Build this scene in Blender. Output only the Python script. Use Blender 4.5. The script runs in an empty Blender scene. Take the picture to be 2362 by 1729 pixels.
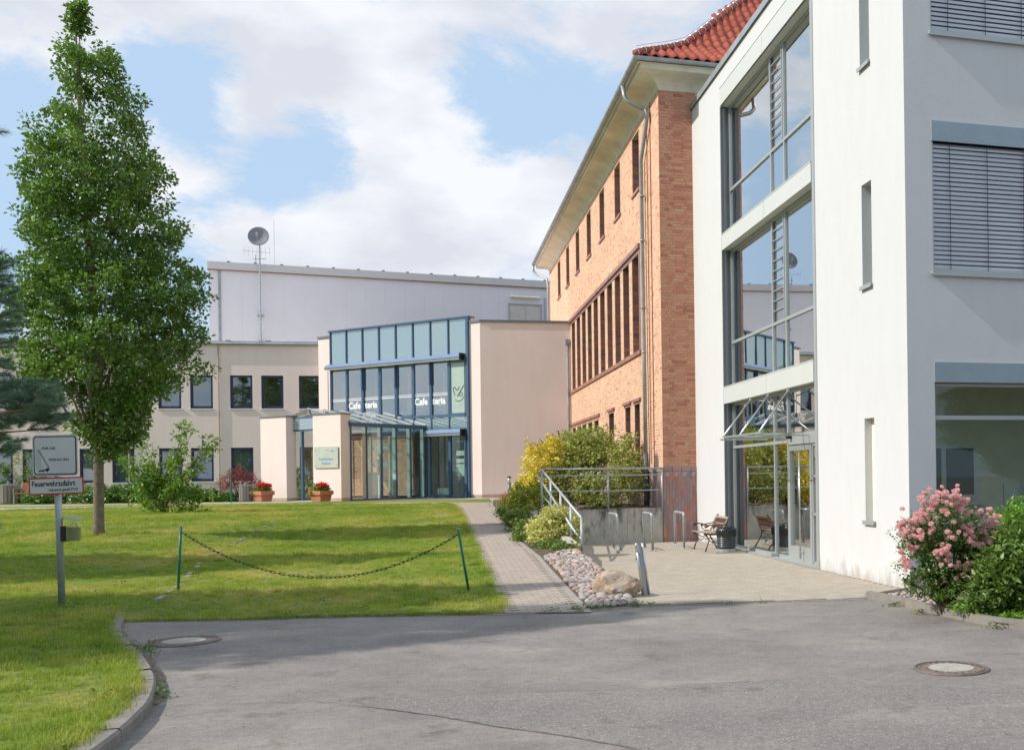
import bpy, bmesh, math, random
import numpy as np
from math import sin, cos, tan, atan, atan2, pi, sqrt, radians, exp
from mathutils import Vector, Matrix
random.seed(7); rng = np.random.default_rng(11)
SC = bpy.context.scene; COL = SC.collection

# ------------------------------------------------------------------ camera, sky, sun, exposure
ROLL = atan(.0134); FOC = 2400.; PPX = 1668.; PPY = 1094.; IW, IH = 2362., 1729.; EYE = 1.7
cr, sr = cos(ROLL), sin(ROLL)
cam = bpy.data.cameras.new('camera'); camo = bpy.data.objects.new('camera', cam); COL.objects.link(camo)
camo.matrix_world = Matrix(((cr, sr, 0, 0), (0, 0, -1, 0), (-sr, cr, 0, EYE), (0, 0, 0, 1)))
cam.sensor_fit = 'HORIZONTAL'; cam.sensor_width = 36.; cam.lens = 36. * FOC / IW
cam.shift_x = -(PPX - IW / 2) / IW; cam.shift_y = (PPY - IH / 2) / IW
cam.clip_start = .1; cam.clip_end = 3000
SC.camera = camo
SC.view_settings.view_transform = 'Standard'; SC.view_settings.look = 'None'
SC.view_settings.exposure = 0.22; SC.view_settings.gamma = 1.0; SC.view_settings.use_curve_mapping = False
SC.render.film_transparent = False
SC.cycles.max_bounces = 8; SC.cycles.transparent_max_bounces = 16; SC.cycles.glossy_bounces = 4; SC.cycles.diffuse_bounces = 3
SC.cycles.use_denoising = True
try: SC.cycles.use_fast_gi = False
except Exception: pass

def ray(x, y):
    a = (x - PPX) / FOC; b = -(y - PPY) / FOC
    return Vector((a * cr + b * sr, 1.0, -a * sr + b * cr))
SUN_AZ, SUN_EL = radians(18.5), radians(38)      # azimuth of the shadows, elevation of the sun
tosun = Vector((-cos(SUN_AZ) * cos(SUN_EL), -sin(SUN_AZ) * cos(SUN_EL), sin(SUN_EL)))
sl = bpy.data.lights.new('sun', 'SUN'); sl.energy = 3.8; sl.angle = radians(.5); sl.color = (1, .95, .87)
so = bpy.data.objects.new('sun', sl); COL.objects.link(so)
so.rotation_euler = tosun.to_track_quat('Z', 'Y').to_euler(); so.location = (-20, -10, 30)

W = bpy.data.worlds.new('World'); SC.world = W; W.use_nodes = True
wt = W.node_tree; wn, wl = wt.nodes, wt.links
wn.clear()
def wnode(t, **k):
    n = wn.new(t)
    for a, b in k.items(): setattr(n, a, b)
    return n
def wmath(op, a, b=None, clamp=False):
    n = wnode('ShaderNodeMath', operation=op, use_clamp=clamp)
    for i, v in enumerate((a, b)):
        if v is None: continue
        if isinstance(v, (int, float)): n.inputs[i].default_value = v
        else: wl.new(v, n.inputs[i])
    return n.outputs[0]
sky = wnode('ShaderNodeTexSky', sky_type='NISHITA', sun_disc=False)
sky.sun_elevation = SUN_EL; sky.sun_rotation = atan2(tosun.x, tosun.y); sky.dust_density = 1.6; sky.air_density = 1.0; sky.ozone_density = 1.6
tc = wnode('ShaderNodeTexCoord'); gen = tc.outputs['Generated']
mp = wnode('ShaderNodeMapping'); wl.new(gen, mp.inputs[0]); mp.inputs['Scale'].default_value = (1, 1, 1.9); mp.inputs['Location'].default_value = (.37, .1, .2)
n1 = wnode('ShaderNodeTexNoise'); wl.new(mp.outputs[0], n1.inputs['Vector']); n1.inputs['Scale'].default_value = 6.5; n1.inputs['Detail'].default_value = 12; n1.inputs['Roughness'].default_value = .64; n1.inputs['Distortion'].default_value = .25
n2 = wnode('ShaderNodeTexNoise'); wl.new(mp.outputs[0], n2.inputs['Vector']); n2.inputs['Scale'].default_value = 7.5; n2.inputs['Detail'].default_value = 8; n2.inputs['Roughness'].default_value = .5
# where the photograph shows banks of cloud (+) and blue gaps (-): soft lobes round directions in the sky
LOBES = [(330, 20, 230, .55), (700, 60, 230, .5), (1050, 60, 260, .55), (1420, 70, 220, .55), (1600, 150, 120, .4), (800, 230, 150, .62), (600, 250, 110, .5), (950, 330, 130, .5), (40, 40, 160, .45),
         (1080, 400, 130, .62), (800, 430, 130, .55), (1240, 440, 120, .62), (960, 520, 170, .75), (740, 540, 130, .6), (520, 540, 110, .4), (530, 410, 95, .8), (430, 400, 60, .6), (620, 290, 60, .4), (1290, 420, 70, .8), (1150, 520, 120, .6), (1190, 310, 60, .2), (80, 300, 60, .5), (40, 400, 60, .25), (1150, 560, 120, .5),
         (1110, 225, 110, -1.25), (1210, 280, 90, -.9), (1290, 250, 70, -.6), (1380, 225, 60, -.4), (1130, 330, 60, -.4), (1260, 300, 70, -.5), (70, 165, 80, -.85), (320, 140, 85, -.95), (430, 190, 80, -.9), (690, 370, 95, -1.7), (790, 385, 60, -1.2), (460, 330, 60, -1.2), (600, 395, 60, -.9), (480, 470, 60, -1.1), (460, 470, 50, -.4), (640, 455, 60, -.5),
         (20, 480, 100, -.5), (30, 250, 60, -.5), (1190, 640, 70, -.6), (450, 650, 70, -.5), (20, 620, 90, -.2)]
acc = wmath('MULTIPLY', wmath('SUBTRACT', n1.outputs['Fac'], .5), 4.2)
for x, y, r, w in LOBES:
    d = ray(x, y).normalized()
    vd = wnode('ShaderNodeVectorMath', operation='DOT_PRODUCT'); wl.new(gen, vd.inputs[0]); vd.inputs[1].default_value = d
    e = wmath('EXPONENT', wmath('MULTIPLY', wmath('SUBTRACT', vd.outputs['Value'], 1.0), 1.0 / (r / (FOC * 1.2)) ** 2))
    acc = wmath('ADD', acc, wmath('MULTIPLY', e, w * (.62 if w > 0 else .80)))
mr = wnode('ShaderNodeMapRange', interpolation_type='SMOOTHSTEP'); wl.new(wmath('ADD', acc, -.17), mr.inputs[0])
mr.inputs[1].default_value = -.42; mr.inputs[2].default_value = .40
shade = wnode('ShaderNodeValToRGB'); wl.new(n2.outputs['Fac'], shade.inputs[0])
shade.color_ramp.elements[0].position = .36; shade.color_ramp.elements[0].color = (6.0, 6.3, 7.0, 1)
shade.color_ramp.elements[1].position = .58; shade.color_ramp.elements[1].color = (7.75, 7.95, 8.35, 1)
tint = wnode('ShaderNodeMix', data_type='RGBA', blend_type='MULTIPLY'); tint.inputs[0].default_value = 1
wl.new(sky.outputs[0], tint.inputs[6]); tint.inputs[7].default_value = (1.0, 1.0, 1.0, 1)
haz = wnode('ShaderNodeMix', data_type='RGBA'); haz.inputs[0].default_value = .85; wl.new(tint.outputs[2], haz.inputs[6]); haz.inputs[7].default_value = (4.5, 6.1, 8.1, 1)
mix = wnode('ShaderNodeMix', data_type='RGBA'); wl.new(mr.outputs[0], mix.inputs[0]); wl.new(haz.outputs[2], mix.inputs[6]); wl.new(shade.outputs[0], mix.inputs[7])
bg = wnode('ShaderNodeBackground'); bg.inputs[1].default_value = .104; wl.new(mix.outputs[2], bg.inputs[0])
wo = wnode('ShaderNodeOutputWorld'); wl.new(bg.outputs[0], wo.inputs[0])

# ------------------------------------------------------------------ helpers: places
PH = atan(683 / 2400.)                       # heading of the brick and white buildings
C0 = (-1.52, 26.4)                           # street corner of the brick building
def toloc(p, o=C0, ph=PH):
    dx, dy = p[0] - o[0], p[1] - o[1]
    return Vector((dx * cos(ph) + dy * sin(ph), -dx * sin(ph) + dy * cos(ph), p[2]))
def towld(l, o=C0, ph=PH):
    return Vector((o[0] + l[0] * cos(ph) - l[1] * sin(ph), o[1] + l[0] * sin(ph) + l[1] * cos(ph), l[2] if len(l) > 2 else 0))
def hitn(x, y, p, n):
    r = ray(x, y); t = (p[0] * n[0] + p[1] * n[1]) / (r.x * n[0] + r.y * n[1])
    return Vector((r.x * t, r.y * t, EYE + r.z * t))
def onx(x, y, xl, o=C0, ph=PH): return toloc(hitn(x, y, towld((xl, 0, 0), o, ph), (cos(ph), sin(ph))), o, ph)
def ony(x, y, yl, o=C0, ph=PH): return toloc(hitn(x, y, towld((0, yl, 0), o, ph), (-sin(ph), cos(ph))), o, ph)
def dep(x, y, Y): r = ray(x, y); return Vector((r.x * Y, Y, EYE + r.z * Y))
def atz(x, y, z=0.): r = ray(x, y); t = (z - EYE) / r.z; return Vector((r.x * t, t, z))
def HL(Y): return .006 + .868 * max(0, min(1, (Y - 13.2) / 24.5))
def gnd(x, y):
    r = ray(x, y); t = 5.
    while t < 90:
        if EYE + r.z * t <= HL(t): return Vector((r.x * t, t, HL(t)))
        t += .02

# ------------------------------------------------------------------ helpers: meshes and objects
class MB:
    def __init__(s): s.v, s.f, s.m = [], [], []
    def add(s, vs, fs, mi=0):
        k = len(s.v); s.v += [tuple(v) for v in vs]; s.f += [tuple(i + k for i in f) for f in fs]; s.m += [mi] * len(fs); return s
    def box(s, x0, x1, y0, y1, z0, z1, mi=0, M=None):
        vs = [Vector((x, y, z)) for z in (z0, z1) for y in (y0, y1) for x in (x0, x1)]
        if M: vs = [M @ v for v in vs]
        return s.add(vs, [(0, 2, 3, 1), (4, 5, 7, 6), (0, 1, 5, 4), (2, 6, 7, 3), (0, 4, 6, 2), (1, 3, 7, 5)], mi)
    def quad(s, a, b, c, d, mi=0): return s.add([a, b, c, d], [(0, 1, 2, 3)], mi)
    def prism(s, pts, z0, z1, mi=0):
        n = len(pts); zt = z1 if isinstance(z1, (list, tuple)) else [z1] * n; zb = z0 if isinstance(z0, (list, tuple)) else [z0] * n
        vs = [(p[0], p[1], z) for p, z in zip(pts, zb)] + [(p[0], p[1], z) for p, z in zip(pts, zt)]
        fs = [tuple(range(n))[::-1], tuple(range(n, 2 * n))] + [(i, (i + 1) % n, n + (i + 1) % n, n + i) for i in range(n)]
        return s.add(vs, fs, mi)
    def tube(s, pts, r, n=8, mi=0, cap=True, closed=False):
        pts = [Vector(p) for p in pts]; R = r if isinstance(r, (list, tuple)) else [r] * len(pts); k = len(pts); vs = []; u0 = None
        for i, p in enumerate(pts):
            if closed: t = pts[(i + 1) % k] - pts[i - 1]
            else: t = pts[min(i + 1, k - 1)] - pts[max(i - 1, 0)]
            t.normalize()
            if u0 is None:
                u0 = Vector((0, 0, 1)) if abs(t.z) < .9 else Vector((1, 0, 0))
            u = (u0 - t * u0.dot(t)).normalized(); w = t.cross(u); u0 = u
            vs += [p + (u * cos(2 * pi * j / n) + w * sin(2 * pi * j / n)) * R[i] for j in range(n)]
        fs = [(i * n + j, i * n + (j + 1) % n, ((i + 1) % k) * n + (j + 1) % n, ((i + 1) % k) * n + j) for i in range(k if closed else k - 1) for j in range(n)]
        if cap and not closed: fs += [tuple(range(n))[::-1], tuple(range((k - 1) * n, k * n))]
        return s.add(vs, fs, mi)
    def lathe(s, prof, c=(0, 0, 0), n=24, mi=0):
        vs = [(c[0] + r * cos(2 * pi * j / n), c[1] + r * sin(2 * pi * j / n), c[2] + z) for r, z in prof for j in range(n)]
        fs = [(i * n + j, i * n + (j + 1) % n, (i + 1) * n + (j + 1) % n, (i + 1) * n + j) for i in range(len(prof) - 1) for j in range(n)]
        return s.add(vs, fs, mi)
    def disc(s, c, r, n=24, mi=0):
        return s.add([(c[0] + r * cos(2 * pi * j / n), c[1] + r * sin(2 * pi * j / n), c[2]) for j in range(n)], [tuple(range(n))], mi)
    def mesh(s, name, mats, smooth=False):
        me = bpy.data.meshes.new(name); me.from_pydata(s.v, [], s.f)
        for m in (mats if isinstance(mats, (list, tuple)) else [mats]): me.materials.append(m)
        if any(s.m): me.polygons.foreach_set('material_index', s.m)
        if smooth: me.polygons.foreach_set('use_smooth', [True] * len(s.f))
        me.update(); return me
    def build(s, name, mats, parent=None, smooth=False, **k):
        return link(name, s.mesh(name, mats, smooth), parent, **k)
def link(name, me, parent=None, loc=None, rz=None, label=None, kind=None, mat=None):
    o = bpy.data.objects.new(name, me); COL.objects.link(o)
    if parent: o.parent = parent
    if loc is not None: o.location = loc
    if rz is not None: o.rotation_euler = (0, 0, rz)
    if label: o['label'] = label
    if kind: o['kind'] = kind
    return o
def tag(o, label, cat, group=None, kind=None):
    o['label'] = label
    if cat: o['category'] = cat
    if group: o['group'] = group
    if kind: o['kind'] = kind
    return o
def thing(name, label, cat, loc=(0, 0, 0), rz=0., group=None):
    o = bpy.data.objects.new(name, None); COL.objects.link(o); o.empty_display_size = .2
    o.location = loc; o.rotation_euler = (0, 0, rz); return tag(o, label, cat, group)
def setting(o): o['kind'] = 'structure'; return o
def copytree(o, parent=None):
    c = o.copy(); COL.objects.link(c)
    if parent: c.parent = parent
    for ch in list(o.children): copytree(ch, c)
    return c
def wall(mb, axis, at, u0, u1, z0, z1, holes, depth, mi=0, mir=None):
    """sheet in the plane x=at or y=at with rectangular holes (u0,u1,z0,z1) and their reveals going in by depth"""
    mir = mi if mir is None else mir
    us = sorted({u0, u1} | {h[0] for h in holes} | {h[1] for h in holes}); zs = sorted({z0, z1} | {h[2] for h in holes} | {h[3] for h in holes})
    us = [u for u in us if u0 <= u <= u1]; zs = [z for z in zs if z0 <= z <= z1]
    P = (lambda u, z, d=0: (at + d, u, z)) if axis == 'x' else (lambda u, z, d=0: (u, at + d, z))
    for i in range(len(us) - 1):
        j = 0
        while j < len(zs) - 1:
            cu = (us[i] + us[i + 1]) / 2
            inh = lambda j: any(h[0] < cu < h[1] and h[2] < (zs[j] + zs[j + 1]) / 2 < h[3] for h in holes)
            if inh(j): j += 1; continue
            k = j
            while k < len(zs) - 1 and not inh(k): k += 1
            mb.quad(P(us[i], zs[j]), P(us[i + 1], zs[j]), P(us[i + 1], zs[k]), P(us[i], zs[k]), mi); j = k
    for a, b, c, d in holes:
        mb.quad(P(a, c), P(a, c, depth), P(a, d, depth), P(a, d), mir); mb.quad(P(b, c), P(b, d), P(b, d, depth), P(b, c, depth), mir)
        mb.quad(P(a, d), P(a, d, depth), P(b, d, depth), P(b, d), mir); mb.quad(P(a, c), P(b, c), P(b, c, depth), P(a, c, depth), mir)
    return mb

# ------------------------------------------------------------------ materials
def nodes(name):
    m = bpy.data.materials.new(name); m.use_nodes = True; nt = m.node_tree; b = nt.nodes['Principled BSDF']; return m, nt, b
def N(nt, t, **k):
    n = nt.nodes.new(t)
    for a, b in k.items(): setattr(n, a, b)
    return n
def ramp(nt, fac, stops):
    r = N(nt, 'ShaderNodeValToRGB'); nt.links.new(fac, r.inputs[0]); e = r.color_ramp.elements
    while len(e) < len(stops): e.new(.5)
    for q, (p, c) in zip(e, stops): q.position = p; q.color = (*c, 1)
    return r.outputs[0]
def noise(nt, sc, det=4, rough=.55, vec=None, dist=0):
    n = N(nt, 'ShaderNodeTexNoise'); n.inputs['Scale'].default_value = sc; n.inputs['Detail'].default_value = det; n.inputs['Roughness'].default_value = rough; n.inputs['Distortion'].default_value = dist
    if vec is None:
        t = N(nt, 'ShaderNodeTexCoord'); vec = t.outputs['Object']
    nt.links.new(vec, n.inputs['Vector']); return n.outputs['Fac']
def mixc(nt, fac, a, b, mode='MIX'):
    m = N(nt, 'ShaderNodeMix', data_type='RGBA', blend_type=mode)
    for i, v in ((0, fac), (6, a), (7, b)):
        if isinstance(v, (int, float)): m.inputs[i].default_value = v
        elif isinstance(v, tuple): m.inputs[i].default_value = (*v, 1)
        else: nt.links.new(v, m.inputs[i])
    return m.outputs[2]
def bump(nt, b, h, strength, dist=.01):
    n = N(nt, 'ShaderNodeBump'); n.inputs['Strength'].default_value = strength; n.inputs['Distance'].default_value = dist
    nt.links.new(h, n.inputs['Height']); nt.links.new(n.outputs[0], b.inputs['Normal'])
def sc3(c, k): return tuple(min(1, x * k) for x in c)
def mat(name, col, rough=.6, spec=.3, metal=0., var=.08, vs=3., fine=None, bs=None, bst=.3, bd=.005, pieces=None):
    """plain surface: colour that drifts a little (var at scale vs), optional fine speckle and bump; pieces = colours picked per piece"""
    m, nt, b = nodes(name); b.inputs['Roughness'].default_value = rough; b.inputs['Metallic'].default_value = metal
    b.inputs['Specular IOR Level'].default_value = spec
    n = noise(nt, vs, 6, .6)
    if pieces:
        oi = N(nt, 'ShaderNodeObjectInfo'); ge = N(nt, 'ShaderNodeNewGeometry'); a = N(nt, 'ShaderNodeMath', operation='ADD'); fr = N(nt, 'ShaderNodeMath', operation='FRACT')
        nt.links.new(oi.outputs['Random'], a.inputs[0]); nt.links.new(ge.outputs['Random Per Island'], a.inputs[1]); nt.links.new(a.outputs[0], fr.inputs[0])
        base = ramp(nt, fr.outputs[0], [(i / (len(pieces) - 1), c) for i, c in enumerate(pieces)])
        c = mixc(nt, n, sc3((1, 1, 1), 1 - var), (1, 1, 1)); c = mixc(nt, 1., base, c, 'MULTIPLY')
    else:
        c = ramp(nt, n, [(.3, sc3(col, 1 - var)), (.7, sc3(col, 1 + var))])
    if fine:
        f = noise(nt, fine[0], 2, .7); k = ramp(nt, f, [(.35, sc3((1, 1, 1), 1 - fine[1])), (.65, (1, 1, 1))]); c = mixc(nt, 1., c, k, 'MULTIPLY')
    nt.links.new(c, b.inputs['Base Color'])
    if bs: bump(nt, b, noise(nt, bs, 4, .6), bst, bd)
    return m
def glassm(name, tint, refl=1.9, base=.0, rough=0., wob=0., trans=1.):
    m, nt, b = nodes(name); nt.nodes.remove(b); out = nt.nodes['Material Output']
    g = N(nt, 'ShaderNodeBsdfGlossy'); g.inputs['Roughness'].default_value = rough; g.inputs['Color'].default_value = (.95, .97, .97, 1)
    if trans: t = N(nt, 'ShaderNodeBsdfTransparent'); t.inputs['Color'].default_value = (*[sqrt(x) for x in tint], 1)
    else: t = N(nt, 'ShaderNodeBsdfDiffuse'); t.inputs['Color'].default_value = (*tint, 1)
    ge = N(nt, 'ShaderNodeNewGeometry'); dp = N(nt, 'ShaderNodeVectorMath', operation='DOT_PRODUCT'); nt.links.new(ge.outputs['Incoming'], dp.inputs[0]); nt.links.new(ge.outputs['Normal'], dp.inputs[1])
    def q_(op, x, y=None):
        n = N(nt, 'ShaderNodeMath', operation=op, use_clamp=op == 'ADD')
        for i, v in enumerate((x, y)):
            if v is None: continue
            if isinstance(v, (int, float)): n.inputs[i].default_value = v
            else: nt.links.new(v, n.inputs[i])
        return n.outputs[0]
    f0 = ((refl - 1) / (refl + 1)) ** 2; sch = q_('MULTIPLY', q_('POWER', q_('SUBTRACT', 1.0, q_('ABSOLUTE', dp.outputs['Value'])), 5.0), 1 - f0)
    fac = q_('MULTIPLY', q_('ADD', sch, f0 + base), q_('SUBTRACT', 1.0, ge.outputs['Backfacing']))
    class A_: outputs = [fac]
    a = A_
    if wob:
        bp = N(nt, 'ShaderNodeBump'); bp.inputs['Strength'].default_value = wob; bp.inputs['Distance'].default_value = .02; nt.links.new(noise(nt, 1.3, 1, .4), bp.inputs['Height'])
        nt.links.new(bp.outputs[0], g.inputs['Normal'])
    mx = N(nt, 'ShaderNodeMixShader'); nt.links.new(a.outputs[0], mx.inputs[0]); nt.links.new(t.outputs[0], mx.inputs[1]); nt.links.new(g.outputs[0], mx.inputs[2])
    nt.links.new(mx.outputs[0], out.inputs[0]); return m
def leafm(name, cols, rough=.5, tr=.35, spec=.35, big=None, tt=(1.0, 1.0, .45)):
    m, nt, b = nodes(name); out = nt.nodes['Material Output']
    ge = N(nt, 'ShaderNodeNewGeometry'); c = ramp(nt, ge.outputs['Random Per Island'], [(i / (len(cols) - 1), x) for i, x in enumerate(cols)])
    if big:
        k = ramp(nt, noise(nt, big[0], 3, .5), [(.35, sc3((1, 1, 1), 1 - big[1])), (.65, (1, 1, 1))]); c = mixc(nt, 1., c, k, 'MULTIPLY')
    nt.links.new(c, b.inputs['Base Color']); b.inputs['Roughness'].default_value = rough; b.inputs['Specular IOR Level'].default_value = spec
    t = N(nt, 'ShaderNodeBsdfTranslucent'); tcol = mixc(nt, 1., c, tt, 'MULTIPLY'); nt.links.new(tcol, t.inputs[0])
    mx = N(nt, 'ShaderNodeMixShader'); mx.inputs[0].default_value = tr; nt.links.new(b.outputs[0], mx.inputs[1]); nt.links.new(t.outputs[0], mx.inputs[2]); nt.links.new(mx.outputs[0], out.inputs[0])
    return m
def render_wall(name, col, stain=0.):
    """painted render with a grainy plaster relief, faint weather streaks"""
    m, nt, b = nodes(name); b.inputs['Roughness'].default_value = .85; b.inputs['Specular IOR Level'].default_value = .15
    t = N(nt, 'ShaderNodeTexCoord'); mp = N(nt, 'ShaderNodeMapping'); nt.links.new(t.outputs['Object'], mp.inputs[0]); mp.inputs['Scale'].default_value = (2.2, 2.2, .22)
    st = noise(nt, 1.6, 7, .62, mp.outputs[0]); c = ramp(nt, st, [(.36, sc3(col, 1 - stain)), (.56, col)])
    c = mixc(nt, 1., c, ramp(nt, noise(nt, 1.1, 5, .6), [(.3, (.955, .955, .955)), (.7, (1, 1, 1))]), 'MULTIPLY')
    nt.links.new(c, b.inputs['Base Color']); bump(nt, b, noise(nt, 60, 4, .65), .5, .006); return m
white_wall = render_wall('white_render', (.80, .80, .79), .05)
beige_wall = render_wall('beige_render', (.83, .70, .645), .03)
pillar_wall = beige_wall
hall_wall = mat('grey_hall_cladding', (.73, .73, .745), .6, .3, var=.03, vs=.6)
cream = mat('cream_cove_plaster', (.66, .62, .50), .85, .1, var=.16, vs=1.3)
alu = mat('grey_aluminium', (.42, .44, .43), .42, .45, .35, var=.04)
alu_d = mat('dark_grey_aluminium', (.17, .185, .195), .45, .4, .3, var=.05)
panel_grey = mat('pale_grey_panel', (.60, .61, .575), .5, .4, .1, var=.02)
zinc = mat('weathered_zinc', (.36, .39, .40), .5, .5, .5, var=.2, vs=2.5)
steel = mat('galvanised_steel', (.40, .43, .44), .5, .5, .45, var=.16, vs=9)
inox = mat('brushed_stainless', (.62, .62, .60), .3, .6, .9, var=.1, vs=20)
blue_f = mat('blue_window_metal', (.068, .125, .205), .35, .45, .1, var=.08)
navy = mat('navy_window_frame', (.030, .032, .085), .4, .4, 0, var=.1)
black = mat('black_plastic', (.015, .016, .018), .35, .5)
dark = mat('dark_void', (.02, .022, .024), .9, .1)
roomw = mat('room_wall', (.86, .81, .68), .9, .1)
roomf = mat('room_floor', (.22, .21, .19), .6, .3)
whitep = mat('white_paint', (.78, .78, .77), .5, .4, var=.04, vs=6)
signw = mat('dull_white_sign_face', (.62, .62, .62), .45, .4, var=.05, vs=4)
redp = mat('red_sign_border', (.55, .03, .025), .45, .4)
blackp = mat('black_print', (.02, .02, .02), .5, .3)
greenp = mat('green_painted_post', (.008, .16, .085), .35, .45, var=.1)
clinker = mat('dark_glazed_clinker', None, .35, .45, pieces=[(.46, .19, .14), (.34, .15, .12), (.54, .23, .14), (.38, .19, .15), (.27, .135, .115)], var=.25, vs=14)
mortar = mat('pale_mortar', (.60, .50, .40), .95, .05, var=.12, vs=5, bs=80)
brickm = mat('orange_brick', None, .85, .12, pieces=[(.71, .335, .215), (.74, .375, .235), (.66, .28, .175), (.72, .345, .22), (.60, .225, .15), (.75, .40, .25), (.69, .315, .20), (.73, .36, .23), (.52, .19, .13), (.71, .33, .21), (.74, .43, .26), (.67, .29, .185)], var=.26, vs=9, fine=(70, .22), bs=50, bst=.6)
plinthm = mat('purple_clinker', None, .5, .35, pieces=[(.40, .23, .22), (.34, .25, .26), (.46, .20, .155), (.38, .29, .30), (.43, .20, .17), (.30, .22, .22), (.42, .25, .245), (.58, .20, .14), (.37, .28, .29), (.29, .18, .16)], var=.25, vs=18, bs=50)
tilem = mat('red_roof_tile', None, .72, .2, pieces=[(.50, .12, .075), (.56, .15, .09), (.43, .10, .07), (.53, .135, .08)], var=.3, vs=5, fine=(40, .2))
ridgem = mat('ridge_tile_clay', (.36, .095, .06), .6, .3, var=.2, vs=6)
concrete = None
# ------------------------------------------------------------------ ground
def lerp_poly(pl, Y):
    """x of a polyline given as (x, y) rows sorted by y"""
    if Y <= pl[0][1]: a, b = pl[0], pl[1]
    elif Y >= pl[-1][1]: a, b = pl[-2], pl[-1]
    else:
        for a, b in zip(pl, pl[1:]):
            if a[1] <= Y <= b[1]: break
    return a[0] + (b[0] - a[0]) * (Y - a[1]) / (b[1] - a[1])
PATH_L = [(-2.72, 12.95), (-3.36, 15.18), (-4.42, 18.92), (-5.53, 22.88), (-8.03, 31.76), (-9.38, 36.26)]
PATH_R = [(-1.74, 13.22), (-2.85, 17.18), (-3.40, 19.22), (-4.53, 22.78), (-6.29, 29.54), (-7.74, 34.88), (-8.1, 36.5)]
KERB = [(-7.39, 12.80), (-7.02, 12.1), (-6.75, 11.6), (-6.03, 10.54), (-5.45, 9.75), (-5.05, 9.15), (-4.70, 8.6), (-4.44, 8.08), (-4.22, 7.6), (-4.02, 7.02), (-3.87, 6.5), (-3.75, 5.9), (-3.66, 5.2), (-3.6, 4.4), (-3.58, 3.4), (-3.58, 2.0)]
def kin(Y): return lerp_poly([(x - .14, y) for x, y in KERB][::-1], Y)
def smst(t): t = max(0, min(1, t)); return t * t * (3 - 2 * t)
def MD(X, Y): return .20 * smst((-9.0 - X) / 4.5) * smst((Y - 14.5) / 7) * (1 - smst((Y - 26) / 9))
def LH(X, Y): return MD(X, Y) + HL(Y) + .075 * smst((-7.25 - X) / .5) * (1 - smst((Y - 13.) / 5)) * (1 if Y > 12.8 else 1) if Y > 12.8 else .012 + .075 * smst((kin(Y) + .1 - X) / .05 if True else 0)
def bed_r(Y):
    if Y < 25.5: return lerp_poly(BED_R, Y)
    if Y < 26.42: return -4.46 + (Y - 25.5) * 3.2
    return towld((0, (Y - 26.4) / cos(PH))).x
BED_R = [(-1.13, 13.64), (-1.28, 14.22), (-1.87, 16.5), (-2.26, 17.98), (-2.64, 19.2), (-2.81, 20.38), (-4.46, 25.5)]

m, nt, b = nodes('asphalt'); b.inputs['Roughness'].default_value = .9; b.inputs['Specular IOR Level'].default_value = .2
big = noise(nt, .55, 9, .66); c = ramp(nt, big, [(.32, (.235, .21, .192)), (.5, (.295, .264, .24)), (.68, (.37, .325, .285))])
c = mixc(nt, 1., c, ramp(nt, noise(nt, 2.4, 5, .65), [(.34, (.86, .86, .86)), (.62, (1, 1, 1))]), 'MULTIPLY')
c = mixc(nt, 1., c, ramp(nt, noise(nt, 55, 3, .8), [(.33, (.62, .62, .62)), (.5, (1, 1, 1)), (.66, (1.0, 1.0, 1.0))]), 'MULTIPLY')
v = N(nt, 'ShaderNodeTexVoronoi'); v.inputs['Scale'].default_value = 38; t = N(nt, 'ShaderNodeTexCoord'); nt.links.new(t.outputs['Object'], v.inputs['Vector'])
lt = N(nt, 'ShaderNodeMath', operation='LESS_THAN'); nt.links.new(v.outputs['Distance'], lt.inputs[0]); lt.inputs[1].default_value = .16
sel = N(nt, 'ShaderNodeMath', operation='GREATER_THAN'); sp = N(nt, 'ShaderNodeSeparateColor'); nt.links.new(v.outputs['Color'], sp.inputs[0]); nt.links.new(sp.outputs[0], sel.inputs[0]); sel.inputs[1].default_value = .72
ml = N(nt, 'ShaderNodeMath', operation='MULTIPLY'); nt.links.new(lt.outputs[0], ml.inputs[0]); nt.links.new(sel.outputs[0], ml.inputs[1])
c = mixc(nt, ml.outputs[0], c, (.52, .49, .45))
def wear(nt, c):
    t = N(nt, 'ShaderNodeTexCoord'); mp = N(nt, 'ShaderNodeMapping'); nt.links.new(t.outputs['Object'], mp.inputs[0]); mp.inputs['Rotation'].default_value = (0, 0, .2); mp.inputs['Scale'].default_value = (.45, 1.5, 1)
    s1 = ramp(nt, noise(nt, .9, 7, .68, mp.outputs[0], .6), [(.58, (0, 0, 0)), (.80, (.8, .8, .8))]); c = mixc(nt, s1, c, (.42, .37, .31), 'MIX')
    s2 = ramp(nt, noise(nt, 1.9, 6, .6), [(.60, (1, 1, 1)), (.72, (.66, .64, .62))]); c = mixc(nt, 1., c, s2, 'MULTIPLY')
    s3 = ramp(nt, noise(nt, 14, 5, .7), [(.3, (.80, .80, .80)), (.6, (1.03, 1.03, 1.03))]); return mixc(nt, 1., c, s3, 'MULTIPLY')
c = wear(nt, c); nt.links.new(c, b.inputs['Base Color']); bump(nt, b, noise(nt, 90, 4, .75), .9, .006); asphalt = m
m, nt, b = nodes('newer_asphalt'); b.inputs['Roughness'].default_value = .9; b.inputs['Specular IOR Level'].default_value = .2
c = ramp(nt, noise(nt, .6, 7, .62), [(.32, (.24, .22, .203)), (.68, (.315, .285, .257))])
c = mixc(nt, 1., c, ramp(nt, noise(nt, 60, 3, .8), [(.36, (.55, .55, .55)), (.52, (1, 1, 1))]), 'MULTIPLY')
v = N(nt, 'ShaderNodeTexVoronoi'); v.inputs['Scale'].default_value = 30; t = N(nt, 'ShaderNodeTexCoord'); nt.links.new(t.outputs['Object'], v.inputs['Vector'])
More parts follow.
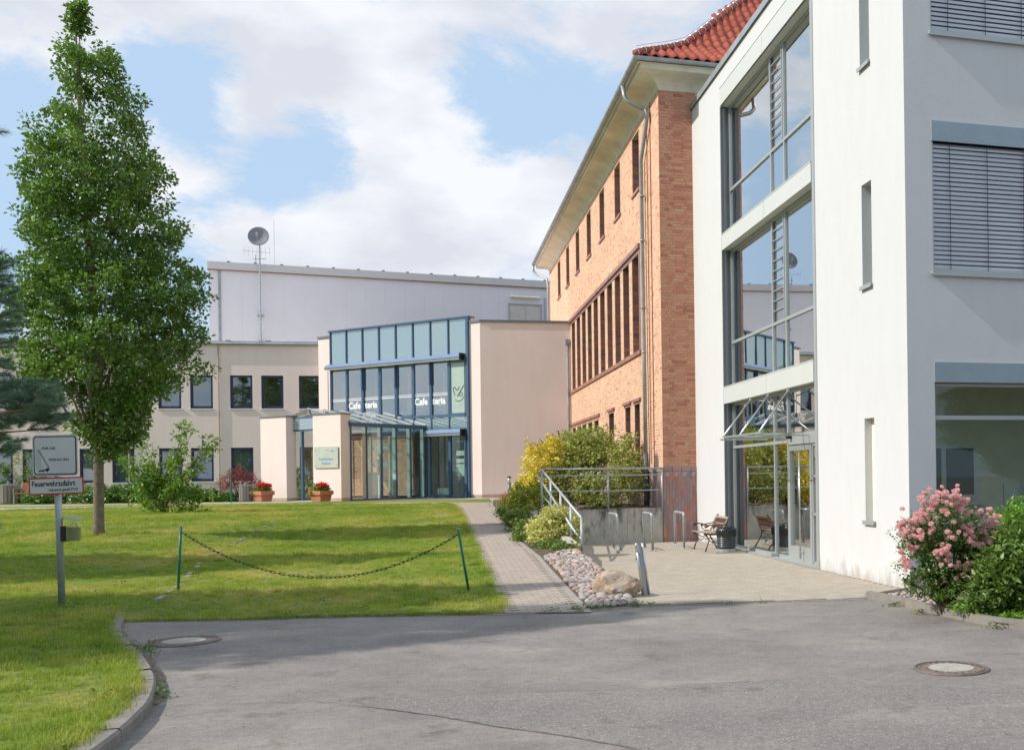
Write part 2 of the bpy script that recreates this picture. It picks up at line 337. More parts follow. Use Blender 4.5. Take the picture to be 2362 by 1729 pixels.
lt = N(nt, 'ShaderNodeMath', operation='LESS_THAN'); nt.links.new(v.outputs['Distance'], lt.inputs[0]); lt.inputs[1].default_value = .17
sel = N(nt, 'ShaderNodeMath', operation='GREATER_THAN'); sp = N(nt, 'ShaderNodeSeparateColor'); nt.links.new(v.outputs['Color'], sp.inputs[0]); nt.links.new(sp.outputs[0], sel.inputs[0]); sel.inputs[1].default_value = .45
ml = N(nt, 'ShaderNodeMath', operation='MULTIPLY'); nt.links.new(lt.outputs[0], ml.inputs[0]); nt.links.new(sel.outputs[0], ml.inputs[1])
c = wear(nt, mixc(nt, ml.outputs[0], c, (.55, .52, .48))); nt.links.new(c, b.inputs['Base Color']); bump(nt, b, noise(nt, 90, 4, .75), .9, .006); asphalt2 = m
crackm = mat('crack_filling', (.10, .09, .08), .95, .1, var=.3, vs=8)
lawnm, nt, b = nodes('lawn_soil_and_moss'); b.inputs['Roughness'].default_value = .95; b.inputs['Specular IOR Level'].default_value = .1
c = ramp(nt, noise(nt, .42, 6, .6), [(.3, (.16, .24, .04)), (.48, (.23, .28, .055)), (.6, (.35, .33, .09)), (.72, (.46, .34, .15))])
c = mixc(nt, 1., c, ramp(nt, noise(nt, 16, 5, .75), [(.3, (.45, .5, .4)), (.6, (1, 1, 1))]), 'MULTIPLY'); nt.links.new(c, b.inputs['Base Color']); bump(nt, b, noise(nt, 30, 4, .7), 1., .03)
soil = mat('bed_soil', (.13, .10, .075), .95, .05, var=.4, vs=9, bs=25, bst=.8, bd=.02)
paverm = mat('buff_concrete_paver', None, .85, .15, pieces=[(.49, .425, .345), (.45, .39, .315), (.52, .455, .37), (.48, .415, .335), (.43, .375, .305)], var=.2, vs=3.5, fine=(110, .15), bs=90)
pathm = mat('pinkish_concrete_paver', None, .85, .15, pieces=[(.49, .41, .34), (.455, .38, .315), (.53, .44, .375), (.47, .39, .33), (.43, .365, .305)], var=.2, vs=3, fine=(110, .15), bs=90)
jointm = mat('paving_joint_sand', (.20, .18, .13), .95, .05, var=.35, vs=3)
gravelm = mat('pale_footpath_grit', (.47, .42, .37), .9, .1, var=.12, vs=1.5, fine=(60, .2))
kerbm = mat('concrete_kerb', None, .85, .15, pieces=[(.30, .27, .235), (.33, .30, .26), (.28, .25, .22), (.34, .30, .255)], var=.2, vs=5, fine=(80, .2), bs=70)

r = MB(); nX = 1
for x0, x1, y0, y1 in [(-300, 300, -200, 600)]: r.quad((x0, y0, 0), (x1, y0, 0), (x1, y1, 0), (x0, y1, 0))
road = setting(r.build('asphalt_road', asphalt))
def strip(pix, w, z, name, mt, jit=.01, parent=None, kind=None):
    pts = []
    pp = [atz(x, y, 0) for x, y in pix]
    for a, b_ in zip(pp, pp[1:]):
        n = max(2, int((b_ - a).length / .06))
        for i in range(n): pts.append(a.lerp(b_, i / n))
    mb = MB(); L = []
    for i, p in enumerate(pts):
        q = pts[min(i + 1, len(pts) - 1)] - pts[max(i - 1, 0)]; q.normalize(); nrm = Vector((-q.y, q.x, 0)); ww = w * random.uniform(.25, 1.2); o_ = random.uniform(-jit, jit)
        L.append((p + nrm * (o_ + ww / 2), p + nrm * (o_ - ww / 2)))
    for (a, b1), (c1, d) in zip(L, L[1:]): mb.quad((a.x, a.y, z), (b1.x, b1.y, z), (d.x, d.y, z), (c1.x, c1.y, z))
    return mb.build(name, mt, parent)
L1 = [(-60, 1640), (200, 1633), (600, 1622), (800, 1617), (1100, 1602), (1500, 1588), (1600, 1577), (1700, 1574), (1880, 1566), (1935, 1565)]
L1b = [(2040, 1580), (2200, 1588), (2362, 1597), (2500, 1602)]
L2 = [(735, 1619), (850, 1632), (1000, 1650), (1140, 1675), (1300, 1697), (1430, 1720), (1500, 1735), (1700, 1790)]
mb = MB(); up = [atz(x, y) for x, y in [(820, 1616), (1100, 1602), (1500, 1588), (1600, 1577), (1880, 1566), (1935, 1567), (2040, 1581), (2200, 1589), (2362, 1598), (2900, 1625)]]
lo = [atz(x, y) for x, y in [(3300, 2400), (2000, 2600), (1750, 1800), (1430, 1720), (1300, 1697), (1140, 1675), (1000, 1650), (850, 1630)]]
mb.add([(p.x, p.y, .004) for p in up + lo], [tuple(range(len(up + lo)))[::-1]]); mb.build('asphalt_patch', asphalt2, road)
strip(L1, .007, .009, 'asphalt_crack', crackm, .012, road); strip(L1b, .007, .009, 'asphalt_crack', crackm, .012, road); strip(L2[:-1], .006, .009, 'asphalt_crack', crackm, .012, road)

def gridsheet(Ys, xl, xr, nx, hf, name, mt, dz=0., parent=None, thick=0):
    mb = MB(); vs = []
    for Y in Ys:
        a, b_ = xl(Y), xr(Y)
        for i in range(nx + 1):
            X = a + (b_ - a) * (i / nx) ** 1.0; vs.append((X, Y, hf(X, Y) + dz))
    fs = [(j * (nx + 1) + i, j * (nx + 1) + i + 1, (j + 1) * (nx + 1) + i + 1, (j + 1) * (nx + 1) + i) for j in range(len(Ys) - 1) for i in range(nx)]
    if thick:  # front skirt
        k = len(vs)
        for i in range(nx + 1): vs.append((vs[i][0], vs[i][1], -.02))
        fs += [(k + i, k + i + 1, i + 1, i) for i in range(nx)]
    mb.add(vs, fs); return mb.build(name, mt, parent, smooth=True)
def front(X): return 12.72 + .055 * (X + 7.4) * (1 if X > -5.4 else .3)
lawn = MB()
Ys = [12.72, 12.721] + [12.9 + i * .35 for i in range(80)] + [42 + i * 4 for i in range(8)]
for a_, b_ in [(lambda Y: -70, lambda Y: -16), (lambda Y: -16, lambda Y: min(lerp_poly(PATH_L, Y), -2.7) if Y < 36.3 else lerp_poly(PATH_R, 36.2) - (Y - 36.2) * .25)]:
    n0 = 6 if a_(0) < -20 else 70
    k = len(lawn.v)
    for Y in Ys:
        for i in range(n0 + 1):
            X = a_(Y) + (b_(Y) - a_(Y)) * i / n0; Yq = front(X) + (Y - 12.72) * (13.25 - front(X)) / .53 if Y < 13.2 and X > -7.4 else Y; lawn.v.append((X, Yq, (-.03 if Y < 12.7205 and X > -7.45 else 0) + MD(X, Yq) + HL(Yq) + (.075 * smst((-7.25 - X) / .5) * (1 - smst((Y - 13.) / 5)))))
    for j in range(len(Ys) - 1):
        for i in range(n0): lawn.f.append((k + j * (n0 + 1) + i, k + j * (n0 + 1) + i + 1, k + (j + 1) * (n0 + 1) + i + 1, k + (j + 1) * (n0 + 1) + i)); lawn.m.append(0)
k = len(lawn.v); Yn = [1.5 + i * .4 for i in range(29)]
Yn[-1] = 12.74
for Y in Yn:
    for X in (-70, -30, -16, -12, -9, -8, kin(Y) - .02): lawn.v.append((min(X, kin(Y) - .02) if X < -8 else (X if X < kin(Y) - .02 else kin(Y) - .02), Y, .085))
for j in range(len(Yn) - 1):
    for i in range(6): lawn.f.append((k + j * 7 + i, k + j * 7 + i + 1, k + (j + 1) * 7 + i + 1, k + (j + 1) * 7 + i)); lawn.m.append(0)
lawno = setting(lawn.build('lawn', lawnm, smooth=True))
# bare strip of earth and a low concrete edging where lawn meets asphalt
mb = MB(); N_ = 60
for i in range(N_):
    xa, xb = -7.35 + 4.6 * i / N_, -7.35 + 4.6 * (i + 1) / N_
    mb.box(xa, xb - .004, front(xa) - .06, front(xa) - .012, -.02, .006 + random.uniform(-.002, .002)) if i % 4 != 9 else None
edg = setting(mb.build('lawn_edging', kerbm))
mb = MB()
for i in range(90):
    xa, xb = -7.3 + 4.5 * i / 90, -7.3 + 4.5 * (i + 1) / 90; w = .12 + .22 * smst(1 - abs((xa + 5.0) / 1.7)) ** 1.5 + random.uniform(-.03, .05)
    mb.quad((xa, front(xa) - .01, .010), (xb, front(xb) - .01, .010), (xb, front(xb) + w, HL(front(xb) + w) + .01), (xa, front(xa) + w, HL(front(xa) + w) + .01))
mb.build('earth_margin', mat('bare_grey_earth', (.24, .205, .16), .95, .05, var=.35, vs=10, bs=40), edg)

# left kerb: one stone after the other
kerb = setting(thing('kerb', 'curved concrete kerb along the lawn', None, (0, 0, 0)))
del kerb['label']
pts = [Vector((x, y, 0)) for x, y in KERB]; fine = []
for a, b_ in zip(pts, pts[1:]):
    n = max(1, int((b_ - a).length / .05)); fine += [a.lerp(b_, i / n) for i in range(n)]
fine = [sum((fine[max(0, min(len(fine) - 1, i + d))] for d in range(-6, 7)), Vector()) / 13 for i in range(len(fine))]
i = 0
while i < len(fine) - 4:
    n = random.choice([11, 12, 13, 10]); seg = fine[i:i + n + 1]; i += n
    if len(seg) < 3: break
    mb = MB(); outs, ins = [], []
    for q in range(len(seg)):
        t = (seg[min(q + 1, len(seg) - 1)] - seg[max(q - 1, 0)]).normalized(); nr = Vector((-t.y, t.x, 0)) * -1
        if nr.x > 0: nr = -nr
        p = seg[q] + t * ((.006 if q == 0 else 0) - (.006 if q == len(seg) - 1 else 0))
        outs.append(p); ins.append(p + nr * .15)
    z1 = .092 + random.uniform(-.006, .006)
    if seg[0].y > 12.2: z1 = .07
    for q in range(len(seg) - 1):
        o0, o1, n0, n1_ = outs[q], outs[q + 1], ins[q], ins[q + 1]
        d0 = (n0 - o0).normalized() * .018; d1 = (n1_ - o1).normalized() * .018
        mb.add([(o0.x, o0.y, -.03), (o1.x, o1.y, -.03), (o1.x, o1.y, z1 - .02), (o0.x, o0.y, z1 - .02), (o0.x + d0.x, o0.y + d0.y, z1), (o1.x + d1.x, o1.y + d1.y, z1), (n1_.x, n1_.y, z1), (n0.x, n0.y, z1)],
               [(0, 1, 2, 3), (3, 2, 5, 4), (4, 5, 6, 7)])
    for p, q_ in ((outs[0], ins[0]), (outs[-1], ins[-1])): mb.quad((p.x, p.y, -.03), (q_.x, q_.y, -.03), (q_.x, q_.y, z1), (p.x, p.y, z1 - .02))
    mb.build('kerb_stone', kerbm, kerb)
# dirt against the kerb, with the kerb's cast shadow painted into the same strip
dm = mat('kerb_shadow_and_dirt', (.22, .175, .135), .95, .05, var=.4, vs=12)
mb = MB(); sub = fine[20:112]
for a, b_, i in zip(sub, sub[1:], range(200)):
    w0 = .07 * sin(pi * min(1, i / 91)) ** .7 + .02 + random.uniform(-.006, .006) + .03 * sin(i * .31)
    mb.quad((a.x - .01, a.y, .007), (a.x + w0 * .9, a.y + w0 * .4, .005), (b_.x + w0 * .9, b_.y + w0 * .4, .005), (b_.x - .01, b_.y, .007))
mb.build('kerb_shadow_and_dirt', dm, road)

# edging stones crossing the lawn
es = setting(thing('edging_row', 'x', None)); del es['label']
a, b_ = Vector((-7.62, 13.86, 0)), Vector((-14.3, 39.2, 0)); c_ = [Vector((-7.62, 13.9, 0)), Vector((-8.1, 15.3, 0)), Vector((-9.77, 19.54, 0)), Vector((-12.1, 28.6, 0)), Vector((-13.7, 36.2, 0))]
me = MB(); me.box(-.04, .04, -.24, .24, -.03, .022); mes = me.mesh('edging_stone', mat('old_edging', (.30, .28, .25), .9, .1, var=.25, vs=6))
for p, q in zip(c_, c_[1:]):
    L = (q - p).length; n = int(L / .5)
    for i in range(n):
        if random.random() < .12: continue
        s = p.lerp(q, (i + .5) / n); o = link('edging_stone', mes, es, (s.x + random.uniform(-.015, .015), s.y, LH(s.x, s.y) + random.uniform(-.016, .002)), atan2(q.y - p.y, q.x - p.x) - pi / 2)

# footpath in front of the wing and entrance paving
mb = MB(); near = [(-70, 35.0), (-24.9, 35.8), (-20.8, 36.5), (-16.7, 36.85), (-11.7, 36.5), (-9.4, 36.2), (-8.0, 36.3)]; far = [(-8.0, 42.6), (-9.9, 42.2), (-17.5, 45.8), (-17.2, 41.2), (-19.5, 39.6), (-24, 39.5), (-30, 40.6), (-70, 38.5)]
mb.add([(x, y, HL(y) + .012) for x, y in near + far], [tuple(range(len(near + far)))])
setting(mb.build('footpath', gravelm))

def bevelled(w, d, h, e=.006):
    mb = MB(); mb.add([(-w / 2, -d / 2, -h), (w / 2, -d / 2, -h), (w / 2, d / 2, -h), (-w / 2, d / 2, -h), (-w / 2, -d / 2, -e), (w / 2, -d / 2, -e), (w / 2, d / 2, -e), (-w / 2, d / 2, -e), (-w / 2 + e, -d / 2 + e, 0), (w / 2 - e, -d / 2 + e, 0), (w / 2 - e, d / 2 - e, 0), (-w / 2 + e, d / 2 - e, 0)],
              [(0, 1, 5, 4), (1, 2, 6, 5), (2, 3, 7, 6), (3, 0, 4, 7), (4, 5, 9, 8), (5, 6, 10, 9), (6, 7, 11, 10), (7, 4, 8, 11), (8, 9, 10, 11)]); return mb
def place_pieces(lst, proto, name, mt, parent, limit=300, key=None):
    """lst of matrices; the ones nearest the viewer become objects sharing one mesh, the rest one joined part"""
    lst = sorted(lst, key=key or (lambda M: M.translation.length)); me = proto.mesh(name, mt)
    for M in lst[:limit]:
        o = link(name, me, parent); o.matrix_local = M
    if lst[limit:]:
        pv = np.array(proto.v); nf = proto.f; allv = []; allf = []; k = 0
        for M in lst[limit:]:
            A = np.array(M); allv.append(pv @ A[:3, :3].T + A[:3, 3]); allf += [tuple(i + k for i in f) for f in nf]; k += len(pv)
        mm = bpy.data.meshes.new(name); mm.from_pydata(np.vstack(allv).tolist(), [], allf); mm.materials.append(mt); mm.update()
        link(name, mm, parent, kind='stuff')
# path
def PHt(X, Y): return HL(Y)
pathb = setting(gridsheet([12.95 + i * .5 for i in range(49)], lambda Y: lerp_poly(PATH_L, Y), lambda Y: lerp_poly(PATH_R, Y), 4, PHt, 'paved_path', jointm, .005))
pp = bevelled(.192, .093, .03); bord = bevelled(.093, .192, .03); Ms = []; Mb = []
Y = 13.1; row = 0
tilt = Matrix.Rotation(atan(.868 / 24.5), 4, 'X')
while Y < 36.3:
    xl, xr = lerp_poly(PATH_L, Y), lerp_poly(PATH_R, Y); xl += .08; xr -= .08
    x = xl + (.1 if row % 2 else .0) + .1
    while x < xr - .05:
        ux = min(.2, xr - x + .1)
        Ms.append(Matrix.Translation((x, Y, HL(Y) + .011 + random.uniform(-.0015, .0015))) @ tilt @ Matrix.Rotation(.26 + random.uniform(-.01, .01), 4, 'Z')); x += .207
    if row % 2 == 0:
        for x in (xl - .05, xr + .05): Mb.append(Matrix.Translation((x, Y, HL(Y) + .012)) @ tilt @ Matrix.Rotation(.27, 4, 'Z'))
    Y += .1; row += 1
place_pieces(Ms, pp, 'paver', pathm, pathb, 240); place_pieces(Mb, bord, 'border_paver', mat('grey_border_paver', None, .85, .15, pieces=[(.36, .32, .28), (.40, .35, .31), (.33, .30, .27)], var=.15, vs=4), pathb, 60)

# forecourt
FX = [(-1.13, 13.64), (1.95, 14.06), (2.75, 15.1), (-.55, 26.5), (-1.6, 26.3), (-4.4, 25.5), (-2.81, 20.3), (-2.64, 19.2), (-2.26, 17.98), (-1.87, 16.5), (-1.28, 14.22)]
def inside(x, y, P):
    r = False
    for i in range(len(P)):
        x1, y1 = P[i]; x2, y2 = P[i - 1]
        if (y1 > y) != (y2 > y) and x < (x2 - x1) * (y - y1) / (y2 - y1) + x1: r = not r
    return r
mb = MB(); mb.add([(x, y, .004) for x, y in FX], [tuple(range(len(FX)))]); fore = setting(mb.build('forecourt', jointm))
Ms = []
for j in range(-135, 4):
    for i in range(-24, 12):
        l = (i * .2 + (.1 if j % 2 else 0), j * .1); w = towld(l)
        if inside(w.x, w.y, FX) and inside(w.x + .07, w.y - .04, FX) and inside(w.x - .07, w.y - .04, FX) and l[0] < .85:
            Ms.append(Matrix.Translation((w.x, w.y, .012 + random.uniform(-.0015, .0015))) @ Matrix.Rotation(PH + random.uniform(-.008, .008), 4, 'Z') @ Matrix.Rotation(random.uniform(-.006, .006), 4, 'X'))
place_pieces(Ms, bevelled(.1955, .0955, .03, .004), 'paver', paverm, fore, 300)
# flush border between paving and asphalt
mb = MB(); ed = [Vector((-2.9, 12.86, 0)), Vector((-1.78, 13.12, 0)), Vector((-1.13, 13.52, 0)), Vector((1.9, 13.98, 0))]
bo = bevelled(.97, .07, .03, .004); me_ = bo.mesh('border_stone', kerbm)
for p, q in zip(ed, ed[1:]):
    L = (q - p).length; n = max(1, round(L / 1.0))
    for i in range(n):
        s = p.lerp(q, (i + .5) / n); o = link('border_stone', me_, fore, (s.x, s.y, .009), atan2(q.y - p.y, q.x - p.x)); o.scale = (L / n / .98, 1, 1)

# planting bed between path and forecourt
def HB(X, Y):
    a, b_ = lerp_poly(PATH_R, Y), bed_r(Y)
    f = smst((X - a) / max(.2, (b_ - a))); hr = .03 + .3 * smst((Y - 13.6) / 6.8) if Y < 20.4 else .33 + .55 * smst((Y - 20.4) / 5)
    return (HL(Y) * (1 - f) + max(hr, .02) * f) * smst((Y - 13.3) / .5) - .03 * (1 - smst((Y - 13.3) / .2))
bed = setting(gridsheet([13.35] + [13.6 + i * .4 for i in range(30)] + [25.5, 25.7, 25.9, 26.1, 26.3, 26.45] + [26.8 + i * .4 for i in range(30)], lambda Y: lerp_poly(PATH_R, Y) + .02, bed_r, 8, HB, 'planting_bed', soil, .004))
def stone_mesh(seed, n=2, mt=None, jag=.25, name='stone'):
    bm = bmesh.new(); bmesh.ops.create_icosphere(bm, subdivisions=n, radius=1); R = random.Random(seed)
    cuts = [(Vector((R.gauss(0, 1), R.gauss(0, 1), R.gauss(0, .8))).normalized(), R.uniform(1 - jag, 1)) for _ in range(9)]
    for v in bm.verts:
        for nrm, d in cuts:
            e = v.co.dot(nrm) - d
            if e > 0: v.co -= nrm * e * .92
        v.co *= 1 + R.uniform(-.02, .02)
    me = bpy.data.meshes.new(name); bm.to_mesh(me); bm.free()
    if mt: me.materials.append(mt)
    return me
cobm = mat('fieldstone', None, .8, .25, pieces=[(.43, .37, .34), (.38, .36, .34), (.46, .30, .24), (.30, .29, .29), (.56, .49, .43), (.40, .32, .30), (.52, .47, .42), (.25, .24, .25), (.56, .36, .26), (.46, .42, .39), (.38, .26, .25), (.64, .58, .50)], var=.25, vs=6, bs=40, bst=.4)
sm_ = [stone_mesh(i, 1 if i > 3 else 2, cobm, .3) for i in range(7)]
for m_ in sm_: m_.polygons.foreach_set('use_smooth', [True] * len(m_.polygons))
def darts(poly, n, rf, tries=60000, seed=3, hf=HB):
    R = random.Random(seed); xs = [p[0] for p in poly]; ys = [p[1] for p in poly]; out = []
    for _ in range(tries):
        if len(out) >= n: break
        x, y = R.uniform(min(xs), max(xs)), R.uniform(min(ys), max(ys))
        if not inside(x, y, poly): continue
        r = rf(R)
        if all((x - a) ** 2 + (y - b) ** 2 > (.78 * (r + c)) ** 2 for a, b, c in out): out.append((x, y, r))
    return out
CB = [(-1.74, 13.42), (-1.2, 13.62), (-1.33, 14.25), (-1.9, 16.5), (-2.3, 17.98), (-2.7, 19.2), (-2.82, 19.6), (-3.1, 19.55), (-3.33, 19.2), (-3.28, 19.0), (-2.75, 17.2)]
ds = darts(CB, 900, lambda R: R.uniform(.034, .075))
ds.sort(key=lambda d: d[1])
def put_stones(ds, parent, hf, lim=300, flat=.62, name='stone'):
    rest = []
    for i, (x, y, r) in enumerate(ds):
        me = sm_[i % 7]; M = Matrix.Translation((x, y, hf(x, y) + r * .3)) @ Matrix.Rotation(random.uniform(0, 6.3), 4, 'Z') @ Matrix.Rotation(random.uniform(-.35, .35), 4, 'X') @ Matrix.Diagonal((r * random.uniform(1, 1.35), r * random.uniform(.8, 1.05), r * flat * random.uniform(.8, 1.25), 1))
        if i < lim: o = link(name, me, parent); o.matrix_local = M
        else: rest.append((me, M))
    if rest:
        V, F, k = [], [], 0
        for me, M in rest:
            A = np.array(M); pv = np.array([v.co for v in me.vertices]); V.append(pv @ A[:3, :3].T + A[:3, 3]); F += [tuple(i + k for i in p.vertices) for p in me.polygons]; k += len(pv)
        mm = bpy.data.meshes.new(name); mm.from_pydata(np.vstack(V).tolist(), [], F); mm.materials.append(cobm); mm.polygons.foreach_set('use_smooth', [True] * len(F)); mm.update(); link(name, mm, parent, kind='stuff')
put_stones(ds, bed, HB)

# planter to the right with kerb and gravel
PK = [(1.89, 14.12), (2.13, 13.55), (2.36, 12.88), (2.66, 11.95), (2.98, 11.3), (3.5, 10.85), (4.2, 10.6), (5.4, 10.4), (7, 10.3)]
qc = towld((.873, -12.2)); PL = PK + [(12, 14), (10.5, 17.4), (2.66, 14.95)]
mb = MB(); mb.add([(x, y, .05) for x, y in PL], [tuple(range(len(PL)))[::-1]]); planter = setting(mb.build('gravel_bed', soil))
pts = [Vector((x, y, 0)) for x, y in PK]; fine2 = []
for a, b_ in zip(pts, pts[1:]):
    n = max(1, int((b_ - a).length / .05)); fine2 += [a.lerp(b_, i / n) for i in range(n)]
fine2 = [sum((fine2[max(0, min(len(fine2) - 1, i + d))] for d in range(-4, 5)), Vector()) / 9 for i in range(len(fine2))]
k2 = setting(thing('planter_kerb', 'x', None)); del k2['label']
for i in range(0, len(fine2) - 3, 19):
    seg = fine2[i:i + 20]; mb = MB()
    for q in range(len(seg) - 1):
        a, b_ = seg[q], seg[q + 1]; t = (b_ - a).normalized(); nr = Vector((-t.y, t.x, 0)); nr = nr if nr.dot(Vector((1, .6, 0))) > 0 else -nr
        a1, b1 = a + nr * .08, b_ + nr * .08; z1 = .10
        mb.add([(a.x, a.y, -.02), (b_.x, b_.y, -.02), (b_.x, b_.y, z1), (a.x, a.y, z1), (a1.x, a1.y, z1), (b1.x, b1.y, z1), (b1.x, b1.y, .03), (a1.x, a1.y, .03)], [(0, 1, 2, 3), (3, 2, 5, 4), (4, 5, 6, 7)])
    mb.build('kerb_stone', kerbm, k2)
gs = darts([(2.0, 14.05), (2.25, 13.5), (2.5, 12.88), (2.8, 11.95), (3.1, 11.4), (3.6, 11.0), (4.4, 10.8), (5.0, 10.7), (5.2, 13.2), (2.8, 14.4)], 900, lambda R: R.uniform(.022, .05), 60000, 5)
gs.sort(key=lambda d: d[0] ** 2 + d[1] ** 2)
put_stones(gs, planter, lambda x, y: .05, 300, name='pebble')
# ------------------------------------------------------------------ white building (frame of C0: x along the street front, y away)
X0, YQ = .873, -12.205
QW = towld((X0, YQ)); wb = thing('white_building', 'tall white rendered building with glazed grey entrance bay', 'building', QW, PH)
OFF = (-X0, -YQ, 0)
glass_w = glassm('entrance_glass', (.50, .60, .56), 2.1, .46, wob=.012)
glass_r = glassm('office_glass', (.66, .74, .68), 1.5, .02, wob=.01)
body = MB()
gl = (-8.55, -2.66, 0.0, 10.2)
slits = [(-11.03, -10.66, .92, 2.55), (-11.03, -10.66, 4.59, 6.21), (-11.03, -10.66, 8.02, 9.65)]
wall(body, 'x', X0, YQ, -.0, -.05, 11.1, [gl] + slits, .24, 0, 0)
WN = [(1.3, 5.2, .93, 2.99), (1.3, 5.2, 4.58, 6.47), (1.3, 5.2, 8.04, 9.95)]
wall(body, 'y', YQ, X0, 11, -.05, 11.1, WN, .13, 0, 0)
for q in ([(X0, -.0), (11, -.0)], [(11, -.0), (11, YQ)]): body.quad((*q[0], -.05), (*q[1], -.05), (*q[1], 11.1), (*q[0], 11.1))
body.quad((X0, YQ, 11.0), (11, YQ, 11.0), (11, 0, 11.0), (X0, 0, 11.0)); body.quad((X0, YQ, -.04), (11, YQ, -.04), (11, 0, -.04), (X0, 0, -.04))
# dirt splashed along the foot of the wall
m, nt, b = nodes('white_render_weathered'); b.inputs['Roughness'].default_value = .85; b.inputs['Specular IOR Level'].default_value = .15
t = N(nt, 'ShaderNodeTexCoord'); sx = N(nt, 'ShaderNodeSeparateXYZ'); nt.links.new(t.outputs['Object'], sx.inputs[0])
mp_ = N(nt, 'ShaderNodeMapping'); nt.links.new(t.outputs['Object'], mp_.inputs[0]); mp_.inputs['Scale'].default_value = (2.5, 2.5, .8)
c = ramp(nt, noise(nt, 1.5, 7, .65, mp_.outputs[0]), [(.32, (.605, .605, .598)), (.62, (.625, .625, .62))])
def mnode(nt, op, a, b_=None, clamp=False):
    n = N(nt, 'ShaderNodeMath', operation=op, use_clamp=clamp)
    for i, v in enumerate((a, b_)):
        if v is None: continue
        if isinstance(v, (int, float)): n.inputs[i].default_value = v
        else: nt.links.new(v, n.inputs[i])
    return n.outputs[0]
mp2 = N(nt, 'ShaderNodeMapping'); nt.links.new(t.outputs['Object'], mp2.inputs[0]); mp2.inputs['Scale'].default_value = (3.1, 3.1, 1.6)
foot = mnode(nt, 'ADD', mnode(nt, 'MULTIPLY', mnode(nt, 'SUBTRACT', .20, sx.outputs[2]), 4.), mnode(nt, 'MULTIPLY', mnode(nt, 'SUBTRACT', noise(nt, 1.4, 6, .7, mp2.outputs[0]), .5), 4.), True)
c = mixc(nt, mnode(nt, 'MULTIPLY', foot, .6), c, (.36, .29, .23))
# grey runs under the narrow windows
yy = mnode(nt, 'SUBTRACT', 1.0, mnode(nt, 'MULTIPLY', mnode(nt, 'ABSOLUTE', mnode(nt, 'ADD', sx.outputs[1], 10.84 + YQ)), 4.2), True)
fa = mnode(nt, 'MULTIPLY', mnode(nt, 'MULTIPLY', yy, mnode(nt, 'SUBTRACT', noise(nt, 2.6, 6, .65, mp_.outputs[0]), .28, True)), 2.6, True)
c = mixc(nt, fa, c, (.44, .41, .38)); nt.links.new(c, b.inputs['Base Color']); bump(nt, b, noise(nt, 55, 5, .7), .75, .007); white_wall = m
body.build('rendered_wall', white_wall, wb, loc=OFF)
cp = MB(); cp.box(X0 - .045, X0 + .3, YQ - .05, .04, 11.1, 11.17); cp.box(X0 - .05, X0 - .043, YQ - .05, .04, 11.02, 11.165); cp.box(X0, 11, YQ - .045, YQ + .3, 11.1, 11.168); cp.build('roof_coping', zinc, wb, loc=OFF)
# grey lined jambs, lintel and floor bands
j = MB(); j.box(X0 - .006, 1.12, gl[0] - .07, gl[0] + .006, 0, 10.2); j.box(X0 - .016, X0 + .05, gl[0] - .09, gl[0] + .03, -.02, 10.2); j.build('bay_jamb', alu, wb, loc=OFF)
j = MB(); j.box(X0 - .004, 1.12, gl[1] - .012, gl[1] + .04, 0, 10.2); j.box(X0 + .06, X0 + .10, gl[1] - .05, gl[1] - .01, 0, 10.2); j.box(X0 + .15, X0 + .17, gl[1] - .03, gl[1] - .01, 0, 10.2); j.build('bay_jamb', alu_d, wb, loc=OFF)
for z0, z1 in ((3.33, 3.70), (6.87, 7.22), (10.2, 10.6)):
    for a, b_ in ((-8.5, -5.825), (-5.815, -2.70)):
        p = MB(); p.box(X0 - .022, X0 + .02, a, b_, z0, z1); p.box(X0 - .03, X0 + .2, a, b_, z1 + .002, z1 + .02); p.box(X0 + .02, X0 + .2, a, b_, z0 + .01, z0 + .05); p.build('band_panel', panel_grey, wb, loc=OFF)
XG = 1.09
def frame_bar(y0, y1, z0, z1, name, d=.05, mt=None, x=XG, par=wb): p = MB(); p.box(x - .035, x + d, y0, y1, z0, z1); return p.build(name, mt or alu, par, loc=OFF if par is wb else None)
stor = [(0.03, 3.33, 2.33), (3.72, 6.87, 4.74), (7.24, 10.2, 8.26)]
M1, M2, YL_, YR_ = -5.68, -6.50, -2.68, -8.48
for si, (z0, z1, zt) in enumerate(stor):
    bars = [(YL_ - .05, YL_, z0, z1), (YR_, YR_ + .05, z0, z1), (M1 - .03, M1 + .03, z0, z1), (M2 - .03, M2 + .03, z0, z1)]
    if si == 0: bars[3] = (M2 - .03, M2 + .03, z0, z1)
    for q in bars: frame_bar(*q, 'mullion')
    for a, b_ in ((YR_ + .05, M2 - .03), (M2 + .03, M1 - .03), (M1 + .03, YL_ - .05)):
        frame_bar(a, b_, z0, z0 + .05, 'transom'); frame_bar(a, b_, z1 - .05, z1, 'transom')
        if not (si == 0 and a == YR_ + .05): frame_bar(a, b_, zt - .03, zt + .03, 'transom')
        for c0, c1 in ((z0 + .05, zt - .03), (zt + .03, z1 - .05)):
            if si == 0 and a == YR_ + .05: continue
            p = MB(); p.box(XG + .0, XG + .012, a, b_, c0, c1); p.build('pane', glass_w, wb, loc=OFF)
    if si:
        lv = MB(); lv.box(XG - .05, XG - .02, M2 + .035, M2 + .07, zt + .03, z1 - .05); lv.box(XG - .05, XG - .02, M1 - .07, M1 - .035, zt + .03, z1 - .05); lo_ = lv.build('louvre_frame', alu, wb, loc=OFF)
        n = 10; h = (z1 - .1 - zt) / n
        sm1 = MB(); sm1.box(-.018, .0, M2 + .07, M1 - .07, -.008, .008, M=Matrix.Rotation(0, 4, 'Y')); ms1 = sm1.mesh('louvre_slat', alu)
        for k in range(1, n): o = link('louvre_slat', ms1, lo_); o.location = (XG - .02, 0, zt + .05 + k * h)
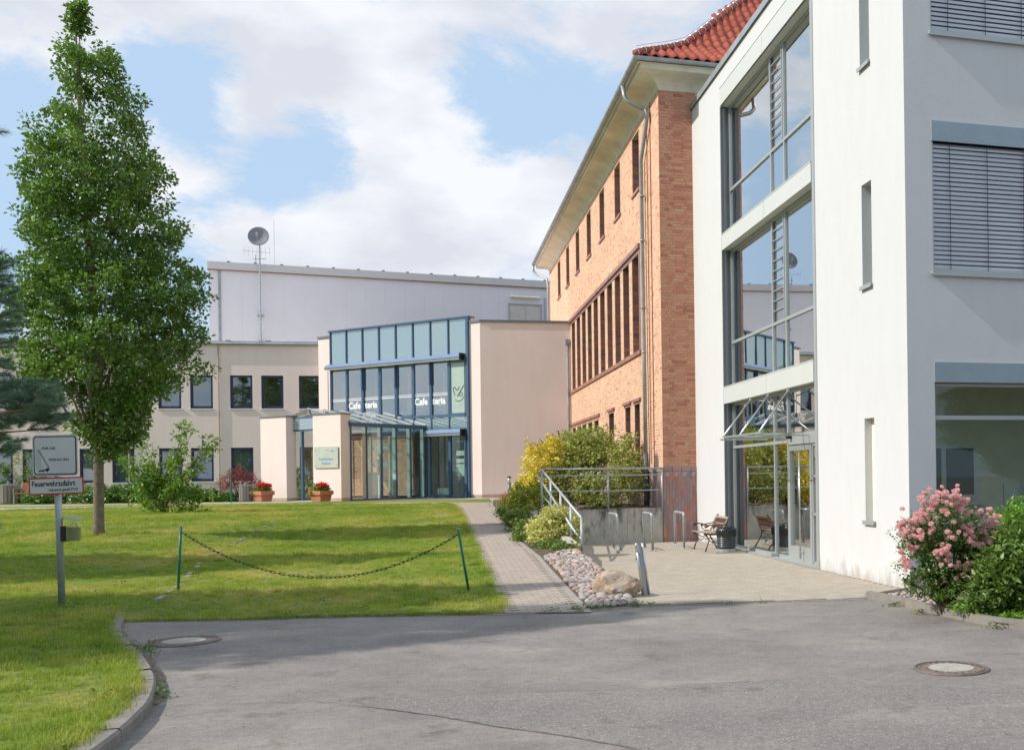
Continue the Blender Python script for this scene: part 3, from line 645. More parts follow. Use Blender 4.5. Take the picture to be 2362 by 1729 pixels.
# entrance door in the right field of the ground floor
dy0, dy1 = -7.80, -6.56
dr = thing('entrance_door', 'x', None); del dr['label']; dr.parent = wb; dr.location = OFF
def dbar(a, b_, c0, c1, x0=XG - .05, x1=XG + .03, nm='door_frame', mt=alu): p = MB(); p.box(x0, x1, a, b_, c0, c1); return p.build(nm, mt, dr)
dbar(dy0 - .04, dy0 + .07, .03, 2.24); dbar(dy1 - .09, dy1, .03, 2.24); dbar(dy0 + .07, dy1 - .09, .03, .30); dbar(dy0 + .07, dy1 - .09, 2.14, 2.24)
dbar(YR_ + .05, M2 - .03, 2.26, 2.48); dbar(dy0 - .30, dy0 - .04, 2.0, 2.24, XG - .02); 
for z in (.03, .93, 1.63, 2.2): dbar(YR_ + .05, dy0 - .06, z, z + .045)
dbar(dy0 - .12, dy0 - .06, .03, 2.24)
p = MB(); p.box(XG, XG + .012, dy0 + .07, dy1 - .09, .30, 2.14); p.box(XG, XG + .012, YR_ + .05, dy0 - .13, .08, 2.2); p.build('door_pane', glass_w, dr)
p = MB(); p.box(XG, XG + .012, YR_ + .05, M2 - .03, 2.48, 3.28); p.build('door_pane', glass_w, dr)
p = MB(); p.tube([(XG - .12, -7.38, .1), (XG - .12, -7.38, 2.1)], .018, 10); p.tube([(XG - .12, -7.38, .2), (XG - .05, -7.38, .2)], .012, 6); p.tube([(XG - .12, -7.38, 2.0), (XG - .05, -7.38, 2.0)], .012, 6); p.build('door_handle', inox, dr, True)
p = MB(); p.tube([(XG - .06, -7.70, 1.04), (XG - .11, -7.70, 1.04), (XG - .11, -7.42, 1.04)], .012, 8); p.build('door_lever', inox, dr, True)
p = MB(); p.lathe([(.001, -.05), (.05, -.04), (.06, 0), (.04, .04), (.001, .05)], (XG - .10, -6.75, 2.42), 12); p.build('sensor', black, dr, True)
# glass canopy hung on steel rods
cn = thing('glass_canopy', 'x', None); del cn['label']; cn.parent = wb; cn.location = OFF
cy_ = onx(1668, 1015, X0 - .95).y
p = MB(); p.box(X0 - .95, X0 - .10, -8.3, cy_, 2.43, 2.447); p.build('canopy_glass', glassm('canopy_glass', (.72, .80, .76), 1.5, .05), cn)
p = MB(); p.box(X0 - .955, X0 - .945, -8.3, cy_, 2.425, 2.452); p.build('canopy_edge', alu, cn)
for y in (-7.75, -6.55, -5.35):
    p = MB(); p.tube([(X0 - .0, y + .66, 3.28), (X0 - .81, y, 2.46)], .018, 10); p.build('tie_rod', inox, cn, True)
    p = MB(); p.tube([(X0 + .15, y, 2.41), (X0 - .85, y, 2.41)], .014, 8); p.box(X0 - .86, X0 - .76, y - .05, y + .05, 2.40, 2.425); p.build('canopy_arm', alu, cn)
    p = MB(); p.tube([(X0 - .0, y + .66, 3.28), (X0 + .19, y + .9, 3.2)], .012, 6); p.lathe([(.001, -.03), (.035, -.02), (.035, .02), (.001, .03)], (X0 - .0, y + .66, 3.28), 8); p.build('rod_anchor', alu, cn)
# threshold
p = MB(); p.box(X0 + .02, 1.14, -8.5, -2.66, -.02, .03); p.box(XG - .2, XG - .05, -5.9, -5.6, .03, .1); p.build('threshold', alu, wb, loc=OFF)
# rooms behind the glazing
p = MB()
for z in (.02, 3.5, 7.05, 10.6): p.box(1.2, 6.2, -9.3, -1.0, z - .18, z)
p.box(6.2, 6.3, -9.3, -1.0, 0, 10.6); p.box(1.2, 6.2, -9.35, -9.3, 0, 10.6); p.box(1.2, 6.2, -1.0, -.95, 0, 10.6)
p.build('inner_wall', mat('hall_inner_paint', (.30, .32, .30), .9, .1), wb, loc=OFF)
# narrow windows: recessed dark panes and sheet sills
for a, b_, c0, c1 in slits:
    p = MB(); p.box(X0 + .17, X0 + .2, a, b_, c0, c1); f = p.build('window', alu, wb, loc=OFF)
    p = MB(); p.box(X0 + .155, X0 + .168, a + .03, b_ - .03, c0 + .04, c1 - .03); p.build('pane', glass_r, f)
    p = MB(); p.box(X0 - .045, X0 + .16, a - .03, b_ + .03, c0 - .005, c0 + .03); p.box(X0 - .05, X0 - .04, a - .03, b_ + .03, c0 - .03, c0 + .03); p.build('sill', alu, f)
# street side windows with raffstore boxes; two with the blinds down
blindm = mat('grey_blind_slat', (.50, .51, .54), .45, .45, .25, var=.03)
steelblue = mat('blue_grey_sheet', (.30, .36, .40), .45, .45, .3, var=.05)
for wi, (a, b_, c0, c1) in enumerate(WN):
    f = thing('window', 'x', None); del f['label']; f.parent = wb; f.location = OFF
    p = MB(); p.box(a - .01, b_ + .02, YQ - .028, YQ + .12, c1, c1 + .29); p.build('blind_box', steelblue, f)
    p = MB(); p.box(a - .03, b_ + .03, YQ - .05, YQ + .12, c0 - .03, c0 + .012); p.box(a - .03, b_ + .03, YQ - .055, YQ - .045, c0 - .055, c0 + .012); p.build('sill', alu, f)
    fr = MB(); yg = YQ + .125
    for q in ((a, b_, c0, c0 + .07), (a, b_, c1 - .05, c1), (a, a + .05, c0, c1), (b_ - .05, b_, c0, c1)): fr.box(q[0], q[1], yg - .04, yg + .03, q[2], q[3])
    fr.box(a, b_, yg - .05, yg + .03, 2.455, 2.515) if wi == 0 else None; fr.build('window_frame', alu, f)
    p = MB(); p.box(a + .02, b_ - .02, yg, yg + .012, c0 + .02, c1 - .02); p.build('pane', glass_r, f)
    if wi:
        sl_ = MB(); sl_.add([(a + .03, -.036, -.006), (b_ - .03, -.036, -.006), (b_ - .03, -.012, .006), (a + .03, -.012, .006), (b_ - .03, .012, .006), (a + .03, .012, .006), (b_ - .03, .036, -.004), (a + .03, .036, -.004)], [(0, 1, 2, 3), (3, 2, 4, 5), (5, 4, 6, 7)])
        ms_ = sl_.mesh('blind_slat', blindm); n = int((c1 - c0 - .05) / .067)
        for k in range(n):
            o = link('blind_slat', ms_, f); o.location = (random.uniform(-.003, .003), YQ + .045, c0 + .1 + k * .067); o.rotation_euler = (radians(66) + random.uniform(-.03, .03), random.uniform(-.0006, .0006), 0)
        p = MB(); p.box(a + .03, b_ - .03, YQ + .02, YQ + .07, c0 + .03, c0 + .06); p.build('bottom_rail', alu, f)
        for xx in (a + .29, a + .90, a + 1.5, a + 2.3, a + 3.2):
            p = MB(); p.box(xx - .004, xx + .004, YQ + .004, YQ + .010, c0 + .05, c1); p.build('blind_cord', black, f)
        p = MB(); p.box(a, a + .025, YQ + .01, YQ + .08, c0, c1); p.build('guide_rail', alu, f)
p = MB()   # office behind the lower window
y0r, y1r = YQ + .25, -10.35
p.box(.95, 7, y1r, y1r + .08, 0, 3.4); p.box(.95, 7, y0r, y1r, 0, .04); p.box(.95, 7, y0r, y1r, 3.22, 3.3); p.box(1.0, 1.03, y0r, y1r, 0, 3.3); p.box(6.9, 7, y0r, y1r, 0, 3.3)
p.build('office_room', roomw, wb, loc=OFF)
f = MB(); f.box(1.75, 3.0, y1r - .06, y1r - .01, 1.25, 2.15); f.box(1.65, 3.1, y1r - .2, y1r - .01, 1.15, 1.2); fo = f.build('inner_window', whitep, wb, loc=OFF)
f = MB(); f.box(1.83, 2.33, y1r - .07, y1r - .061, 1.32, 2.08); f.box(2.42, 2.92, y1r - .07, y1r - .061, 1.32, 2.08); f.build('pane', mat('dim_glass', (.09, .11, .10), .2, .5), fo)
for xa, za, w_, h_ in ((1.15, .75, .42, .7), (3.5, .7, .5, .8)):
    f = MB(); f.box(xa, xa + w_, y1r - .03, y1r - .005, za, za + h_); fo = f.build('framed_picture', whitep, wb, loc=OFF); f = MB(); f.box(xa + .06, xa + w_ - .06, y1r - .036, y1r - .031, za + .06, za + h_ * .6); f.build('print', mat('blue_print', (.14, .32, .40), .6, .2, var=.4, vs=5), fo)

# ------------------------------------------------------------------ brick building
bb = thing('brick_building', 'orange brick wing with red tiled hip roof and dark clinker windows', 'building', (C0[0], C0[1], 0), PH)
LB, ZT = 24.4, 11.49
m, nt, b = nodes('brickwork'); b.inputs['Roughness'].default_value = .85; b.inputs['Specular IOR Level'].default_value = .12
t = N(nt, 'ShaderNodeTexCoord'); sx = N(nt, 'ShaderNodeSeparateXYZ'); nt.links.new(t.outputs['Object'], sx.inputs[0]); cb = N(nt, 'ShaderNodeCombineXYZ'); nt.links.new(mnode(nt, 'ADD', sx.outputs[1], sx.outputs[0]), cb.inputs[0]); nt.links.new(sx.outputs[2], cb.inputs[1])
bt = N(nt, 'ShaderNodeTexBrick'); nt.links.new(cb.outputs[0], bt.inputs['Vector']); bt.inputs['Scale'].default_value = 1; bt.inputs['Brick Width'].default_value = .26; bt.inputs['Row Height'].default_value = .077; bt.inputs['Mortar Size'].default_value = .0065; bt.inputs['Mortar Smooth'].default_value = .15
bt.offset = .5; bt.squash = .5; bt.squash_frequency = 2; bt.inputs['Color1'].default_value = (0, 0, 0, 1); bt.inputs['Color2'].default_value = (1, 1, 1, 1); bt.inputs['Mortar'].default_value = (.5, .5, .5, 1)
c = ramp(nt, bt.outputs['Color'], [(0, (.51, .225, .14)), (.12, (.69, .35, .21)), (.5, (.755, .425, .265)), (.85, (.79, .49, .31)), (1, (.71, .37, .225))])
c = mixc(nt, 1., c, ramp(nt, noise(nt, .9, 6, .6), [(.3, (.86, .86, .86)), (.7, (1.05, 1.05, 1.05))]), 'MULTIPLY'); c = mixc(nt, 1., c, ramp(nt, noise(nt, 22, 3, .7), [(.35, (.8, .8, .8)), (.65, (1.05, 1.05, 1.05))]), 'MULTIPLY')
c = mixc(nt, bt.outputs['Fac'], c, (.74, .62, .52)); nt.links.new(c, b.inputs['Base Color']); inv = mnode(nt, 'SUBTRACT', 1., bt.outputs['Fac']); bump(nt, b, inv, .6, .006); brick_tex = m
UW = [(2.5 + 2.94 * k, 3.53 + 2.94 * k, 9.68, 11.30) for k in range(7)]
LW = [(2.76 + 1.443 * k, 3.78 + 1.443 * k, 5.2, 7.98) for k in range(11)]
GW = [(2.85, 3.66, 1.05, 3.72), (4.25, 5.12, 2.5, 3.72), (7.05, 8.05, 2.5, 3.72)] + [(10.15 + 1.443 * k, 11.15 + 1.443 * k, 1.7, 3.64) for k in range(5)]
GW[1] = (4.25, 5.12, 2.45, 3.72)
mb = MB(); wall(mb, 'x', 0, 0, LB, -.05, ZT, UW + LW + GW, .26, 0, 1)
mb.quad((.0, LB, -.05), (12, LB, -.05), (12, LB, ZT), (0, LB, ZT)); mb.quad((12, LB, -.05), (12, .1, -.05), (12, .1, ZT), (12, LB, ZT)); mb.build('brick_wall', [brick_tex, mortar], bb)
mb = MB(); mb.quad((0.0, .012, -.05), (12, .012, -.05), (12, .012, ZT), (0., .012, ZT)); mb.build('mortar_bed', mortar, bb)
# end wall: single bricks
rows = int((ZT - 1.925) / .077); hgt = (ZT - 1.925) / rows; Bl = {}
for r_ in range(rows):
    pat = [.192, .13, .26, .13, .26] if r_ % 2 else [.13, .13, .13, .26, .26, .13]
    x = .0
    for w_ in pat:
        w2 = min(w_, 1.03 - x)
        if w2 < .05: break
        Bl.setdefault(round(w2, 3), []).append(Matrix.Translation((x + w2 / 2, random.uniform(-.0015, .0015), 1.925 + (r_ + .5) * hgt))); x += w2
keyb = lambda M: M.translation.z
allb = sorted([(M.translation.z, w_, M) for w_, l in Bl.items() for M in l], key=lambda t: (t[0], t[2].translation.x)); protos = {}
def facebrick(w_, h_, d=.02, e=.004):
    mb = MB(); w_ -= .010; h_ -= .011
    mb.add([(-w_ / 2, d, -h_ / 2), (w_ / 2, d, -h_ / 2), (w_ / 2, d, h_ / 2), (-w_ / 2, d, h_ / 2), (-w_ / 2, e, -h_ / 2), (w_ / 2, e, -h_ / 2), (w_ / 2, e, h_ / 2), (-w_ / 2, e, h_ / 2), (-w_ / 2 + e, 0, -h_ / 2 + e), (w_ / 2 - e, 0, -h_ / 2 + e), (w_ / 2 - e, 0, h_ / 2 - e), (-w_ / 2 + e, 0, h_ / 2 - e)],
           [(0, 1, 5, 4), (1, 2, 6, 5), (2, 3, 7, 6), (3, 0, 4, 7), (4, 5, 9, 8), (5, 6, 10, 9), (6, 7, 11, 10), (7, 4, 8, 11), (8, 9, 10, 11)]); return mb
V, F, k = [], [], 0
for i, (z, w_, M) in enumerate(allb):
    if w_ not in protos: q = facebrick(w_, hgt); protos[w_] = (q, q.mesh('brick', brickm))
    if i < 300: o = link('brick', protos[w_][1], bb); o.matrix_local = M
    else:
        q = protos[w_][0]; V += [M @ Vector(v) for v in q.v]; F += [tuple(a + k for a in f) for f in q.f]; k += len(q.v)
mm = bpy.data.meshes.new('brick'); mm.from_pydata([tuple(v) for v in V], [], F); mm.materials.append(brickm); link('brick', mm, bb, kind='stuff')
# clinker plinth: bricks on end, staggered
q = facebrick(.0755, .245, .03); mq = q.mesh('plinth_brick', plinthm)
for cidx in range(13):
    x = .012 + cidx * .0755 + .036; z = -.12 + (cidx % 3) * .082
    while z < 1.66:
        o = link('plinth_brick', mq, bb); o.location = (x - .012, -.022 + random.uniform(-.002, .002), z + .12); z += .245
q = facebrick(.245, .125, .05); mq = q.mesh('plinth_cap_brick', plinthm)
for i in range(4): o = link('plinth_cap_brick', mq, bb); o.location = (.108 + i * .247, -.034, 1.858)
mb = MB(); mb.box(-.02, 1.05, -.012, .012, -.05, 1.79); mb.build('mortar_bed', mat('grey_plinth_mortar', (.42, .37, .34), .95, .05), bb)
m, nt, b = nodes('plinth_pattern'); b.inputs['Roughness'].default_value = .5
t = N(nt, 'ShaderNodeTexCoord'); sx = N(nt, 'ShaderNodeSeparateXYZ'); nt.links.new(t.outputs['Object'], sx.inputs[0]); cb = N(nt, 'ShaderNodeCombineXYZ'); nt.links.new(sx.outputs[2], cb.inputs[0]); nt.links.new(sx.outputs[1], cb.inputs[1])
bt = N(nt, 'ShaderNodeTexBrick'); nt.links.new(cb.outputs[0], bt.inputs['Vector']); bt.inputs['Scale'].default_value = 1; bt.inputs['Brick Width'].default_value = .25; bt.inputs['Row Height'].default_value = .075; bt.inputs['Mortar Size'].default_value = .006
bt.inputs['Color1'].default_value = (.38, .23, .22, 1); bt.inputs['Color2'].default_value = (.30, .22, .22, 1); bt.inputs['Mortar'].default_value = (.30, .25, .23, 1); nt.links.new(bt.outputs['Color'], b.inputs['Base Color'])
mb = MB(); mb.box(-.022, .0, -.012, 10, -.05, 1.79); mb.box(-.045, .0, -.03, 10, 1.79, 1.90); mb.build('plinth', m, bb)
# windows deep in clinker reveals
jb = MB(); 
def jambs(lst):
    out = []
    for a, b_, c0, c1 in lst:
        n = int((c1 - c0) / .1205)
        for i in range(n): out.append(Matrix.Translation((.13, b_, c0 + (i + .5) * (c1 - c0) / n)))
    return out
jbk = MB(); jbk.box(-.118, .115, -.016, .03, -.053, .053)
Js = jambs(GW[:3] + LW + UW + GW[3:])
place_pieces(Js, jbk, 'jamb_brick', clinker, bb, 300, key=lambda M: (M.translation.y, M.translation.z))
frm = mat('brown_window_frame', (.10, .05, .035), .5, .4)
glass_b = glassm('old_window_glass', (.12, .13, .12), 1.6, .05)
for a, b_, c0, c1 in UW + LW + GW:
    f = MB(); x = .235
    for q in ((a, b_, c0, c0 + .06), (a, b_, c1 - .06, c1), (a, a + .05, c0, c1), (b_ - .05, b_ - .02, c0, c1), (a, b_, c1 - .62, c1 - .57)): f.box(x, x + .05, q[0], q[1], q[2], q[3])
    fo = f.build('window', frm, bb); f = MB(); f.box(x + .02, x + .03, a + .02, b_ - .02, c0 + .02, c1 - .02); f.build('pane', glass_b, fo)
    f = MB(); f.box(-.004, .02, a - .006, a + .03, c0, c1); f.box(-.004, .02, b_ - .012, b_ + .02, c0, c1) if False else None; f.build('edge_strip', whitep if False else mortar, fo)
mb = MB()
for a, b_, c0, c1 in UW: mb.box(-.045, .24, a - .1, b_ + .1, c0 - .075, c0 + .0)
us = mb
for i, (a, b_, c0, c1) in enumerate(UW): f = MB(); f.box(-.05, .24, a - .06, b_ + .06, c0 - .07, c0 - .002); f.build('clinker_sill', clinker, bb)
for a, b_, z0, z1, d in ((2.56, 17.5, 8.02, 8.14, .07), (2.56, 17.5, 5.08, 5.19, .06), (2.68, 3.80, 3.80, 3.88, .06), (4.12, 5.36, 3.80, 3.88, .06), (6.92, 8.22, 3.80, 3.88, .06), (9.86, 17.45, 3.78, 3.87, .06)):
    n = max(1, round((b_ - a) / .13)); f = MB()
    for i in range(n): f.box(-d, .02, a + (b_ - a) * i / n + .003, a + (b_ - a) * (i + 1) / n - .003, z0, z1 + random.uniform(-.002, .002))
    f.build('clinker_course', clinker, bb)
for a, b_, c0, c1 in GW: f = MB(); f.box(-.012, .24, a - .02, b_ + .1, c1 - .0, c1 + .08); f.build('lintel', clinker, bb)
f = MB(); f.box(-.012, .02, 2.56, 17.5, 7.90, 8.02) ; f.build('lintel', clinker, bb)
f = MB(); f.box(-.014, .03, 2.60, 2.75, 5.19, 8.02) ; f.build('clinker_jamb', clinker, bb)
# cove under the eaves
prof = [(0, ZT - .02), (.0, ZT + .02), (.035, ZT + .10), (.10, ZT + .17), (.20, ZT + .225), (.34, ZT + .26), (.50, ZT + .28), (.56, ZT + .285), (.56, ZT + .40), (.66, ZT + .40)]
mb = MB(); L_ = []
for d, z in prof: L_.append([(-d, LB + .6 * min(1, d / .3), z), (-d, -d, z), (12.5, -d, z)])
for i in range(len(L_) - 1):
    for k in range(2): mb.quad(L_[i][k], L_[i][k + 1], L_[i + 1][k + 1], L_[i + 1][k])
mb.build('eaves_cove', cream, bb, smooth=True)
# gutter, half round, with straps
def gut(path, name='gutter'):
    mb = MB(); rr = .08; n = 8; ring = []
    for p, nrm in path: ring.append([(p[0] + nrm[0] * rr * cos(pi + pi * j / n), p[1] + nrm[1] * rr * cos(pi + pi * j / n), p[2] + rr * sin(pi + pi * j / n)) for j in range(n + 1)])
    for a, b_ in zip(ring, ring[1:]):
        for j in range(n): mb.quad(a[j], b_[j], b_[j + 1], a[j + 1]); 
    return mb.build(name, zinc, bb, smooth=True)
ge, gz = .70, 11.98
gut([((-ge, LB + .62, gz), (-1, 0)), ((-ge, -ge, gz), (-1, -1)), ((12.5, -ge, gz), (0, -1))])
rr = .084
st_ = MB(); st_.add([(rr * cos(pi + pi * j / 8), dy, rr * sin(pi + pi * j / 8)) for dy in (0, .03) for j in range(9)], [(j, j + 1, 9 + j + 1, 9 + j) for j in range(8)]); stm = st_.mesh('gutter_strap', zinc)
for k in range(26): o = link('gutter_strap', stm, bb); o.location = (-ge, LB + .4 - k * .98, gz)
for k in range(8): o = link('gutter_strap', stm, bb); o.location = (-.3 + k * .62, -ge, gz); o.rotation_euler = (0, 0, pi / 2)
ZR = [(0, 12.02), (.1, 12.10), (.94, 12.60), (1.63, 13.05), (2.39, 13.83), (3.18, 14.69), (4.05, 15.57), (6.2, 17.75)]
def zr(s):
    for (a, za), (b_, zb) in zip(ZR, ZR[1:]):
        if s <= b_: return za + (zb - za) * (s - a) / (b_ - a)
    return ZR[-1][1]
mb = MB(); ss = [z[0] for z in ZR]; H = len(ss)
for i in range(H - 1):
    a, b_ = ss[i], ss[i + 1]
    mb.quad((-.7 + a, -.7 + a, zr(a) - .05), (12.5, -.7 + a, zr(a) - .05), (12.5, -.7 + b_, zr(b_) - .05), (-.7 + b_, -.7 + b_, zr(b_) - .05))
    mb.quad((-.7 + a, -.7 + a, zr(a) - .03), (-.7 + b_, -.7 + b_, zr(b_) - .03), (-.7 + b_, LB + .6 - b_, zr(b_) - .03), (-.7 + a, LB + .6 - a, zr(a) - .03))
    mb.quad((-.7 + a, LB + .6 - a, zr(a) - .03), (-.7 + b_, LB + .6 - b_, zr(b_) - .03), (12.5, LB + .6 - b_, zr(b_) - .03), (12.5, LB + .6 - a, zr(a) - .03))
rf = mb.build('roof', mat('tile_underlay', (.30, .06, .035), .8, .1, var=.2), bb)
# pantiles of the hipped end
pw, pl = .265, .46; mt_ = MB(); nx_ = 7; pr = []
for i in range(nx_):
    u = i / (nx_ - 1); h = .036 * sin(u * 2 * pi - .6) + .02; pr.append((u * (pw + .02) - pw / 2, h))
vs = []
for (x, h) in pr: vs += [(x, 0, h), (x, pl, h - .012), (x, 0, h - .02)]
fs = []
for i in range(nx_ - 1): a = 3 * i; fs += [(a, a + 3, a + 4, a + 1), (a + 2, a + 5, a + 3, a)]
mt_.add(vs, fs); tme = mt_.mesh('roof_tile', tilem, True); Ts = []
s = .02; row = 0
while s < 5.2:
    s2 = s + .01
    ang = atan2(zr(s + .25) - zr(s), .25)
    x = -.7 + (.1 if 0 else 0)
    while x < 4.4:
        if x + .7 > s + .10: Ts.append(Matrix.Translation((x, -.7 + s, zr(s) + .01)) @ Matrix.Rotation(ang + .05, 4, 'X'))
        x += pw
    s += .36 * cos(ang); row += 1
Ts.sort(key=lambda M: M.translation.z + M.translation.x * .6)
for M in Ts[:300]: o = link('roof_tile', tme, rf); o.matrix_local = M
# hip ridge tiles with clips
hp = [Vector((-.7 + s_, -.7 + s_, zr(s_) + .05)) for s_ in [i * .02 for i in range(0, 260)]]; acc_ = 0; last = 0; segs = []
for i in range(1, len(hp)):
    acc_ += (hp[i] - hp[i - 1]).length
    if acc_ > .36: segs.append((hp[last], hp[i])); last = i; acc_ = 0
for a, b_ in segs:
    mb = MB(); d_ = (b_ - a).normalized(); mb.tube([a - d_ * .02, b_ + d_ * .03], [.092, .082], 12, cap=True); mb.build('ridge_tile', ridgem, rf, True)
    mb = MB(); mb.tube([a - d_ * .012, a + d_ * .012], .099, 12); mb.build('ridge_clip', inox, rf, True)
mb = MB(); mb.tube([p + Vector((0, 0, .16)) for p in hp[::12]], .006, 4)
for i in range(0, 250, 24): mb.tube([hp[i], hp[i] + Vector((0, 0, .17))], .006, 4)
mb.build('lightning_wire', zinc, rf)
# downpipes
def P1(x, y, xl): v_ = onx(x, y, xl); return (xl, v_.y, v_.z)
yy0 = P1(1436, 198, -.70)[1]
mb = MB(); mb.tube([(-.70, yy0, 11.92), P1(1441, 225, -.68), P1(1446, 232, -.62), P1(1455, 238, -.53), P1(1482, 250, -.20), P1(1489, 255, -.13), P1(1493, 264, -.10), (-.10, 1.80, 10.2), (-.10, 1.72, 5), (-.10, 1.66, 2.3)], .055, 12)
for z in (9.2, 8.0, 6.2, 5.0, 3.4): mb.tube([(-.10, 1.71, z), (-.10, 1.71, z + .04)], .066, 12)
mb.build('downpipe', zinc, bb, True)
mb = MB(); mb.tube([(-.10, 1.66, 2.3), (-.10, 1.65, .9)], .07, 12); mb.build('downpipe_shoe', mat('cast_pipe', (.10, .11, .11), .5, .4), bb, True)
mb = MB(); mb.tube([(-.70, 25.0, 11.92), (-.70, 25.0, 11.65), (-.55, 24.9, 11.45), (-.12, 24.3, 11.15), (-.10, 24.2, 10.8), (-.10, 24.2, 8)], .055, 10); mb.build('downpipe', zinc, bb, True)
mb = MB(); mb.tube([(-.03, 1.34, 11.4), (-.03, 1.30, 2.0)], .012, 6); mb.box(-.016, .0, .98, 1.03, 1.9, ZT); mb.build('cable_and_shadow_strip', mat('rusty_cable_and_shadow', (.20, .06, .03), .7, .2), bb)  # thin conductor, plus a flat dark strip painted in for its shadow
mb = MB(); mb.box(-.22, -.06, 17.05, 17.35, 7.15, 7.35); mb.tube([(-.12, 17.2, 7.2), (-.12, 17.2, 1)], .05, 10); mb.build('hopper_pipe', zinc, bb)
# ------------------------------------------------------------------ retaining wall with railing
conm, nt, b = nodes('stained_concrete'); b.inputs['Roughness'].default_value = .9; b.inputs['Specular IOR Level'].default_value = .15
t = N(nt, 'ShaderNodeTexCoord'); mp_ = N(nt, 'ShaderNodeMapping'); nt.links.new(t.outputs['Object'], mp_.inputs[0]); mp_.inputs['Scale'].default_value = (3.2, 3.2, 1.1)
st = noise(nt, 1.5, 8, .68, mp_.outputs[0]); sx = N(nt, 'ShaderNodeSeparateXYZ'); nt.links.new(t.outputs['Object'], sx.inputs[0])
up = mnode(nt, 'MULTIPLY', mnode(nt, 'ADD', mnode(nt, 'SUBTRACT', st, .595), mnode(nt, 'MULTIPLY', sx.outputs[2], .17)), 6., True)
c = ramp(nt, noise(nt, 3, 6, .6), [(.3, (.40, .385, .33)), (.7, (.56, .53, .46))]); c = mixc(nt, up, c, (.10, .10, .09)); nt.links.new(c, b.inputs['Base Color']); bump(nt, b, noise(nt, 45, 4, .6), .3, .004)
rw = thing('retaining_wall', 'stained concrete retaining wall under the pipe railing', 'wall', (C0[0], C0[1], 0), PH)
for a, b_ in ((-3.2, -2.06), (-2.054, -.94), (-.934, -.03)):
    p = MB(); p.box(a, b_ - .0, 0.0, .18, -.1, .885); p.build('concrete_panel', conm, rw)
sA, sB = toloc((-4.46, 25.52, 0)), toloc((-2.79, 20.42, 0)); dS = (sB - sA); dS.z = 0; dS.normalize(); nS = Vector((-dS.y, dS.x, 0)); nS = nS if nS.x < 0 else -nS
p = MB(); a, b_ = Vector((-3.2, .1, 0)), sB + dS * -.02; a2, b2 = a + nS * .16, b_ + nS * .16
p.add([(a.x, a.y, -.1), (b_.x, b_.y, -.1), (b2.x, b2.y, -.1), (a2.x, a2.y, -.1), (a.x, a.y, .885), (b_.x, b_.y, .34), (b2.x, b2.y, .34), (a2.x, a2.y, .885)], [(0, 1, 2, 3), (4, 5, 6, 7), (0, 1, 5, 4), (1, 2, 6, 5), (2, 3, 7, 6), (3, 0, 4, 7)]); p.build('sloping_side_wall', conm, rw)
rl = thing('pipe_railing', 'galvanised pipe railing over the concrete retaining wall, one side sloping down', 'railing', (C0[0], C0[1], 0), PH)
yl = -.045
for (a, b_, z, r_) in ((-3.06, -.04, 1.885, .026), (-3.06, -.04, 1.72, .016), (-3.0, -.04, 1.335, .016)): p = MB(); p.tube([(a, yl, z), (b_, yl, z)], r_, 10); p.build('rail', steel, rl, True)
for x in (-3.06, -1.42, -.04):
    p = MB(); p.tube([(x, yl, .80 if x > -3 else .62), (x, yl, 1.885)], .024, 10); po = p.build('post', steel, rl, True)
    if x > -3: p = MB(); p.box(x - .05, x + .05, -.012, -.001, .75, .86); p.tube([(x, -.012, .80), (x, -.03, .80)], .014, 8); p.build('bracket', steel, po)
T0, T1 = Vector((-3.06, yl, 1.885)), Vector((sB.x, sB.y, .885))
p = MB(); p.tube([T0, T1], .026, 10); p.build('rail', steel, rl, True)
p = MB(); p.tube([T0 + Vector((0, 0, -.62)), T1 + Vector((0, 0, -.42))], .018, 10); p.build('rail', steel, rl, True)
T0h = T0 + nS * .07 + Vector((0, 0, -.12)) - dS * .35; T1h = T1 + nS * .07 + Vector((0, 0, -.30)) - dS * .25
p = MB(); p.tube([T0h, T1h], .024, 10); p.tube([T1h, T1h + Vector((.05, -.05, -.08))], .012, 6); p.build('handrail', steel, rl, True)
for f in (.27, .53, .77, 1.0):
    q = T0.lerp(T1, f); p = MB(); p.tube([(q.x, q.y, q.z - 1.0 + (.12 if f < 1 else .0) if f < 1 else 0.02), q], .025, 10); po = p.build('post', steel, rl, True)
    p = MB(); p.tube([q + Vector((0, 0, -.22)), q + nS * .07 + Vector((0, 0, -.24))], .008, 6); p.build('bracket', steel, po)

# ------------------------------------------------------------------ cafeteria building, frame K: x to the right along the glass front, y away
K = towld((-3.64, 17.5)); KO = (K.x, K.y); P3 = atan2(-.4755, .88); ZG = .88
cf = thing('cafeteria_building', 'beige building with blue glazed cafeteria front and glass porch', 'building', (K.x, K.y, ZG), P3)
def kl(v): return (v[0], v[1], v[2] - ZG)      # local height counts from the upper ground
R_ = toloc(towld((0., 17.2)), KO, P3)          # where the flank meets the brick wall
m = beige_wall
p = MB(); TB = 8.08 - ZG
p.quad((-.55, 0, 0), (.02, 0, 0), (.02, 0, TB), (-.55, 0, TB)); p.quad((-9.42, 0, 0), (-8.62, 0, 0), (-8.62, 0, TB), (-9.42, 0, TB))
p.quad((.02, 0, -.3), (R_.x, R_.y, -.3), (R_.x, R_.y, TB), (.02, 0, TB)); p.quad((-9.42, 0, 0), (-9.42, 6, 0), (-9.42, 6, TB), (-9.42, 0, TB))
p.quad((-.55, 0, 0), (-.55, .5, 0), (-.55, .5, TB), (-.55, 0, TB)); p.quad((-8.62, 0, 0), (-8.62, .5, 0), (-8.62, .5, TB), (-8.62, 0, TB))
p.add([(-9.42, 0.02, TB - .05), (.02, .02, TB - .05), (R_.x, R_.y, TB - .05), (R_.x + 3, R_.y + 9, TB - .05), (-9.42, 9, TB - .05)], [(0, 1, 2, 3, 4)])
p.build('rendered_wall', beige_wall, cf)
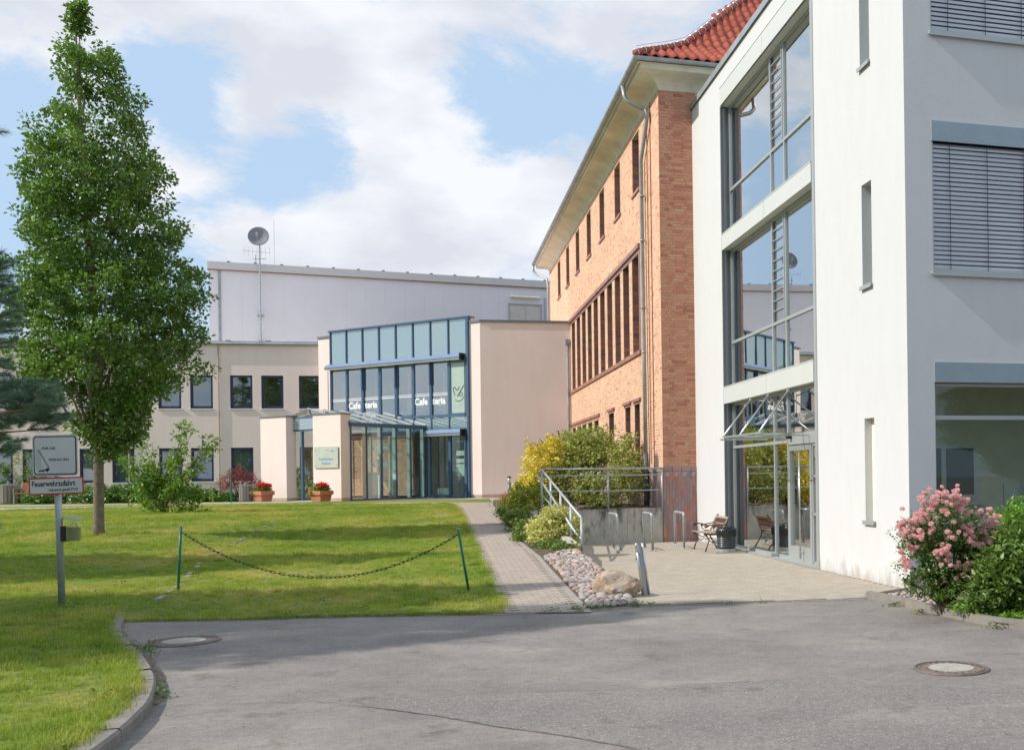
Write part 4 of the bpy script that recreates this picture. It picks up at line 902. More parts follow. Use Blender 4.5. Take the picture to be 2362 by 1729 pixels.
plb = mat('beige_render_base', (.50, .36, .29), .85, .1, var=.08)
p = MB(); p.box(-.553, .024, -.006, .0, -.1, .14); p.box(-9.42, -8.62, -.006, 0, -.1, .14)
dv = Vector((R_.x - .02, R_.y, 0)).normalized(); nv = Vector((dv.y, -dv.x, 0)) * .007
p.add([(.02 + nv.x, nv.y, -.3), (R_.x + nv.x, R_.y + nv.y, -.3), (R_.x + nv.x, R_.y + nv.y, .14), (.02 + nv.x, nv.y, .14)], [(0, 1, 2, 3)]); p.build('base_strip', plb, cf)
p = MB()
def cap(a, b_, z, w=.05):
    d = (Vector(b_) - Vector(a)).normalized(); n_ = Vector((d.y, -d.x)) * w
    a, b_ = Vector(a) - d * 0, Vector(b_); p.add([(a.x + n_.x, a.y + n_.y, z - .06), (b_.x + n_.x, b_.y + n_.y, z - .06), (b_.x + n_.x, b_.y + n_.y, z + .03), (a.x + n_.x, a.y + n_.y, z + .03), (a.x - n_.x * 4, a.y - n_.y * 4, z + .03), (b_.x - n_.x * 4, b_.y - n_.y * 4, z + .03)], [(0, 1, 2, 3), (3, 2, 5, 4)])
for qa, qb in (((-.5, 0), (.02, 0)), ((.02, 0), (R_.x, R_.y)), ((-9.46, 0), (-8.6, 0))):
    p = MB(); cap(qa, qb, TB); p.build('roof_flashing', alu_d, cf)
# glass front
glass_up = glassm('tinted_panel_glass', (.20, .285, .30), 1.7, .24, trans=0); glass_c = glassm('cafeteria_glass', (.55, .62, .60), 1.55, .34, wob=.01); glass_g = glassm('porch_glass', (.80, .87, .84), 1.5, .12)
ML = [-8.60 + .9912 * i for i in range(9)]     # uprights of the front
zt, zaw, zw1, zw0, zs0 = 8.24 - ZG, 6.68 - ZG, 6.50 - ZG, 4.30 - ZG, 3.74 - ZG
fr = MB(); 
for x in ML: q = MB(); q.box(x - .028, x + .028, -.07, .05, zaw, zt); q.build('mullion', blue_f, cf)
for x in ML: q = MB(); q.box(x - .045, x + .045, -.05, .06, zw0 - .1, zaw); q.build('mullion', blue_f, cf)
q = MB(); q.box(ML[0] - .06, ML[-1] + .16, -.12, .3, zt, zt + .07); q.box(ML[-1] + .03, ML[-1] + .12, -.1, .1, 0, zt); q.build('top_rail', blue_f, cf)
for a, b_ in zip(ML, ML[1:]): q = MB(); q.box(a + .028, b_ - .028, -.02, -.0, zaw, zt); q.build('upper_panel', glass_up, cf)
for i, (a, b_) in enumerate(zip(ML, ML[1:])):
    f = MB(); e = .045
    w_ = .05 if i in (3, 4, 7) else .02
    f.box(a + e, a + e + w_, -.04, .03, zw0, zw1); f.box(b_ - e - w_, b_ - e, -.04, .03, zw0, zw1); f.box(a + e, b_ - e, -.04, .03, zw0, zw0 + w_ + .03); f.box(a + e, b_ - e, -.04, .03, zw1 - w_, zw1); fo = f.build('window', blue_f, cf)
    f = MB(); f.box(a + e + w_, b_ - e - w_, -.005, .005, zw0 + .04, zw1 - .01); f.build('pane', glass_c if i < 7 else mat('mint_foil_pane', (.40, .50, .43), .15, .6), fo)
q = MB(); q.box(ML[0], ML[-1], -.06, .05, zw0 - .06, zw0); q.box(ML[0], ML[-1], -.055, .05, zs0 - .05, zs0); q.build('transom', blue_f, cf)
for a, b_ in zip(ML, ML[1:]): q = MB(); q.box(a + .03, b_ - .03, -.02, .0, zs0, zw0 - .06); q.build('spandrel_panel', glass_up, cf)
for x in ML: q = MB(); q.box(x - .028, x + .028, -.05, .05, zs0, zw0 - .06); q.build('mullion', blue_f, cf)
# awning boxes
def awning(x0, x1, z0, nm='awning_box'):
    o = thing(nm, 'x', None); del o['label']; o.parent = cf
    n = max(1, round((x1 - x0) / 2.4))
    for i in range(n):
        a, b_ = x0 + (x1 - x0) * i / n, x0 + (x1 - x0) * (i + 1) / n; q = MB()
        q.prism([(-.30, z0 + .02), (-.30, z0 + .09), (-.22, z0 + .19), (-.06, z0 + .24), (-.05, z0 + .02)], a, b_ - .006); q.v = [(z, x, y) for x, y, z in q.v]; q.build('awning_case', mat('awning_blue', (.16, .23, .36), .4, .4, .1) if 'awning_blue' not in bpy.data.materials else bpy.data.materials['awning_blue'], o)
    q = MB(); q.box(x0, x1, -.27, -.06, z0 - .03, z0 + .018); q.build('awning_roll', cream, o)
    q = MB(); q.box(x1 - .01, x1 + .03, -.32, -.02, z0 - .05, z0 + .22); q.build('end_cap', black, o); return o
awning(ML[0] - .12, ML[-1] - .15, zaw - .10); awning(-2.86, ML[-1] - .15, zs0 - .25)
for x in (ML[2] - .0, ML[4] + .0, ML[6]): q = MB(); q.box(x - .03, x + .03, -.13, -.05, zw1 - .9, zw1 + .05); q.tube([(x, -.11, zw0), (x, -.11, zw1)], .012, 6); q.build('awning_guide', blue_f, cf)
for x in (ML[0] - .07, ML[-1] - .04): q = MB(); q.tube([(x, -.13, zw0 - .2), (x, -.13, zw1)], .014, 6); q.tube([(x, -.13, 1.2), (x, -.13, zs0)], .014, 6) if x > -2 else None; q.build('awning_guide', black, cf)
# ground floor glazing right of the porch
for x, w_ in ((-2.80, .06), (-1.66, .06), (-.80, .06)): q = MB(); q.box(x - w_, x + w_, -.05, .06, 0, zs0 - .05); q.build('mullion', blue_f, cf)
for a, b_ in ((-2.74, -1.72), (-1.60, -.86)):
    f = MB(); f.box(a, b_, -.03, .03, 0, .12); f.box(a, b_, -.03, .03, zs0 - .3, zs0 - .2); f.build('transom', blue_f, cf); q = MB(); q.box(a, b_, -.005, .005, .12, zs0 - .3); q.build('pane', glass_g, cf)
mint = mat('pale_green_frame', (.50, .62, .55), .5, .4)
for a, b_, z0, z1 in ((-2.5, -1.75, .15, .42), (-1.45, -.9, 1.75, 1.95), (-1.45, -.9, 1.45, 1.62), (-1.45, -.9, .9, 1.4), (-1.45, -.9, 2.3, 2.36)): q = MB(); q.box(a, b_, .12, .14, z0, z1); q.build('notice_board', mint, cf)
q = MB(); q.quad((-8.62, .5, 2.86), (-.55, .5, 2.86), (-.55, 6, 2.86), (-8.62, 6, 2.86)); q.box(-8.62, -.55, .06, 6, 3.1, 3.38); q.box(-9.3, -.0, 5.9, 6, 3.2, TB - .3); q.box(-9.3, -.5, 2.6, 2.7, 0, 3.1); q.quad((-8.62, 6, 0.01), (-.55, 6, .01), (-.55, .0, .01), (-8.62, .0, .01))
q.box(-8.62, -.55, .06, 6, zw1 + .02, zw1 + .2); q.box(-.56, -.52, 0.05, 6, 0, TB - .4); q.box(-8.66, -8.6, .05, 6, 0, TB - .4)
q.build('inner_room', mat('cafeteria_interior', (.74, .76, .70), .9, .1), cf)
q = MB()
for x in (-8.3, -6.3, -4.3, -2.3): q.box(x, x + .09, .3, .36, zw0, zw1)
q.build('curtain', mat('white_curtain', (.6, .62, .6), .9, .1), cf)
# cafeteria lettering and pale stripes on the panes
def text(body, size, name, mt, parent, M, ext=.002, font_shear=0, bold=0., ax='LEFT', sx_=1.):
    cu = bpy.data.curves.new(name, 'FONT'); cu.body = body; cu.size = size; cu.extrude = ext; cu.offset = bold; cu.shear = font_shear; cu.align_x = ax; cu.resolution_u = 3
    o = bpy.data.objects.new(name, cu); COL.objects.link(o); bpy.context.view_layer.update()
    me = bpy.data.meshes.new_from_object(o.evaluated_get(bpy.context.evaluated_depsgraph_get())); bpy.data.objects.remove(o); bpy.data.curves.remove(cu)
    me.name = name; me.materials.clear(); me.materials.append(mt); r = link(name, me, parent); r.matrix_local = M @ Matrix.Diagonal((sx_, 1, 1, 1)); return r
UPR = Matrix.Rotation(pi / 2, 4, 'X')
lw = mat('white_foil', (.85, .87, .86), .5, .3)
for xx, bod in ((-7.53, 'Cafe'), (-6.52, 'teria'), (-3.60, 'Cafe'), (-2.60, 'teria')): text(bod, .40, 'lettering', lw, cf, Matrix.Translation((xx, -.012, 4.80 - ZG)) @ UPR, .001, bold=.013, sx_=.98)
for i, (a, b_) in enumerate(zip(ML[:7], ML[1:8])):
    q = MB(); q.box(a + .07, b_ - .07, -.010, -.008, 5.155 - ZG, 5.185 - ZG); q.build('foil_stripe', lw, cf); q = MB(); q.box(a + .07, b_ - .07, -.010, -.008, 5.235 - ZG, 5.255 - ZG); q.build('foil_stripe', lw, cf)
q = MB(); cx_, cz_ = -1.15, 5.2 - ZG     # coffee cup swirl
def stroke(pts, w_):
    for (a, b_) in zip(pts, pts[1:]):
        d = (Vector(b_) - Vector(a)); n_ = Vector((-d.y, d.x)).normalized() * w_
        q.add([(a[0] - n_.x, -.012, a[1] - n_.y), (b_[0] - n_.x, -.012, b_[1] - n_.y), (b_[0] + n_.x, -.012, b_[1] + n_.y), (a[0] + n_.x, -.012, a[1] + n_.y)], [(0, 1, 2, 3)])
stroke([(cx_ + .26 * cos(t_), cz_ - .12 + .22 * sin(t_)) for t_ in [-2.4 + i * .25 for i in range(10)]], .012)
stroke([(cx_ - .3 + .05 * i, cz_ + .18 + .07 * sin(i * 1.1)) for i in range(8)], .016); stroke([(cx_ + .28 - .07 * i, cz_ + .30 - .09 * i) for i in range(6)], .018)
stroke([(cx_ - .30 + .02 * i, cz_ + .16 - .05 * i) for i in range(6)], .014); stroke([(cx_ + .12 + .1 * cos(t_), cz_ - .05 + .07 * sin(t_)) for t_ in [i * .6 for i in range(11)]], .012); q.build('cup_emblem', blackp, cf)
# chairs inside the upper room
chm = mat('pale_chair_shell', (.72, .72, .70), .5, .4); chf = mat('chair_frame', (.6, .6, .6), .3, .5, .6)
def chair(x, y, rz, label, red=False):
    w_ = cf.matrix_basis @ Vector((x, y, zs0 + .42)); o = thing('chair', label, 'chair', w_, P3 + rz, 'chairs in the cafeteria')
    s_ = MB(); s_.box(-.21, .21, -.21, .21, .44, .475); s_.build('seat', mat('red_seat', (.5, .04, .03), .6) if red else chm, o)
    s_ = MB(); s_.prism([(-.2, .20), (.2, .20), (.2, .225), (-.2, .225)], [.62] * 4, [.9, .9, .9, .9]); s_.build('backrest', chm, o)
    for a in (-.19, .19):
        for b_ in (-.19, .2): s_ = MB(); s_.tube([(a, b_ * 1.08, 0), (a, b_, .45 if b_ < 0 else .88)], .012, 6); s_.build('leg', chf, o)
chair(-4.95, 1.0, .3, 'low white chair behind the cafeteria pane left of the middle post'); chair(-4.1, .7, .5, 'white chair with tall back behind the middle cafeteria pane'); chair(-2.1, .7, -.5, 'white chair with red seat behind the right cafeteria lettering', True); chair(-2.95, 1.1, 2.8, 'white chair turned away behind the word Cafe on the right')
# porch: slab pillars, glazed side wall, little glass roof
VX0, VX1, VY = -4.75, -3.05, -4.35
pr_ = ony(787, 1100, -4.4, KO, P3).x; pl_ = ony(723, 1100, -4.4, KO, P3).x; qr_ = ony(661, 1100, -4.4, KO, P3).x; ql_ = ony(602, 1100, -4.4, KO, P3).x
PT = 4.22 - ZG
for a, b_ in ((pl_, pr_), (ql_, qr_)):
    q = MB(); q.box(a, b_, -4.4, -3.93, -.05, PT); po = q.build('porch_pillar', beige_wall, cf); q = MB(); q.box(a - .03, b_ + .03, -4.43, -3.90, PT, PT + .05); q.build('flashing', alu_d, po)
    q = MB(); q.box(a - .004, b_ + .004, -4.404, -3.926, -.05, .12); q.build('base_strip', plb, po)
VX = pr_ + .02; EZ = 3.76 - ZG; RZ_ = EZ + .75; xm = (qr_ + pl_) / 2
posts = [-3.93 + (3.9 / 5) * i for i in range(6)]
for y in posts:
    q = MB(); q.box(VX - .03, VX + .03, y - .025, y + .025, 0, EZ); q.build('porch_post', blue_f, cf); q = MB(); q.box(VX - .20, VX - .03, y - .03, y + .03, 0, EZ); q.build('porch_post', mint, cf)
for y0_, y1_ in zip(posts, posts[1:]): q = MB(); q.box(VX - .006, VX + .006, y0_ + .03, y1_ - .03, .06, EZ - .05); q.build('pane', glass_g, cf)
q = MB(); q.box(VX - .05, VX + .10, -4.0, 0, EZ, EZ + .14); q.box(VX - .04, VX + .05, -3.93, 0, 0, .06); q.build('eaves_beam', blue_f, cf)
q = MB(); q.prism([(VX + .12, -4.05), (VX + .12, -.05), (xm, -.05), (xm, -4.05)], [EZ + .14, EZ + .14, RZ_, RZ_], [EZ + .16, EZ + .16, RZ_ + .02, RZ_ + .02]); q.build('porch_roof_glass', glassm('roof_glass', (.45, .55, .55), 1.6, .12), cf)
q = MB(); xl_ = 2 * xm - VX; q.prism([(xm, -4.05), (xm, -.05), (xl_, -.05), (xl_, -4.05)], [RZ_, RZ_, EZ + .14, EZ + .14], [RZ_ + .02, RZ_ + .02, EZ + .16, EZ + .16]); q.build('porch_roof_glass', bpy.data.materials['roof_glass'], cf)
for i in range(6):
    y = -4.0 + i * .79; q = MB(); q.add([(VX + .12, y, EZ + .165), (VX + .12, y + .05, EZ + .165), (xm, y + .05, RZ_ + .025), (xm, y, RZ_ + .025), (VX + .12, y, EZ + .2), (VX + .12, y + .05, EZ + .2), (xm, y + .05, RZ_ + .06), (xm, y, RZ_ + .06)], [(0, 1, 2, 3), (4, 5, 6, 7), (0, 1, 5, 4), (2, 3, 7, 6), (0, 3, 7, 4), (1, 2, 6, 5)]); q.build('roof_bar', alu, cf)
q = MB(); q.box(qr_ - .02, pl_ + .02, -4.05, -3.98, EZ - .12, PT - .02); q.build('porch_fascia', blue_f, cf)
q = MB(); q.box(qr_ + .02, pl_ - .02, -4.07, -4.052, EZ - .05, PT - .08); q.build('fascia_glass', glass_up, cf)
q = MB(); q.box(qr_ + .42, qr_ + .50, -4.05, -3.95, 0, EZ - .1); q.build('porch_post', blue_f, cf)
q = MB(); q.box(xl_ - .03, xl_ + .03, -3.93, 0, 0, .06)
for y in posts: q.box(xl_ - .03, xl_ + .03, y - .03, y + .03, 0, EZ)
q.build('porch_side_frame', blue_f, cf); q = MB(); q.box(xl_ - .005, xl_ + .005, -3.93, 0, .06, EZ); q.build('pane', glass_g, cf)
# things seen through the porch glass: inner frames and notice stand
q = MB(); 
for z in (1.35, 2.05): q.box(-5.2, -4.1, -.9, -.87, z, z + .14)
q.box(-4.15, -4.05, -1.0, -.9, 0, 2.6); q.box(-5.25, -5.15, -1.0, -.9, 0, 2.6); q.build('inner_door_frame', mint, cf)
q = MB(); q.tube([(VX - .3, -2.4, 2.02), (VX - .3, -.9, 2.02)], .015, 6); q.tube([(VX - .3, -2.4, 1.93), (VX - .3, -.9, 1.93)], .015, 6); q.build('grab_rail', inox, cf)
q = MB(); q.box(VX - .6, VX - .57, -2.6, -1.9, .05, 1.1); q.build('notice_stand', whitep, cf)
q = MB(); q.box(-9.0, VX - .9, .2, .3, .1, 2.7); q.build('brick_reflection', brick_tex, cf)  # brick sheet behind the panes, standing in for brickwork reflected in them
# sign plate on the right pillar
sg = thing('clinic_sign', 'glass sign plate with blue swooshes on the right porch pillar', 'sign', cf.matrix_basis @ Vector(((pl_ + pr_) / 2, -4.4, 1.28)), P3)
W2 = (pr_ - pl_) * .43
q = MB(); q.box(-W2, W2, -.05, -.035, 0, .82); q.build('plate', mat('pale_glass_plate', (.50, .52, .44), .25, .5), sg)
for x in (-W2 + .08, W2 - .08):
    for z in (.10, .70): q = MB(); q.tube([(x, -.002, z), (x, -.065, z)], .022, 10); q.build('fixing_stud', inox, sg)
lb = mat('sign_blue', (.10, .25, .55), .5); lb2 = mat('sign_light_green', (.35, .62, .50), .5)
text('Krankenhaus', .155, 'lettering', lb, sg, Matrix.Translation((0, -.053, .30)) @ UPR, .001, ax='CENTER', sx_=.95); text('Seelow', .165, 'lettering', lb, sg, Matrix.Translation((0, -.053, .13)) @ UPR, .001, ax='CENTER')
def swoosh(cx, cz, w_, h_, mt):
    q = MB(); n = 12
    up_ = [(cx + w_ * (i / n - .5), cz + h_ * sin(pi * i / n) ) for i in range(n + 1)]; lo2 = [(cx + w_ * (i / n - .5), cz + h_ * .62 * sin(pi * i / n) - .0) for i in range(n + 1)]
    for i in range(n): q.quad((lo2[i][0], -.053, lo2[i][1]), (lo2[i + 1][0], -.053, lo2[i + 1][1]), (up_[i + 1][0], -.053, up_[i + 1][1]), (up_[i][0], -.053, up_[i][1]))
    q.build('swoosh', mt, sg)
swoosh(-.22, .48, .52, .13, lb2); swoosh(.10, .66, .24, .05, lb); swoosh(.36, .58, .28, .11, lb)

# ------------------------------------------------------------------ beige wing on the left
LPh = atan2(2.55, 12.9); LO = (-18.3, 47.4)
lw_ = thing('beige_wing', 'long beige two storey wing with dark blue windows and zinc eaves', 'building', (LO[0], LO[1], ZG), LPh)
UP = [(-.92, .0), (-2.52, -1.58), (-3.83, -2.89), (-5.49, -4.55), (-6.80, -5.86), (-8.70, -7.80), (-10.0, -9.06), (-12.24, -11.30), (-13.55, -12.62), (-15.9, -14.96), (-17.2, -16.3)]
HO = [(a, b_, 4.95 - ZG, 6.44 - ZG) for a, b_ in UP] + [(a, b_, 1.70 - ZG, 3.20 - ZG) for a, b_ in UP]
HO = [h for h in HO if h[1] <= 0.01]
q = MB(); wall(q, 'y', 0, -30, .6, -.1, 7.0, HO, .16, 0, 0); q.quad((.6, 0, -.1), (.6, 5, -.1), (.6, 5, 7), (.6, 0, 7)); q.add([(-30, 0, 6.95), (.6, 0, 6.95), (.6, 14, 6.95), (-30, 14, 6.95)], [(0, 1, 2, 3)]); q.build('rendered_wall', beige_wall, lw_)
q = MB(); q.box(-30, .2, -.005, .0, -.1, .15); q.build('base_strip', plb, lw_)
q = MB(); q.box(-30, .15, -.10, .1, 6.98, 7.03); q.tube([(-30, -.10, 6.98), (.15, -.10, 6.98)], .06, 8); q.build('gutter', zinc, lw_)
q = MB(); q.box(-30, .15, -.02, .6, 7.05, 7.10)
for i in range(190): q.box(-30 + i * .16, -30 + i * .16 + .08, -.06, .1, 7.03, 7.085)
q.build('corrugated_roof_edge', zinc, lw_)
for x in (-2.3, -4.0, -6.6, -9.5): q = MB(); q.box(x, x + .2, .0, .15, 7.09, 7.14); q.build('snow_stop', alu_d, lw_)
for x in (-4.3, -8.0): q = MB(); q.tube([(x, -.04, 0), (x, -.04, 6.9)], .03, 8); q.build('downpipe', mat('beige_pipe', (.45, .38, .33), .6), lw_)
glass_n = glassm('wing_glass', (.55, .60, .58), 1.6, .20, wob=.012)
shut = mat('pale_roller_blind', (.42, .50, .47), .8, .1); curt = mat('striped_curtain', (.16, .15, .12), .9, .1, var=.5, vs=14)
for i, (a, b_, c0, c1) in enumerate(HO):
    f = MB(); y = .10
    for r4 in ((a, b_, c0, c0 + .12), (a, b_, c1 - (.08 if c0 > 2 else .14), c1), (a, a + .09, c0, c1), (b_ - .09, b_, c0, c1)): f.box(r4[0], r4[1], y - .06, y + .03, r4[2], r4[3])
    fo = f.build('window', navy, lw_); f = MB(); f.box(a + .08, b_ - .08, y, y + .008, c0 + .1, c1 - .07); f.build('pane', glass_n, fo)
    f = MB(); f.box(a - .04, b_ + .04, -.05, .1, c0 - .045, c0 - .002); f.build('sill', whitep, fo)
    if c0 < 2:
        f = MB()
        if i % 3 == 1 or b_ < -9: f.box(a + .08, b_ - .08, y + .08, y + .09, c0, c1 - .1); f.build('blind', shut, fo)
        else:
            for k in range(7): f.box(a + .1 + k * .11, a + .16 + k * .11, y + .10, y + .12, c0, c1)
            f.build('curtain', curt, fo)
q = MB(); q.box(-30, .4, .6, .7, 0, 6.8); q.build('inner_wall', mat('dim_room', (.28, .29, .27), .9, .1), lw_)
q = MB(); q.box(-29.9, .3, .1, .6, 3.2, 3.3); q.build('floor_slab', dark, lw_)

# ------------------------------------------------------------------ grey hall behind
HPh = atan2(.382, .924); HO_ = (-28.5, 58.); gh = thing('grey_hall', 'plain windowless light grey hall towering behind the beige wing', 'building', (HO_[0], HO_[1], ZG), HPh)
ZT_ = 13.95 - ZG
for i in range(18):   # cladding sheets
    a = .55 + i * 1.105; q = MB(); b_ = a + 1.102
    q.box(a, b_, -.01 + .002 * (i % 2), .1, 0, ZT_ - .45); q.build('cladding_sheet', hall_wall, gh)
q = MB(); q.box(-.02, .55, -.0, 12, 0, ZT_ - .3); q.box(.55, 24, .02, 12, 0, ZT_ - .5); q.build('hall_wall', hall_wall, gh)
q = MB(); q.box(-.08, 20.6, -.14, .3, ZT_ - .42, ZT_); q.build('parapet', mat('pale_parapet', (.60, .60, .58), .6, .3, var=.03), gh); q = MB(); q.box(-.08, 20.6, -.145, .2, ZT_ - .47, ZT_ - .42); q.build('drip_strip', mat('brown_strip', (.28, .20, .15), .7), gh)
q = MB(); q.box(.45, .58, -.06, .02, 0, ZT_ - .47); q.build('corner_trim', zinc, gh)
for i in range(15): q = MB(); x = .9 + i * 1.38; q.box(x, x + .16, -.10, .1, ZT_, ZT_ + .07); q.build('roof_clamp', alu_d, gh)
q = MB(); q.box(16.72, 18.6, -.05, .0, 8.6, 12.35 - ZG); q.build('door_leaf', mat('cream_door', (.58, .56, .49), .6), gh)
q = MB(); q.box(16.62, 16.72, -.08, .0, 8.6, 12.45 - ZG); q.box(18.6, 18.7, -.08, 0, 8.6, 12.45 - ZG); q.box(16.62, 18.7, -.08, 0, 12.38 - ZG, 12.47 - ZG); q.box(17.64, 17.67, -.06, 0, 8.6, 12.3 - ZG); q.build('door_frame', alu, gh)
q = MB(); q.tube([(16.7, -.2, 12.85 - ZG), (18.55, -.2, 12.85 - ZG)], .09, 8); q.build('roller_box', cream, gh); q = MB(); q.box(18.85, 18.97, -.06, 0, 5, 12.9 - ZG); q.build('pipe', alu, gh)

# satellite dish and aerial on their mast
sd = thing('satellite_mast', 'tall mast with round grey satellite dish and thin aerial above the grey hall', 'aerial', gh.matrix_basis @ Vector((2.6, -.45, 6.2)), HPh)
zb = ZG + 6.2
q = MB(); q.tube([(0, 0, 0), (0, 0, 15.0 - zb)], .045, 8); q.build('mast', steel, sd)
q = MB(); q.box(-.15, .15, -.0, .45, 3.9, 3.98); q.box(-.1, .1, .0, .45, 2.5, 2.56); q.build('wall_bracket', steel, sd)
R9 = Matrix.Translation((-.05, -.1, 15.42 - zb)) @ Matrix.Rotation(radians(-8), 4, 'Z') @ Matrix.Rotation(radians(78), 4, 'X')
q = MB(); q.lathe([(.001, -.11), (.2, -.10), (.4, -.05), (.54, .02), (.56, .03), (.54, .035), (.4, -.035), (.2, -.085), (.001, -.095)], (0, 0, 0), 32); q.v = [tuple(R9 @ Vector(v)) for v in q.v]; q.build('dish', mat('dish_grey', (.22, .23, .25), .55, .3), sd, True)
q = MB(); q.tube([R9 @ Vector((0, -.5, 0)), R9 @ Vector((0, -.1, .5))], .016, 6); q.tube([R9 @ Vector((0, -.16, .46)), R9 @ Vector((0, -.02, .56))], .05, 10); q.build('feed_arm', steel, sd)
q = MB(); z = 14.55 - zb; q.tube([(-.85, .1, z + .05), (.55, -.1, z - .02)], .012, 5)
for i in range(7): x = -.8 + i * .22; q.tube([(x, .1 - .3 - i * .03, z + .22), (x, .1 + .3 - i * .03, z - .18)], .007, 4)
q.build('yagi_aerial', alu, sd)
q = MB(); q.tube([(-.35, 0, 14.15 - zb), (.35, .0, 14.2 - zb)], .015, 5); q.tube([(-.2, 0, 13.95 - zb), (-.2, 0, 14.4 - zb)], .02, 5); q.build('side_aerial', alu_d, sd)
rod = thing('lightning_rod', 'hair thin upright rod on the hall roof right of the dish', 'rod', gh.matrix_basis @ Vector((3.35, .2, ZT_)), HPh)
q = MB(); q.tube([(0, 0, 0), (0, 0, 2.6)], .012, 4); q.build('rod', alu, rod)
# ------------------------------------------------------------------ fire lane sign
SY = 13.6; base = gnd(148, 1410); base.y = SY; base.z = .085
sp = thing('fire_lane_sign', 'fire lane sign with red bordered plate on leaning grey post', 'sign', (base.x, SY, .06), 0)
def s2(x, y, d=0.): v = dep(x, y, SY); return Vector((v.x - base.x, d, v.z - .06))
tp = s2(129, 1006)
q = MB(); q.tube([(0, .0, -.06), (tp.x, 0, tp.z)], .041, 14); q.lathe([(.001, .02), (.03, .015), (.042, 0)], (tp.x, 0, tp.z), 12); q.build('post', steel, sp, True)
def plate(cx, cy, w, h, ang, y, mt, name, rad=.0, t=.004, par=sp, border=None):
    q = MB(); pts = []
    if rad:
        for (sx_, sy_, a0) in ((1, 1, 0), (-1, 1, 90), (-1, -1, 180), (1, -1, 270)):
            for k in range(5): a = radians(a0 + k * 22.5); pts.append((sx_ * (w / 2 - rad) + rad * cos(a), sy_ * (h / 2 - rad) + rad * sin(a)))
    else: pts = [(w / 2, h / 2), (-w / 2, h / 2), (-w / 2, -h / 2), (w / 2, -h / 2)]
    q.prism(pts, -t / 2, t / 2); M = Matrix.Translation((cx, y, cy)) @ Matrix.Rotation(ang, 4, 'Y') @ UPR
    q.v = [tuple(M @ Vector(v)) for v in q.v]; return q.build(name, mt, par), M
c1 = s2(134.5, 1050); a1 = radians(-.35)
o1, M1_ = plate(c1.x, c1.z, .59, .535, a1, -.062, signw, 'square_plate', .045)
plate(c1.x, c1.z, .555, .50, a1, -.0655, blackp, 'black_border', .035); plate(c1.x, c1.z, .528, .473, a1, -.0685, signw, 'sign_face', .028)
F_ = Matrix.Translation((c1.x, -.0712, c1.z)) @ Matrix.Rotation(a1, 4, 'Y') @ UPR
def pt(x, y, F0, c): v = s2(x, y); return F0 @ Matrix.Translation((v.x - c.x, v.z - c.z, 0))
text('FÜR DIE', .044, 'lettering', blackp, sp, pt(104.5, 1036.5, F_, c1), .0006, bold=.0008, sx_=1.12)
text('FREIHALTEN', .044, 'lettering', blackp, sp, pt(120.5, 1062.5, F_, c1), .0006, bold=.0008, sx_=1.06)
lp = MB()       # ladder truck pictogram
def ln(x0, y0, x1, y1, w): 
    d = Vector((x1 - x0, y1 - y0)); n_ = Vector((-d.y, d.x)).normalized() * w / 2
    lp.add([(x0 - n_.x, y0 - n_.y, 0), (x1 - n_.x, y1 - n_.y, 0), (x1 + n_.x, y1 + n_.y, 0), (x0 + n_.x, y0 + n_.y, 0)], [(0, 1, 2, 3)])
U = lambda x, y: (lambda v: (v.x - c1.x, v.z - c1.z))(s2(x, y))
a, b_ = U(95, 1036), U(121, 1080); ln(*a, *b_, .007); a, b_ = U(97, 1036), U(122.5, 1079); ln(*a, *b_, .004)
a, b_ = U(97, 1085.5), U(122, 1083); lp.add([(a[0], a[1] - .008, 0), (b_[0], b_[1] - .008, 0), (b_[0], b_[1] + .012, 0), (a[0], a[1] + .005, 0)], [(0, 1, 2, 3)])
for x in (100, 107, 117): a = U(x, 1086.5); lp.add([(a[0] + .011 * cos(k * .785), a[1] + .011 * sin(k * .785), 0) for k in range(8)], [tuple(range(8))])
a = U(113, 1082); lp.add([(a[0] - .002, a[1] - .01, 0), (a[0] + .045, a[1] - .01, 0), (a[0] + .045, a[1] + .014, 0), (a[0] + .01, a[1] + .014, 0)], [(0, 1, 2, 3)])
for k in range(9): a, b_ = U(91, 1040 + k * 5), U(97 + k * 1.4, 1040 + k * 5); ln(*a, *b_, .002)
for x in (92, 97, 101): a, b_ = U(x, 1040), U(x, 1082); ln(*a, *b_, .002)
lo2 = lp.build('pictogram', blackp, sp); lo2.matrix_local = F_
c2 = s2(137, 1120); a2 = radians(-1.35)
plate(c2.x, c2.z, .712, .222, a2, -.062, redp, 'red_border', .0); plate(c2.x, c2.z, .676, .186, a2, -.0655, signw, 'sign_face', .0)
F2 = Matrix.Translation((c2.x, -.0682, c2.z)) @ Matrix.Rotation(a2, 4, 'Y') @ UPR
text('Feuerwehrzufahrt', .098, 'lettering', blackp, sp, F2 @ Matrix.Translation((-.318, .0, 0)), .0006, bold=.0022, sx_=.80)
text('Haltverbot gemäß STVO', .052, 'lettering', blackp, sp, F2 @ Matrix.Translation((-.098, -.068, 0)), .0006, bold=.0008, sx_=.73)
q = MB()
for z in (c1.z - .12, c1.z + .14, c2.z): q.box(tp.x * z / tp.z - .055, tp.x * z / tp.z + .055, -.06, .045, z - .012, z + .012)
q.build('clamp', steel, sp)
bn = thing('small_waste_bin', 'small shiny metal bin with flat lid fixed to the sign post', 'bin', (base.x + s2(170, 1240).x, SY + .0, .06 + s2(170, 1246).z), 0)
q = MB(); q.lathe([(.001, 0), (.078, 0), (.085, .01), (.085, .175), (.089, .18), (.085, .185), (.08, .18), (.078, .02), (.001, .015)], (0, 0, 0), 20); q.build('bucket', inox, bn, True)
q = MB(); q.box(-.155, -.08, -.03, .03, -.01, .19); q.build('back_plate', black, bn); q = MB(); q.tube([(0, -.085, .17), (0, -.05, .22), (0, .05, .22), (0, .085, .17)], .005, 6); q.build('handle', steel, bn)
